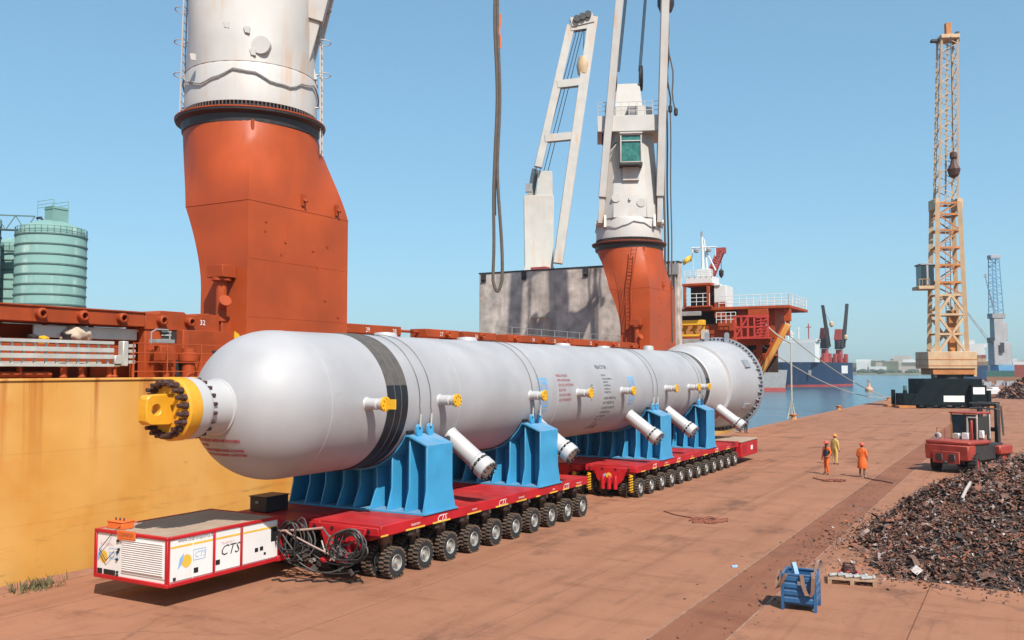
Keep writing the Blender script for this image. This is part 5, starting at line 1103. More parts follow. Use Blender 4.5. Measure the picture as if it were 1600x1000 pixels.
for sx in (-1, 1):
    for sy in (-1, 1):
        s = MB()
        for i in range(len(zs) - 1):
            (w0, d0), (w1_, d1) = tw(zs[i]), tw(zs[i+1]); s.beam(hp_(d0 + sx * w0, sy * w0 * .8, zs[i]), hp_(d1 + sx * w1_, sy * w1_ * .8, zs[i+1]), .62, .62, (0, 1, 0))
        s.build('tower_leg', MT['ochre'], hc)
for i, z in enumerate(zs):
    w, d = tw(z)
    for sy in (-1, 1): s = MB(); s.beam(hp_(d - w, sy * w * .8, z), hp_(d + w, sy * w * .8, z), .3, .3); s.build('tower_crossbar', MT['ochre'] if i < 4 else MT['ochrust'], hc)
    for sx in (-1, 1): s = MB(); s.beam(hp_(d + sx * w, -w * .8, z), hp_(d + sx * w, w * .8, z), .25, .25); s.build('tower_crossbar', MT['ochrust'], hc)
    if i < len(zs) - 1:
        w2, d2 = tw(zs[i+1])
        for sy in (-1, 1):
            s = MB()
            if i < 3: s.beam(hp_(d - w, sy * w * .8, z), hp_(d2, sy * w2 * .8, zs[i+1]), .34, .34) if i % 2 == 0 else s.beam(hp_(d, sy * w * .8, z), hp_(d2 - w2, sy * w2 * .8, zs[i+1]), .34, .34); s.beam(hp_(d + w, sy * w * .8, z), hp_(d2, sy * w2 * .8, zs[i+1]), .34, .34) if i % 2 == 0 else s.beam(hp_(d, sy * w * .8, z), hp_(d2 + w2, sy * w2 * .8, zs[i+1]), .34, .34)
            else: s.beam(hp_(d - w * (-1) ** i, sy * w * .8, z), hp_(d2 + w2 * (-1) ** i, sy * w2 * .8, zs[i+1]), .17, .17)
            s.build('tower_brace', MT['ochre'] if i < 3 else MT['ochrust'], hc)
hbox('inner_column', .0, 1.1, -.4, .4, 8.0, 14.5, 'ochrust'); hbox('ladder_frame', -.5, .3, -.3, .3, 14.5, 30, 'ochre', 0) if False else None
s = MB()
for x in (-.15, .55): s.cyl(hp_(x, .3, 12), hp_(x + .3, .3, 30), .06, n=5)
for k in range(45): z = 12.4 + k * .4; s.cyl(hp_(-.1 + .016 * k * .4, .3, z), hp_(.6 + .016 * k * .4, .3, z), .04, n=4)
s.build('inner_ladder', MT['ochre'], hc)
cabt = hbox('cab_platform', -4.6, -1.8, -1.6, 1.4, 17.6, 18.1, 'ochre'); hbox('cab', -4.1, -2.3, -1.4, 1.0, 18.2, 21.2, 'glass'); hbox('cab_frame', -3.4, -3.1, -1.45, 1.05, 18.2, 21.3, 'pgrey'); hbox('cab_roof', -4.3, -2.2, -1.5, 1.1, 21.2, 21.45, 'greyp')
s = MB()
for k in range(4): s.cyl(hp_(-4.5 + .5 * k, -1.5, 18.1), hp_(-4.5 + .5 * k, -1.5, 19.1), .04, n=4)
s.cyl(hp_(-4.5, -1.5, 19.1), hp_(-3.0, -1.5, 19.1), .04, n=4); s.build('cab_rail', MT['ochre'], hc)
for sx in (-1, 1): hbox('tower_top_plate', .1 + sx * 1.65 - .4, .1 + sx * 1.65 + .4, -1.3, 1.3, 29.6, 31.2, 'ochre')
# jib standing upright above the tower
def jw(z): t = (z - HT_) / 26; return 1.35 - .2 * t, .1 + .95 * t
prev = None; n = 22
for sx in (-1, 1):
    for sy in (-1, 1): (w, d), (w2, d2) = jw(HT_), jw(56); s = MB(); s.beam(hp_(d + sx * w, sy * w * .8, HT_ - 1.5), hp_(d2 + sx * w2, sy * w2 * .8, 56), .27, .27, (0, 1, 0)); s.build('jib_chord', MT['ochre'], hc)
for k in range(n):
    z0, z1 = HT_ + 25.5 * k / n, HT_ + 25.5 * (k + 1) / n; (w, d), (w2, d2) = jw(z0), jw(z1); sg = (-1) ** k; s = MB()
    for sy in (-1, 1): s.beam(hp_(d - sg * w, sy * w * .8, z0), hp_(d2 + sg * w2, sy * w2 * .8, z1), .1, .1)
    for sx in (-1, 1): s.beam(hp_(d + sx * w, -sg * w * .8, z0), hp_(d2 + sx * w2, sg * w2 * .8, z1), .1, .1)
    s.beam(hp_(d, 0, z0), hp_(d2, 0, z1), .22, .22, (0, 1, 0)); s.build('jib_lacing', MT['ochre'], hc)
(w, d) = jw(56)
hbox('jib_head', d - w - .2, d + w + .2, -1.3, 1.3, 55.6, 56.2, 'ochre'); hbox('jib_top', d - .3, d + .5, -.4, .4, 56.2, 58.3, 'ochrust'); hbox('jib_lamp', d - w - 1.3, d - w - .2, -.4, .4, 55.4, 55.8, 'dark'); hbox('sheave_box', d + w - .1, d + w + .4, -.6, .6, 55.2, 56.8, 'dark')
s = MB(); c = hp_(.9, -1.4, 36.0); s.lathe([(.15, -1.8), (.7, -1.4), (.95, -.5), (.5, .3), (.35, 1.0), (.55, 1.3), (.5, 2.0), (.2, 2.2)], c, (0, 0, 1), 9); s.build('hook_grab', MT['bolt'], hc); s = MB(); s.cyl(c, hp_(d, -1.3, 55.8), .06, n=5); s.build('hoist_rope', MT['cable'], hc)
s = MB(); s.cyl(hp_(-2.2, -2.2, 30), hp_(d - w - .3, -1.2, 55.8), .05, n=5); s.build('pendant_rope', MT['cable'], hc)

# ------------------------------------------------------------------ heavy forklift
fk = thing('forklift', (-2.95, 57.2, 0), 'heavy red forklift with black mast parked behind the scrap heap', 'forklift', rz=R(-24))
fk.scale = (.94, .94, .94)
def fb(name, x0, x1, y0, y1, z0, z1, m, par=None, bv=.03):
    s = MB(); s.bb(x0, x1, y0, y1, z0, z1); return s.build(name, MT[m], par or fk, bevel=bv, off=(0, 0, 0))
s = MB(); s.prism([(-1.25, .75), (1.25, .75), (1.3, 1.2), (1.3, 1.62), (-1.3, 1.62), (-1.3, 1.2)], (0, -2.0, 0), (1, 0, 0), (0, 0, 1), .9); s.build('counterweight', MT['fred'], fk, bevel=.06, off=(0, 0, 0))
fb('tail_panel', -.8, .8, -2.5, -2.44, .55, 1.25, 'fred'); fb('tail_shade_plate', -.55, -.2, -2.53, -2.49, .7, 1.1, 'dark'); fb('tail_shade_plate', .2, .55, -2.53, -2.49, .7, 1.1, 'dark'); fb('tow_bar', -.12, .12, -2.7, -2.45, .5, .7, 'dark')  # small dark plates put in for the shaded hollows of the tail
fb('hood', -1.32, 1.32, -2.35, .2, 1.62, 1.85, 'fred', bv=.07); fb('side_skirt', -1.2, 1.2, -1.6, 1.9, .7, 1.62, 'dark'); fb('front_fender', .95, 1.5, .9, 2.5, .95, 1.5, 'fred', bv=.08); fb('front_fender', -1.5, -.95, .9, 2.5, .95, 1.5, 'fred', bv=.08); fb('chassis', -.8, .8, -1.9, 2.0, .5, .8, 'dark')
def wheel(x, y, r, w, turn=0):
    s = MB(); s.lathe([(r * .5, -w / 2), (r * .9, -w / 2), (r, -w * .4), (r, w * .4), (r * .9, w / 2), (r * .5, w / 2)], (0, 0, 0), (1, 0, 0), 28)
    for k in range(20): t = 2 * math.pi * k / 20; s.box((0, r * .99 * math.cos(t), r * .99 * math.sin(t)), (w * .9, .09, .07), (t, 0, 0))
    o = s.build('wheel', MT['tyre'], fk, off=(0, 0, 0)); o.location = (x, y, r + .03); o.rotation_euler = (0, 0, turn); s = MB(); s.lathe([(r * .52, -w * .45), (r * .3, -w * .2), (.01, -w * .25)], (0, 0, 0), (1, 0, 0), 16); s.lathe([(r * .52, w * .45), (r * .34, w * .2), (r * .3, w * .42), (.01, w * .45)], (0, 0, 0), (1, 0, 0), 16); s.build('rim', MT['fred'], o, off=(0, 0, 0))
for x, y, r, t in ((-1.12, -1.45, .56, .25), (1.12, -1.45, .56, .25), (-1.15, 1.7, .66, 0), (1.15, 1.7, .66, 0)): wheel(x, y, r, .46, t)
cb = fb('cab_frame', -.75, .75, -.3, -.22, 1.85, 3.3, 'glass', bv=0)
for x in (-.8, .72):
    for y in (-.35, 1.15): fb('cab_post', x, x + .08, y, y + .08, 1.85, 3.35, 'white' if x > 0 else 'ochrust', bv=.01)
fb('cab_roof', -.85, .85, -.45, 1.3, 3.35, 3.45, 'fred'); fb('cab_glass', .755, .775, -.25, 1.15, 2.1, 3.2, 'glass', bv=0); fb('cab_glass', -.77, -.75, -.25, 1.15, 2.1, 3.2, 'ochrust', bv=0); fb('seat', -.3, .3, .1, .6, 1.85, 2.5, 'dark')
fb('door_frame', .2, .28, -.42, -.36, 1.9, 3.2, 'white', bv=0); fb('door_frame', .2, .78, -.42, -.36, 3.12, 3.2, 'white', bv=0)
fb('exhaust', .52, .66, -.7, -.56, 1.85, 3.0, 'fred'); fb('filter_box', -.5, -.1, -.75, -.4, 1.85, 2.2, 'alu'); fb('battery_box', .05, .45, -.75, -.4, 1.85, 2.25, 'ppw'); fb('lamp', .85, 1.1, -.3, -.1, 1.95, 2.4, 'ppw')
s = MB(); s.lathe([(.12, -.1), (.2, -.1), (.2, .1), (.12, .1)], (-.95, -1.6, 2.05), (0, 1, 0), 14); s.build('air_cleaner', MT['alu'], fk, off=(0, 0, 0))
s = MB(); s.tube([(-1.2, -1.2, 1.85), (-1.2, -1.2, 2.5), (-.7, -1.2, 2.5), (-.7, -1.2, 1.85)], .025, 5); s.build('hand_rail', MT['fred'], fk, off=(0, 0, 0))
for x in (-.62, .42): fb('mast_channel', x, x + .2, 2.5, 2.85, .25, 4.0, 'dark', bv=.01)
for z in (.6, 2.2, 3.75): fb('mast_crossbar', -.45, .45, 2.5, 2.8, z, z + .25, 'dark')
fb('lift_cylinder', -.08, .08, 2.55, 2.75, .4, 3.8, 'greyp'); fb('carriage', -1.1, 1.1, 2.88, 3.05, .3, 1.2, 'dark')
for x in (-.7, .5): fb('fork', x, x + .2, 3.05, 4.6, .06, .14, 'dark'); fb('fork_heel', x, x + .2, 3.05, 3.15, .14, 1.1, 'dark')
for z in (3.9, 3.6): s = MB(); s.tube([(-.9, 2.2, z), (.7, 2.2, z), (.95, 2.3, z - .15), (1.0, 2.4, z - 1.6)], .05, 6); s.build('hydraulic_hose', MT['hose'], fk, off=(0, 0, 0))

# ------------------------------------------------------------------ scrap heaps
SC = [M('scrap_dark', (.05, .034, .029), .75, .3, var=.4, vs=12), M('scrap_rust', (.25, .1, .06), .85, var=.4, vs=9), M('scrap_brown', (.17, .09, .065), .8, var=.4, vs=10), M('scrap_grey', (.3, .22, .19), .6, .3, var=.4, vs=9), M('scrap_pale', (.5, .44, .4), .6, var=.3, vs=9), M('scrap_orange', (.4, .12, .05), .8, var=.3)]
def inside(x, y, poly):
    c = False; n = len(poly)
    for i in range(n):
        (x1, y1), (x2, y2) = poly[i], poly[(i+1) % n]
        if (y1 > y) != (y2 > y) and x < (x2 - x1) * (y - y1) / (y2 - y1) + x1: c = not c
    return c
def edge_dist(x, y, poly):
    b = 1e9; n = len(poly)
    for i in range(n):
        (x1, y1), (x2, y2) = poly[i], poly[(i+1) % n]; dx, dy = x2 - x1, y2 - y1; t = max(0, min(1, ((x - x1) * dx + (y - y1) * dy) / (dx * dx + dy * dy))); b = min(b, math.hypot(x - x1 - t * dx, y - y1 - t * dy))
    return b
def scrap_heap(poly, slope, top, n, size, label, seed, stray=.28, ngrid=.45, dens=.3):
    rd = random.Random(seed); xs = [p[0] for p in poly]; ys = [p[1] for p in poly]; x0, x1, y0, y1 = min(xs), max(xs), min(ys), max(ys)
    def hgt(x, y):
        if not inside(x, y, poly): return 0
        d = edge_dist(x, y, poly); h = top * (1 - math.exp(-slope * d / top)); return max(0, h * (1 + .25 * mnoise.noise((x * .35, y * .35, seed))) + .22 * min(1, d) * mnoise.noise((x * .9, y * .9, seed + 3)))
    root = thing('scrap_heap', ((x0 + x1) / 2, (y0 + y1) / 2, 0), label, 'scrap heap', 'scrap metal heaps on the quay')
    nx, ny = int((x1 - x0 + 1) / ngrid), int((y1 - y0 + 1) / ngrid); vs = []; fs = []
    for j in range(ny + 1):
        for i in range(nx + 1): x = x0 - .5 + (x1 - x0 + 1) * i / nx; y = y0 - .5 + (y1 - y0 + 1) * j / ny; vs.append((x, y, hgt(x, y) - .06))
    for j in range(ny):
        for i in range(nx):
            q = (j*(nx+1)+i, j*(nx+1)+i+1, (j+1)*(nx+1)+i+1, (j+1)*(nx+1)+i)
            if max(vs[k][2] for k in q) > 0: fs.append(q)
    s = MB(); s.add(vs, fs); s.build('mound', SC[0], root, smooth=60)
    s = MB(); c = 0; tries = 0
    while c < n and tries < n * 12:
        tries += 1; x = rd.uniform(x0 - 1.2, x1 + .5) if rd.random() < dens else rd.uniform(x0 - 1.2, min(x1, 2.0)); y = rd.uniform(y0 - 1.0, y1 + .5); ins = inside(x, y, poly)
        if not ins:
            d = edge_dist(x, y, poly)
            if d > 2.4 or rd.random() > stray * math.exp(-d * 1.9): continue
        z = hgt(x, y); z = z + rd.uniform(-.04, .07) + .11 * mnoise.noise((x * 3.1, y * 3.1, 1)) + (.1 if rd.random() < .1 else 0) if ins else .015
        L = size * rd.uniform(.35, 1.15) * (2.6 if rd.random() < .03 else 1); w = L * rd.uniform(.15, .6); a = rd.uniform(0, 6.28); tl = rd.uniform(-.9, .9); rl_ = rd.uniform(-.8, .8); m_ = Euler((tl, rl_, a)).to_matrix(); k = rd.uniform(-.5, .5) * w
        p = [Vector((-L/2, -w/2, 0)), Vector((0, -w/2, k)), Vector((L/2, -w/2, k * .3)), Vector((L/2, w/2, k * .2)), Vector((0, w/2, k * 1.2)), Vector((-L/2, w/2, .1 * k))]
        r = rd.random(); s.cur = 0 if r < .14 else 1 if r < .46 else 2 if r < .8 else 3 if r < .955 else 4 if r < .985 else 5
        th = Vector((0, 0, .012)); o = Vector((x, y, z)); q = [o + m_ @ v for v in p] + [o + m_ @ (v - th) for v in p]
        s.add(q, [(0, 1, 4, 5), (1, 2, 3, 4), (6, 11, 10, 7), (7, 10, 9, 8), (0, 5, 11, 6), (2, 8, 9, 3), (0, 6, 7, 1), (1, 7, 8, 2), (3, 9, 10, 4), (4, 10, 11, 5)]); c += 1
    s.cur = 0; st = stuff(s.build('scrap_pieces', SC, root, smooth=0)); return root
scrap_heap([(-3.3, 26.7), (-1.6, 26.7), (0, 26.5), (5, 26), (12, 27), (18, 34), (17, 50), (6, 54), (-.6, 51), (-2.4, 46), (-3.6, 41.5), (-4.6, 37), (-5.1, 34), (-5.05, 32), (-4.4, 30.8), (-4.0, 29.4), (-4.1, 28.3)], .74, 5.6, 58000, .145, 'big heap of dark shredded scrap metal at the right front of the quay', 3)
scrap_heap([(-5.6, 206), (-2, 200), (8, 196), (30, 198), (38, 215), (25, 235), (2, 232), (-4.6, 218)], .85, 8.5, 5000, .9, 'distant brown scrap heap beside the harbour crane at the right edge', 7, ngrid=1.2)
rd = random.Random(31)
for k, (x, y, z, L, a, mi, lb) in enumerate(((-1.7, 31.8, 1.75, 1.1, 1.4, 4, 'pale bent pipe standing out of the near scrap heap'), (-2.3, 29.3, .95, .8, .3, 5, 'orange sheet scrap lying low on the near scrap heap'), (-.8, 30.2, 1.6, 1.0, 2.2, 1, 'rust brown pipe length lying across the near scrap heap'))):
    d = Vector((math.cos(a), math.sin(a), .35 if k == 0 else .12)); c = Vector((x, y, z + .1)); s = MB(); s.tube([c - d * L / 2, c - d * L * .1 + Vector((0, 0, .04)), c + d * L / 2], .05 if k != 1 else .09, 8); tag(s.build('scrap_pipe' if k != 1 else 'scrap_sheet', SC[mi], None), lb, 'scrap')
# loose scrap around the near heap
s = MB(); rd = random.Random(21)
for k in range(420):
    t = rd.random(); x = rd.gauss(-5.6, .5) if t < .5 else rd.gauss(-6.3, .6); y = rd.uniform(16, 60) if t >= .5 else rd.gauss(28, 4); L = rd.uniform(.02, .075); m_ = Euler((rd.uniform(-.3, .3), rd.uniform(-.3, .3), rd.uniform(0, 6))).to_matrix(); s.cur = rd.choice((0, 1, 2, 2, 1, 3)); s.box((x, y, .012), (L, L * .5, .014), (0, 0, rd.uniform(0, 6)))
s.cur = 0; lo = stuff(s.build('loose_scrap', SC, None, smooth=0)); tag(lo, 'small rusty crumbs scattered along the dark track beside the scrap heap', 'scrap crumbs')
# ------------------------------------------------------------------ people
def person(loc, rz, label, top, bottom, shoe, helmet, pose, bare=False, vest=None):
    """pose: dict of joint offsets; built as one skinned figure, 1.75 m tall, facing -Y in local space"""
    J = {'pelvis': (0, 0, .95, .145), 'waist': (0, .0, 1.1, .135), 'chest': (0, .01, 1.32, .165), 'neck': (0, .01, 1.5, .062), 'jaw': (0, -.01, 1.58, .072), 'crown': (0, 0, 1.68, .092),
         'hipL': (.1, 0, .9, .098), 'kneeL': (.11, -.01, .5, .066), 'ankL': (.11, .02, .1, .045), 'toeL': (.12, -.15, .035, .038), 'hipR': (-.1, 0, .9, .098), 'kneeR': (-.11, -.01, .5, .066), 'ankR': (-.11, .02, .1, .045), 'toeR': (-.12, -.15, .035, .038),
         'shL': (.19, .01, 1.43, .066), 'elL': (.25, .02, 1.15, .048), 'wrL': (.26, -.05, .9, .034), 'haL': (.26, -.08, .81, .034), 'shR': (-.19, .01, 1.43, .066), 'elR': (-.25, .02, 1.15, .048), 'wrR': (-.26, -.05, .9, .034), 'haR': (-.26, -.08, .81, .034)}
    for k, v in pose.items(): J[k] = (*v, J[k][3])
    for s_ in 'LR':
        w, h_ = Vector(J['wr' + s_][:3]), Vector(J['ha' + s_][:3]); sx = 1 if s_ == 'L' else -1
        for q, nm in enumerate(('f1', 'f2', 'f3', 'f4', 'th')):
            off = Vector((sx * (.0 if nm != 'th' else -.02), (-.025 + .017 * q) if nm != 'th' else -.045, 0)); d = (h_ - w).normalized()
            J[nm + 'a' + s_] = (*(h_ + off + d * .02), .0095); J[nm + 'b' + s_] = (*(h_ + off * 1.15 + d * (.075 if nm != 'th' else .05) + Vector((-sx * .01, -.008, 0))), .008)
    E_ = [('pelvis', 'waist'), ('waist', 'chest'), ('chest', 'neck'), ('neck', 'jaw'), ('jaw', 'crown')]
    for s_ in 'LR': E_ += [('pelvis', 'hip' + s_), ('hip' + s_, 'knee' + s_), ('knee' + s_, 'ank' + s_), ('ank' + s_, 'toe' + s_), ('chest', 'sh' + s_), ('sh' + s_, 'el' + s_), ('el' + s_, 'wr' + s_), ('wr' + s_, 'ha' + s_)] + [p for f in ('f1', 'f2', 'f3', 'f4', 'th') for p in (('ha' + s_, f + 'a' + s_), (f + 'a' + s_, f + 'b' + s_))]
    nm = list(J); ix = {k: i for i, k in enumerate(nm)}
    me = bpy.data.meshes.new('person_skeleton'); me.from_pydata([J[k][:3] for k in nm], [(ix[a], ix[b]) for a, b in E_], [])
    ob = bpy.data.objects.new('person_tmp', me); col.objects.link(ob); md = ob.modifiers.new('s', 'SKIN'); md.use_smooth_shade = True
    for i, k in enumerate(nm): v = me.skin_vertices[0].data[i]; r = J[k][3]; v.radius = (r, r) if k not in ('chest', 'waist', 'pelvis') else (r * 1.15, r * .8); v.use_root = (k == 'pelvis')
    sb = ob.modifiers.new('sub', 'SUBSURF'); sb.levels = 2; sb.render_levels = 2
    bpy.context.view_layer.update(); m2 = bpy.data.meshes.new_from_object(ob.evaluated_get(bpy.context.evaluated_depsgraph_get())); bpy.data.objects.remove(ob)
    m2.materials.clear()
    for m_ in (top, bottom, 'skin', shoe, vest or top): m2.materials.append(MT[m_])
    kinds = {}
    for a, b in E_:
        k = 0
        if 'crown' in (a, b) or 'jaw' in (a, b) or b[:2] in ('f1', 'f2', 'f3', 'f4', 'th') or b[:2] == 'ha': k = 2
        elif b[:4] == 'knee' or b[:3] == 'hip': k = 1
        elif b[:3] == 'ank': k = 2 if bare else 1
        elif b[:3] == 'toe': k = 3
        elif vest and b in ('waist', 'chest', 'neck'): k = 4
        kinds[(a, b)] = k
    segs = [(Vector(J[a][:3]), Vector(J[b][:3]), kinds[(a, b)], (J[a][3] + J[b][3]) / 2) for a, b in E_]
    for p in m2.polygons:
        c = Vector(p.center); best = None
        for a, b, k, r in segs:
            d = b - a; t = max(0, min(1, (c - a).dot(d) / d.length_squared)); q = (c - a - d * t).length / max(r, .03)
            if best is None or q < best[0]: best = (q, k)
        p.material_index = best[1] if c.z > .085 else 3
    o = bpy.data.objects.new('person', m2); col.objects.link(o); o.location = loc; o.rotation_euler = (0, 0, rz); tag(o, label, 'person')
    cr = Vector(J['crown'][:3]); s = MB(); s.lathe([(.155, -.0), (.125, .01), (.122, .05), (.1, .1), (.05, .13), (.001, .137)], cr + Vector((0, -.0, .0)), (0, 0, 1), 20); s.box(cr + Vector((0, -.15, .005)), (.2, .1, .015)); s.build('helmet', MT[helmet], o, off=(0, 0, 0))
    # face and hair
    s = MB(); s.box(cr + Vector((0, -.105, -.09)), (.028, .035, .05), (.3, 0, 0)); s.build('nose', MT['skin'], o, off=(0, 0, 0))
    s = MB(); s.lathe([(.001, -.03), (.078, -.02), (.09, .02), (.085, .06)], cr + Vector((0, .03, -.05)), (0, 0, 1), 12); s.build('hair', MT['dark'], o, off=(0, 0, 0))
    return o
o1 = person((-7.55, 50.6, .002), R(40), 'worker in orange coverall and red helmet standing apart, seen from behind', 'hivis', 'hivis', 'shoe', 'helmet', {'elL': (.27, .03, 1.17), 'wrL': (.22, -.12, .97), 'haL': (.2, -.2, .93), 'elR': (-.27, .03, 1.17), 'wrR': (-.22, -.12, .97), 'haR': (-.2, -.2, .93)}, bare=True)
o1.rotation_euler = (0, 0, R(165))
# knee-length coat skirt of the first worker
s = MB(); s.lathe([(.19, 1.1), (.2, .95), (.23, .75), (.25, .5), (.24, .48), (.2, .9)], (0, 0, 0), (0, 0, 1), 24); s.v = [Vector((p.x, p.y * .8, p.z)) for p in s.v]; s.build('long_coat', MT['hivis'], o1, off=(0, 0, 0))
o2 = person((-9.4, 50.95, .002), R(-35), 'worker in orange trousers and dark vest with red helmet, left of the group', 'hivis', 'hivis', 'boot', 'helmet', {'kneeL': (.12, -.08, .5), 'toeL': (.15, -.14, .035), 'kneeR': (-.12, .02, .5), 'elL': (.28, .05, 1.17), 'wrL': (.24, -.1, .98), 'haL': (.2, -.2, .98)}, vest='darkwear')
s = MB(); s.bb(-.15, .15, .12, .3, 1.02, 1.42); s.build('backpack', MT['darkwear'], o2, bevel=.05, off=(0, 0, 0))
o3 = person((-9.95, 56.6, .002), R(20), 'worker in yellow clothes and orange helmet standing behind the others', 'yelwear', 'yelwear', 'boot', 'helmeto', {'elL': (.27, .0, 1.15), 'wrL': (.3, -.04, .92), 'haL': (.3, -.06, .83)}); o3.rotation_euler = (0, 0, R(150))
o4 = person((-21.6, 80.3, .002), R(60), 'worker in dark clothes and red helmet beside the end flange of the vessel', 'darkwear', 'darkwear', 'boot', 'helmet', {'elR': (-.3, -.05, 1.2), 'wrR': (-.3, -.3, 1.2), 'haR': (-.3, -.38, 1.22)})

# ------------------------------------------------------------------ blue steel bin with belts
bn_ = thing('steel_bin', (-4.76, 22.35, 0), 'blue corrugated steel bin holding lifting belts at the right front', 'bin', rz=R(4))
def bb_(name, x0, x1, y0, y1, z0, z1, m='binblue', bv=.006): s = MB(); s.bb(x0, x1, y0, y1, z0, z1); return s.build(name, MT[m], bn_, bevel=bv, off=(0, 0, 0))
W_, D_ = .4, .4
for x in (-W_, W_ - .07):
    for y in (-D_, D_ - .07): bb_('corner_post', x, x + .07, y, y + .07, .0, .86)
for k in range(4):
    z = .17 + k * .165
    for sy in (-1, 1):
        s = MB(); s.prism([(0, 0), (.03, .02), (.03, .11), (0, .135)], (0, sy * (D_ - .03), z), (0, sy, 0), (0, 0, 1), 2 * W_ - .145); s.build('side_ridge', MT['binblue'], bn_, bevel=.004, off=(0, 0, 0))
        if k < 4: s = MB(); s.prism([(0, 0), (.03, .02), (.03, .11), (0, .135)], (sy * (W_ - .03), 0, z), (sy, 0, 0), (0, 0, 1), 2 * D_ - .145); s.build('side_ridge', MT['binblue'], bn_, bevel=.004, off=(0, 0, 0))
for sy in (-1, 1):
    bb_('wall', -W_ + .07, W_ - .07, sy * (D_ - .03) - .006, sy * (D_ - .03) + .006, .15, .84); bb_('wall', sy * (W_ - .03) - .006, sy * (W_ - .03) + .006, -D_ + .07, D_ - .07, .15, .84)
    bb_('top_rim', -W_ + .07, W_ - .07, sy * (D_ - .03) - .03, sy * (D_ - .03) + .03, .8, .845); bb_('top_rim', sy * (W_ - .03) - .03, sy * (W_ - .03) + .03, -D_ + .07, D_ - .07, .8, .845)
bb_('floor', -W_ + .05, W_ - .05, -D_ + .05, D_ - .05, .14, .17); bb_('label_plate', -.02, .07, -D_ - .012, -D_ - .006, .6, .69, 'txtwht', 0)
def belt(pts, w, label, mat='belt'):
    """flat webbing strap along pts"""
    pts = [Vector(p) for p in pts]; s = MB(); vs = []; ac = Vector((math.cos(R(25)), math.sin(R(25)), .1))
    for i, p in enumerate(pts):
        d = (pts[min(i+1, len(pts)-1)] - pts[max(0, i-1)]).normalized(); a = ac - d * ac.dot(d); a.normalize(); nm = d.cross(a) * .008
        vs += [p - a * w / 2 + nm, p + a * w / 2 + nm, p + a * w / 2 - nm, p - a * w / 2 - nm]
    fs = [(4*i+j, 4*i+(j+1) % 4, 4*i+4+(j+1) % 4, 4*i+4+j) for i in range(len(pts)-1) for j in range(4)] + [(0, 1, 2, 3), tuple(range(4*len(pts)-4, 4*len(pts)))[::-1]]
    s.add(vs, fs); o = s.build('lifting_belt', MT[mat], None, smooth=50); tag(o, label, 'belt', 'belts in the blue bin'); return o
B = Vector((-4.76, 22.35, 0))
belt([B + Vector((.12, -.1, .5)), B + Vector((.1, -.36, .82)), B + Vector((.11, -.45, .85)), B + Vector((.15, -.46, .6)), B + Vector((.22, -.47, .42)), B + Vector((.3, -.47, .38)), B + Vector((.36, -.47, .48)), B + Vector((.38, -.46, .8)), B + Vector((.34, -.3, .9)), B + Vector((.25, -.1, .6))], .09, 'brown lifting belt looped over the front right of the blue bin')
belt([B + Vector((-.1, -.2, .6)), B + Vector((-.2, -.38, .84)), B + Vector((-.25, -.46, .82)), B + Vector((-.38, -.49, .56)), B + Vector((-.45, -.46, .5)), B + Vector((-.47, -.4, .6)), B + Vector((-.46, -.2, .87)), B + Vector((-.3, -.05, .7))], .08, 'brown lifting belt looped over the left corner of the blue bin')
belt([B + Vector((.3, .1, .6)), B + Vector((.34, .0, .95)), B + Vector((.38, .02, 1.1)), B + Vector((.42, .08, 1.14)), B + Vector((.45, .14, 1.08)), B + Vector((.42, .18, .9)), B + Vector((.35, .2, .55))], .07, 'pale belt loop standing up from the right of the blue bin', 'hosep')
belt([B + Vector((-.12, -.05, .2)), B + Vector((-.14, -.08, .9)), B + Vector((-.16, -.1, 1.05)), B + Vector((-.12, -.14, 1.06)), B + Vector((-.04, -.2, .82)), B + Vector((0, -.2, .5))], .09, 'blue belt end sticking up from the middle of the blue bin', 'txtpblue')
s = MB(); rd = random.Random(9)
for k in range(16): s.box(B + Vector((rd.uniform(-.28, .28), rd.uniform(-.28, .28), rd.uniform(.2, .66))), (rd.uniform(.1, .25), rd.uniform(.1, .2), .05), (rd.random(), rd.random(), rd.random() * 3))
stuff(tag(s.build('bin_contents', MT['belt'], None, smooth=0), 'heaped brown webbing inside the blue bin', 'webbing'))
# pallet with rigging gear
pl = thing('pallet', (-4.15, 25.6, 0), 'wooden pallet on the ground behind the blue bin', 'pallet', rz=R(12))
for k in range(6): s = MB(); s.bb(-.6, .6, -.4 + k * .14, -.3 + k * .14, .12, .142); s.build('deck_board', MT['wood'], pl, off=(0, 0, 0))
for x in (-.55, 0, .55):
    s = MB(); s.bb(x - .05, x + .05, -.4, .4, .0, .022); s.build('bottom_board', MT['wood'], pl, off=(0, 0, 0))
    for y in (-.34, 0, .34): s = MB(); s.bb(x - .05, x + .05, y - .06, y + .06, .022, .12); s.build('block', MT['wood'], pl, off=(0, 0, 0))
PB = Vector((-4.15, 25.6, .142)); rd = random.Random(2)
for k in range(5):
    s = MB(); c = PB + Vector((-.4 + .2 * k, -.15 + .1 * (k % 2), .045)); s.cyl(c + Vector((-.12, -.1, 0)), c + Vector((.12, .12, 0)), .045, n=10); s.cyl(c + Vector((.12, .12, 0)), c + Vector((.17, .16, 0)), .065, n=10); tag(s.build('steel_shackle', MT['rim'], None), ('%s pale steel rigging piece on the pallet, counted from the bin side' % ('first', 'second', 'third', 'fourth', 'fifth')[k]), 'shackle', 'rigging on the pallet')
s = MB(); s.tube([PB + Vector((-.1 + .2 * math.cos(k * .7) * (1 - k * .012), .2 + .15 * math.sin(k * .7), .05 + .008 * k)) for k in range(34)], .03, 6); tag(s.build('rope_coil', MT['bolt'], None), 'dark brown coiled rope heaped on the pallet', 'rope')
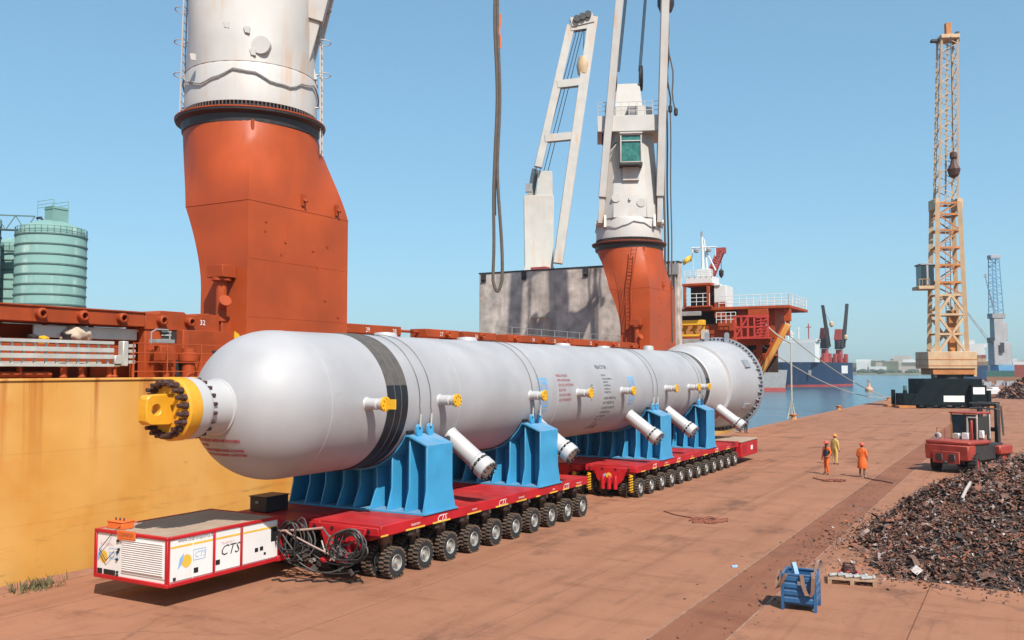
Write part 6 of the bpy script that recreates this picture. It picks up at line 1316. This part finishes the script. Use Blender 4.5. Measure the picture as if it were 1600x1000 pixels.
s = MB(); s.tube([PB + Vector((-.35 + .05 * k, .1 + .06 * math.sin(k), .05 + .09 * math.sin(k * .8) ** 2)) for k in range(12)], .035, 6); tag(s.build('red_strap', MT['txtred'], None), 'red strap end lying on the pallet beside the coil', 'strap')
# rope tangles on the ground
def tangle(c, rx, ry, n, r, mat, label, seed, tail=()):
    rd = random.Random(seed); pts = []
    for k in range(n): t = k * .83; pts.append((c[0] + rx * math.cos(t) * rd.uniform(.35, 1), c[1] + ry * math.sin(t * 1.31) * rd.uniform(.3, 1), .025 + rd.uniform(0, .05)))
    s = MB(); sm = []
    for i in range(len(pts) - 1):
        for q in range(4): sm.append(Vector(pts[i]).lerp(Vector(pts[i+1]), q / 4))
    for t in tail: sm.append(Vector(t))
    s.tube(sm, r, 5); return tag(s.build('rope_tangle', MT[mat], None), label, 'rope', 'rope tangles on the quay')
MT['rrope'] = M('rusty_red_rope', (.26, .085, .05), .9, var=.3, vs=6)
tangle((-10.35, 33.2, 0), .75, .85, 34, .022, 'rrope', 'rust red rope tangle lying alone on the quay in front of the trailer', 4, [(-11.2, 33.6, .03), (-11.9, 33.9, .03), (-12.6, 34.6, .03)])
tangle((-8.5, 48.2, 0), .6, .7, 34, .035, 'rrope', 'small dark red rope coil at the feet of the workers', 6, [(-9.3, 48.3, .03), (-9.7, 48.9, .03)])
s = MB(); s.tube([(-7.4 + .12 * k, 50.2 - .12 * k + .05 * math.sin(k * .9), .03) for k in range(14)], .03, 5); tag(s.build('ground_rope', MT['bolt'], None), 'thin dark rope crossing the track right of the orange workers', 'rope')
s = MB(); s.box((-7.35, 25.9, .02), (.14, .1, .03), (.2, .1, .5)); s.box((-7.3, 25.93, .035), (.06, .05, .03), (.5, .3, 0)); tag(s.build('litter_scrap', MT['txtpblue'], None), 'crumpled pale blue litter on the track beyond the blue bin', 'litter')
# bollards and mooring lines
def bollard(x, y, label):
    root = thing('bollard', (x, y, 0), label, 'bollard', 'bollards on the quay edge'); s = MB(); s.lathe([(.5, .015), (.5, .06), (.3, .1), (.24, .35), (.34, .5), (.36, .6), (.25, .68), (.001, .7)], (x, y, 0), (0, 0, 1), 18); s.build('post', MT['ochrust'], root)
    s = MB(); s.beam((x - .5, y, .5), (x + .5, y, .5), .16, .16); s.build('horn', MT['ochrust'], root); return root
bollard(-22.75, 104.6, 'rusty bollard at the foot of the upright white rope'); bollard(-22.75, 132.9, 'rusty bollard alone between the white rope and the harbour crane'); bollard(-21.9, 179.0, 'rusty bollard at the landward end of the long mooring line')
def line(a, b_, d, r, label): s = MB(); s.tube(sag(a, b_, d, 24), r, 6); return tag(s.build('mooring_line', MT['rope'], None), label, 'mooring line', 'mooring lines')
line((-22.95, 104.6, .5), (-22.9, 104.6, 8.6), 0, .1, 'thick white mooring rope rising straight up from the bollard'); s = MB(); s.tube([(-23.35, 104.3, .1), (-22.95, 104.6, 2.4), (-22.5, 104.5, .1)], .1, 6); tag(s.build('mooring_line', MT['rope'], None), 'splayed foot of the white rope at its bollard', 'mooring line', 'mooring lines')
line((-21.9, 179.0, .5), (-27.5, 118.0, 11.3), 1.2, .065, 'long mooring line sagging from the far bollard to the ship bow, upper one'); line((-22.0, 178.8, .5), (-28.0, 112.0, 8.6), 1.7, .065, 'long mooring line sagging from the far bollard to the ship bow, lower one')
line((-22.9, 104.6, 8.6), (-27.8, 111.5, 11.6), .3, .09, 'short white rope from the upright rope up to the ship')
# ------------------------------------------------------------------ far ships, cranes and town
RV = Vector((math.cos(R(29.42)), math.sin(R(29.42)), 0)); FV = Vector((-RV.y, RV.x, 0))
def frame_pt(o, ux, uy): return lambda x, y, z: Vector(o) + ux * x + uy * y + Vector((0, 0, z))
# blue and white ship with two red cranes
bs = thing('blue_cargo_ship', (-90.5, 420, -1.8), 'blue hulled cargo ship with white deckhouse and two red cranes across the water', 'ship')
ux = Vector((math.cos(R(80)), math.sin(R(80)), 0)); uy = Vector((-ux.y, ux.x, 0)); B_ = frame_pt((-90.0, 409.6, 0), ux, uy)
def brow(z, k, f): return [B_(*p, z) for p in ((-6 - f, 0), (1, -8.5 * k), (12, -11), (47, -11), (47, 11), (12, 11), (1, 8.5 * k))]
s = MB(); s.loft([brow(-2.2, .5, -2), brow(2, .7, 0), brow(9.0, 1, 3.5)]); s.build('hull', MT['bblue'], bs)
s = MB(); s.loft([brow(-2.3, .505, -1.95), brow(-.9, .575, -1.2)]); s.v = [v + (v - B_(25, 0, v.z)) * .004 for v in s.v]; s.build('boot_top', MT['bred'], bs)
def bx(name, x0, x1, y0, y1, z0, z1, m): s = MB(); s.bb(x0, x1, y0, y1, z0, z1); s.v = [B_(*v) for v in s.v]; return s.build(name, MT[m], bs)
bx('deckhouse', 1.5, 7, -10.4, 13.5, 9.0, 17.8, 'bwhite'); bx('bridge', 1.8, 7.2, -10.8, 14, 17.8, 19.2, 'bwhite')
for k in range(9): bx('bridge_window', 1.9, 2.0, -10.4 + k * 2.35, -8.8 + k * 2.35, 18.1, 18.9, 'glass')
for k in range(2): bx('bridge_window', 2.6 + k * 1.7, 3.8 + k * 1.7, -11.4, -11.3, 18.1, 18.9, 'glass')
for x, y, h, m_ in ((2, -3, 6, 'bwhite'), (5, 3, 5, 'bwhite'), (6, -6, 7.5, 'bred'), (3, 8, 4.5, 'cyan'), (2.5, 0, 4, 'bwhite'), (6, 2, 5, 'bwhite')): s = MB(); s.cyl(B_(x, y, 18.5), B_(x, y, 18.5 + h), .3, n=6); s.cyl(B_(x, y - 1.2, 17 + h), B_(x, y + 1.2, 17 + h), .2, n=5); s.build('mast', MT[m_], bs)
bx('deck_cargo', 9, 46, -9.0, 9.0, 9.0, 11.2, 'bred')
for k in range(5): bx('hatch_post', 11 + 7 * k, 13.5 + 7 * k, -10.8, -9.6, 9.0, 13.0, 'bred')
bx('name_board', 32, 40, -11.06, -11.0, 4.0, 7.6, 'bwhite'); bx('anchor', 1.0, 2.0, -8.4, -7.4, 3.5, 5.5, 'pgrey')
for (cx_, cy_), tip, nm in (((17, -9.0), (14.0, -8.5, 34.5), 'left'), ((35, -9.0), (41, -10.0, 36.5), 'right')):
    cr = thing('red_ship_crane', B_(cx_, cy_, 9), 'dark red crane on the blue ship, the %s one of the pair, boom raised' % nm, 'crane', 'red cranes on the blue ship')
    s = MB(); s.cyl(B_(cx_, cy_, 9), B_(cx_, cy_, 15), 1.7, 1.5, 14); s.build('pedestal', MT['bred'], cr); s = MB(); s.cyl(B_(cx_, cy_, 15.2), B_(cx_, cy_, 19.5), 2.0, 2.0, 14); s.build('slew_house', MT['dark'], cr)
    s = MB(); s.loft([[B_(cx_ + x * k, cy_ + y * k, z) for x, y in ((-1.8, -1.8), (1.8, -1.8), (1.8, 1.8), (-1.8, 1.8))] for z, k in ((19.5, 1), (24.5, .75))]); s.build('house', MT['bred'], cr)
    for q in (-1.3, 1.3): s = MB(); s.beam(B_(cx_ + q - 1, cy_ - 2.2, 16), B_(tip[0] + q * .4, tip[1] - 1, tip[2]), .9, .9); s.build('boom_leg', MT['dark'], cr)
    for q in (.3, .5, .7, .85, .98): a = B_(cx_ - 2.3, cy_ - 2.2, 16).lerp(B_(tip[0] - .5, tip[1] - 1, tip[2]), q); b2 = B_(cx_ + .3, cy_ - 2.2, 16).lerp(B_(tip[0] + .5, tip[1] - 1, tip[2]), q); s = MB(); s.beam(a, b2, .6, .6); s.build('boom_crossbar', MT['dark'], cr)
    s = MB(); h0 = B_(cx_, cy_ - 3.2, 26 if nm == 'left' else 20.5); s.lathe([(.2, -1.3), (.9, -.6), (.9, .6), (.3, 1.4)], h0, (0, 0, 1), 10); s.build('hook_block', MT['ochre'], cr); s = MB(); s.cyl(h0, B_(*tip), .08, n=4); s.build('hoist_rope', MT['cable'], cr)
# grey barge stern in front of it
gb = thing('grey_barge', (-76, 300, -1.8), 'grey barge bow with rusty waterline just right of the end flange', 'barge'); G_ = frame_pt((-81.5, 318, 0), RV, FV)
s = MB(); s.loft([[G_(x * k, y, z) for x, y in ((-14, -3), (9.6, -3), (10.4, 2), (9.6, 7), (-14, 7))] for z, k in ((-2.2, .93), (.2, .95), (5.6, 1.02))]); s.build('hull', MT['greyp'], gb); s = MB(); s.loft([[G_(x * k, y, z) for x, y in ((-14, -3.05), (9.65, -3.05), (10.5, 2), (9.65, 7.1), (-14, 7.1))] for z, k in ((-2.3, .932), (-.5, .947))]); s.build('boot_top', MT['bred'], gb)
for x in (-3, 0, 3, 6): s = MB(); s.cyl(G_(x, -1, 5.5), G_(x, -1, 8.2 + (x % 2)), .5, n=8); s.build('deck_fitting', MT['dark'] if x % 2 else MT['bred'], gb)
s = MB(); s.beam(G_(2, 0, 5.5), G_(5, 0, 9.5), .6, .6); s.beam(G_(5, 0, 9.5), G_(7, 0, 8.2), .5, .5); s.build('deck_davit', MT['bred'], gb)
# container ship at the far end of the quay
cs = thing('container_ship', (-38, 780, -1.8), 'container ship stacked with brown and red boxes far along the quay', 'ship')
s = MB(); s.loft([[Vector((x, y, z)) for x, y in ((-50, 770), (-24.6, 770), (-24.6, 900), (-50, 900))] for z in (-2, 9)]); s.build('hull', MT['bblue'], cs)
rd = random.Random(8)
for r_ in range(4):
    for c_ in range(9):
        if r_ == 3 and rd.random() < .45: continue
        s = MB(); x = -49.5 + c_ * 2.65; z = 9.1 + r_ * 2.65; s.bb(x, x + 2.5, 772, 784, z, z + 2.55); s.build('container', MT[rd.choice(('cont1', 'cont2', 'cont2', 'ochre', 'cont1'))], cs)
s = MB(); s.bb(-48, -27, 792, 802, 9, 26); s.bb(-50, -25.5, 793, 799, 23, 26); s.bb(-42, -34, 793, 800, 26, 29); s.build('bridge', MT['bwhite'], cs)
for k in range(6):
    s = MB(); s.bb(-24.4 + .0, -22.0, 400 + k * 14, 412 + k * 14, .004, 2.6 * (1 + k % 3)); 
# containers ashore
for x, y, n_, m_, lb in ((2, 440, 3, 'cont1', 'dark red container stack at the right edge of the far quay'), (-9, 455, 2, 'cont3', 'green container stack beside the far blue crane'), (9, 470, 3, 'cont3', 'dark green container stack furthest right on the quay')):
    rt_ = thing('container_stack', (x, y, 0), lb, 'containers', 'containers ashore')
    for k in range(n_): s = MB(); s.bb(x - 6, x + 6, y, y + 2.5, .004 + k * 2.6, 2.59 + k * 2.6); s.build('container', MT[m_ if k else 'cont2'], rt_)
for x, y, w, m_, lb in ((-9.5, 230, 2.2, 'txtyel', 'small yellow crate on the quay left of the distant heap'), (-6.8, 236, 3.0, 'bwhite', 'white sack pile on the quay beside the distant heap')):
    s = MB(); s.box((x, y, .6), (w, w * .8, 1.2), (0, 0, .3)); s.box((x + .3, y, 1.4), (w * .6, w * .5, .5), (0, 0, .8)); tag(s.build('crate' if m_ == 'txtyel' else 'sack_pile', MT[m_], None, bevel=.1), lb, 'crate' if m_ == 'txtyel' else 'sacks')
rd = random.Random(4); s = MB()
for k in range(60): s.box((rd.uniform(-18, 20), rd.uniform(330, 400), .5), (rd.uniform(.8, 3), rd.uniform(.8, 3), rd.uniform(.5, 2.2)), (0, 0, rd.random() * 3))
stuff(tag(s.build('yard_clutter', MT['pgrey'], None, smooth=0), 'pale clutter of blocks and bags on the far quay under the blue crane', 'clutter'))
# blue mobile harbour crane
bc = thing('blue_harbour_crane', (-11, 509, 0), 'distant blue and grey mobile harbour crane standing on the far quay', 'crane'); K = frame_pt((-11.5, 509, 0), RV, FV)
def kb(name, x0, x1, y0, y1, z0, z1, m): s = MB(); s.bb(x0, x1, y0, y1, z0, z1); s.v = [K(*v) for v in s.v]; return s.build(name, MT[m], bc, bevel=.15)
kb('chassis', -6, 12, -5, 5, .8, 5.2, 'cyan'); kb('chassis_top', -2, 8, -4, 4, 5.2, 8, 'cyan'); kb('wheel_row', -5, 11, -4, 4, 0.004, .8, 'dark'); kb('machine_house', -3.4, 2.8, -3, 3, 8, 20, 'pgrey'); kb('machine_house_upper', -2.6, 2.0, -2.2, 2.2, 20, 31, 'pgrey'); kb('counterweight', 2.8, 5.6, -2.5, 2.5, 8, 19, 'pgrey'); kb('upper_weight', 2.0, 4.2, -1.8, 1.8, 20, 29, 'pgrey'); kb('cab', -5.4, -3.2, -3, 0, 19, 21.5, 'glass'); kb('window_band', -1, 1, -4.1, -4, 14, 19, 'dark'); kb('cross_head', -3.6, 3.0, -2.5, 2.5, 31, 33.5, 'greyp')
def klat(x0, z0, w0, x1, z1, w1_, m, n=12):
    s = MB()
    for k in range(n):
        t0, t1 = k / n, (k + 1) / n; a = [(x0 + (x1 - x0) * t, z0 + (z1 - z0) * t, w0 + (w1_ - w0) * t) for t in (t0, t1)]
        for sx in (-1, 1):
            for sy in (-1, 1): s.beam(K(a[0][0] + sx * a[0][2], sy * a[0][2], a[0][1]), K(a[1][0] + sx * a[1][2], sy * a[1][2], a[1][1]), .42, .42, (0, 1, 0))
        for sy in (-1, 1): q = (-1) ** k; s.beam(K(a[0][0] - q * a[0][2], sy * a[0][2], a[0][1]), K(a[1][0] + q * a[1][2], sy * a[1][2], a[1][1]), .22, .22); s.beam(K(a[1][0] - a[1][2], sy * a[1][2], a[1][1]), K(a[1][0] + a[1][2], sy * a[1][2], a[1][1]), .22, .22)
    return s.build('lattice_tower', MT[m], bc)
klat(-.4, 33, 2.4, -.8, 61, 1.7, 'cyan', 14); kb('boom_head', -3.2, 1.8, -1.8, 1.8, 60.5, 62.5, 'pgrey')
# two faint cranes further off
for i, (a, b_, c_) in enumerate((((-20, 1290, 6), (-40, 1260, 122), 'faint grey crane boom rising left of the blue crane, the steeper one'), ((-24, 1340, 8), (-84, 1290, 112), 'faint grey crane boom slanting far left behind the ochre crane, the flatter one'))):
    root = thing('far_crane', (a[0], a[1], 0), c_, 'crane', 'faint far cranes'); s = MB(); s.bb(a[0] - 6, a[0] + 6, a[1] - 6, a[1] + 6, 0, a[2] + 24); s.build('base', MT['pgrey'], root); A, Bv = Vector(a), Vector(b_); s = MB(); s.beam(A + Vector((0, 0, 8)), Bv, .9, .9); s.beam(A + Vector((3, 0, 10)), Bv, .6, .6)
    for k in range(8): s.beam((A + Vector((0, 0, 8))).lerp(Bv, k / 8), (A + Vector((3, 0, 10))).lerp(Bv, (k + .5) / 8), .35, .35)
    s.build('boom', MT['pgrey'], root); s = MB(); s.box(Bv, (3, 3, 4)); s.build('boom_head', MT['pgrey'], root)
# buoy
MT['buoy'] = M('faded_buoy', (.6, .33, .2), .7)
by = thing('buoy', (-47.5, 337, -1.8), 'small pale orange buoy floating on the open water', 'buoy'); s = MB(); s.lathe([(.01, -2.4), (1.2, -2.2), (1.4, -1.2), (1.2, -.7), (.6, -.2), (.4, .9), (.01, 1.1)], (-47.5, 337, 0), (0, 0, 1), 16); s.build('float', MT['buoy'], by); s = MB(); s.cyl((-47.5, 337, .9), (-47.5, 337, 2.0), .15, n=6); s.box((-47.5, 337, 1.7), (.7, .7, .7), (0, 0, .6)); s.build('top_mark', MT['hosep'], by)
# town on the far shore: one mass of small houses
s = MB(); rd = random.Random(12)
for k in range(520):
    x = rd.uniform(-1200, 100); y = rd.uniform(1510, 1740); w = rd.uniform(8, 30); h = rd.uniform(5, 16) * (1.7 if rd.random() < .06 else 1); s.cur = rd.choice((0, 0, 0, 1, 2)); s.bb(x - w / 2, x + w / 2, y - 6, y + 6, 1.2, 3 + h + (y - 1500) * .03)
s.cur = 0; stuff(tag(s.build('far_town', [MT['shore'], MT['bwhite'], MT['land']], None, smooth=0), 'pale low town and sheds along the far shore', 'town'))
s = MB(); rd = random.Random(13)
for k in range(240):
    x = rd.uniform(-1200, 200); y = rd.uniform(1504, 1520); r = rd.uniform(3, 7); bm = bmesh.new(); bmesh.ops.create_icosphere(bm, subdivisions=1, radius=r); s.add([Vector((v.co.x * 1.6 + x, v.co.y + y, v.co.z * .7 + 2.5 + rd.uniform(-.5, .8))) for v in bm.verts], [[v.index for v in f.verts] for f in bm.faces]); bm.free()
stuff(tag(s.build('far_trees', M('far_foliage', (.06, .08, .04), .9, var=.4, vs=.05), None, smooth=0), 'dark strip of trees along the far shoreline', 'trees'))
for i, (x, h) in enumerate(((-420, 62), (-455, 40))):
    root = thing('tower_crane', (x, 1560, 0), 'thin tower crane on the far shore, the %s one' % ('taller', 'shorter')[i], 'crane', 'tower cranes on the far shore'); s = MB(); s.beam((x, 1560, 0), (x, 1560, h), 1.6, 1.6); s.build('mast', MT['pgrey'], root); s = MB(); s.beam((x - 14, 1560, h - 3), (x + 34, 1560, h - 3), 1.2, 1.6); s.build('jib', MT['pgrey'], root)
s = MB(); s.bb(-640, -430, 1600, 1640, 2, 24); s.bb(-560, -520, 1605, 1635, 24, 34); tag(s.build('far_hall', MT['bwhite'], None), 'long white industrial hall on the far shore', 'building')
# ------------------------------------------------------------------ haze
m, nt, b = _new('haze'); nt.nodes.remove(b); pv = nt.nodes.new('ShaderNodeVolumePrincipled'); pv.inputs['Color'].default_value = (.86, .92, 1, 1); pv.inputs['Density'].default_value = .00016; pv.inputs['Anisotropy'].default_value = .2
nt.links.new(pv.outputs[0], nt.nodes['Material Output'].inputs['Volume'])
g = MB(); g.bb(-1700, 1000, -350, 2150, -4.4, 130)
HAZE = True
if HAZE:
    o = stuff(g.build('haze', m, None, smooth=0)); tag(o, 'thin sea haze filling the harbour air', 'haze')
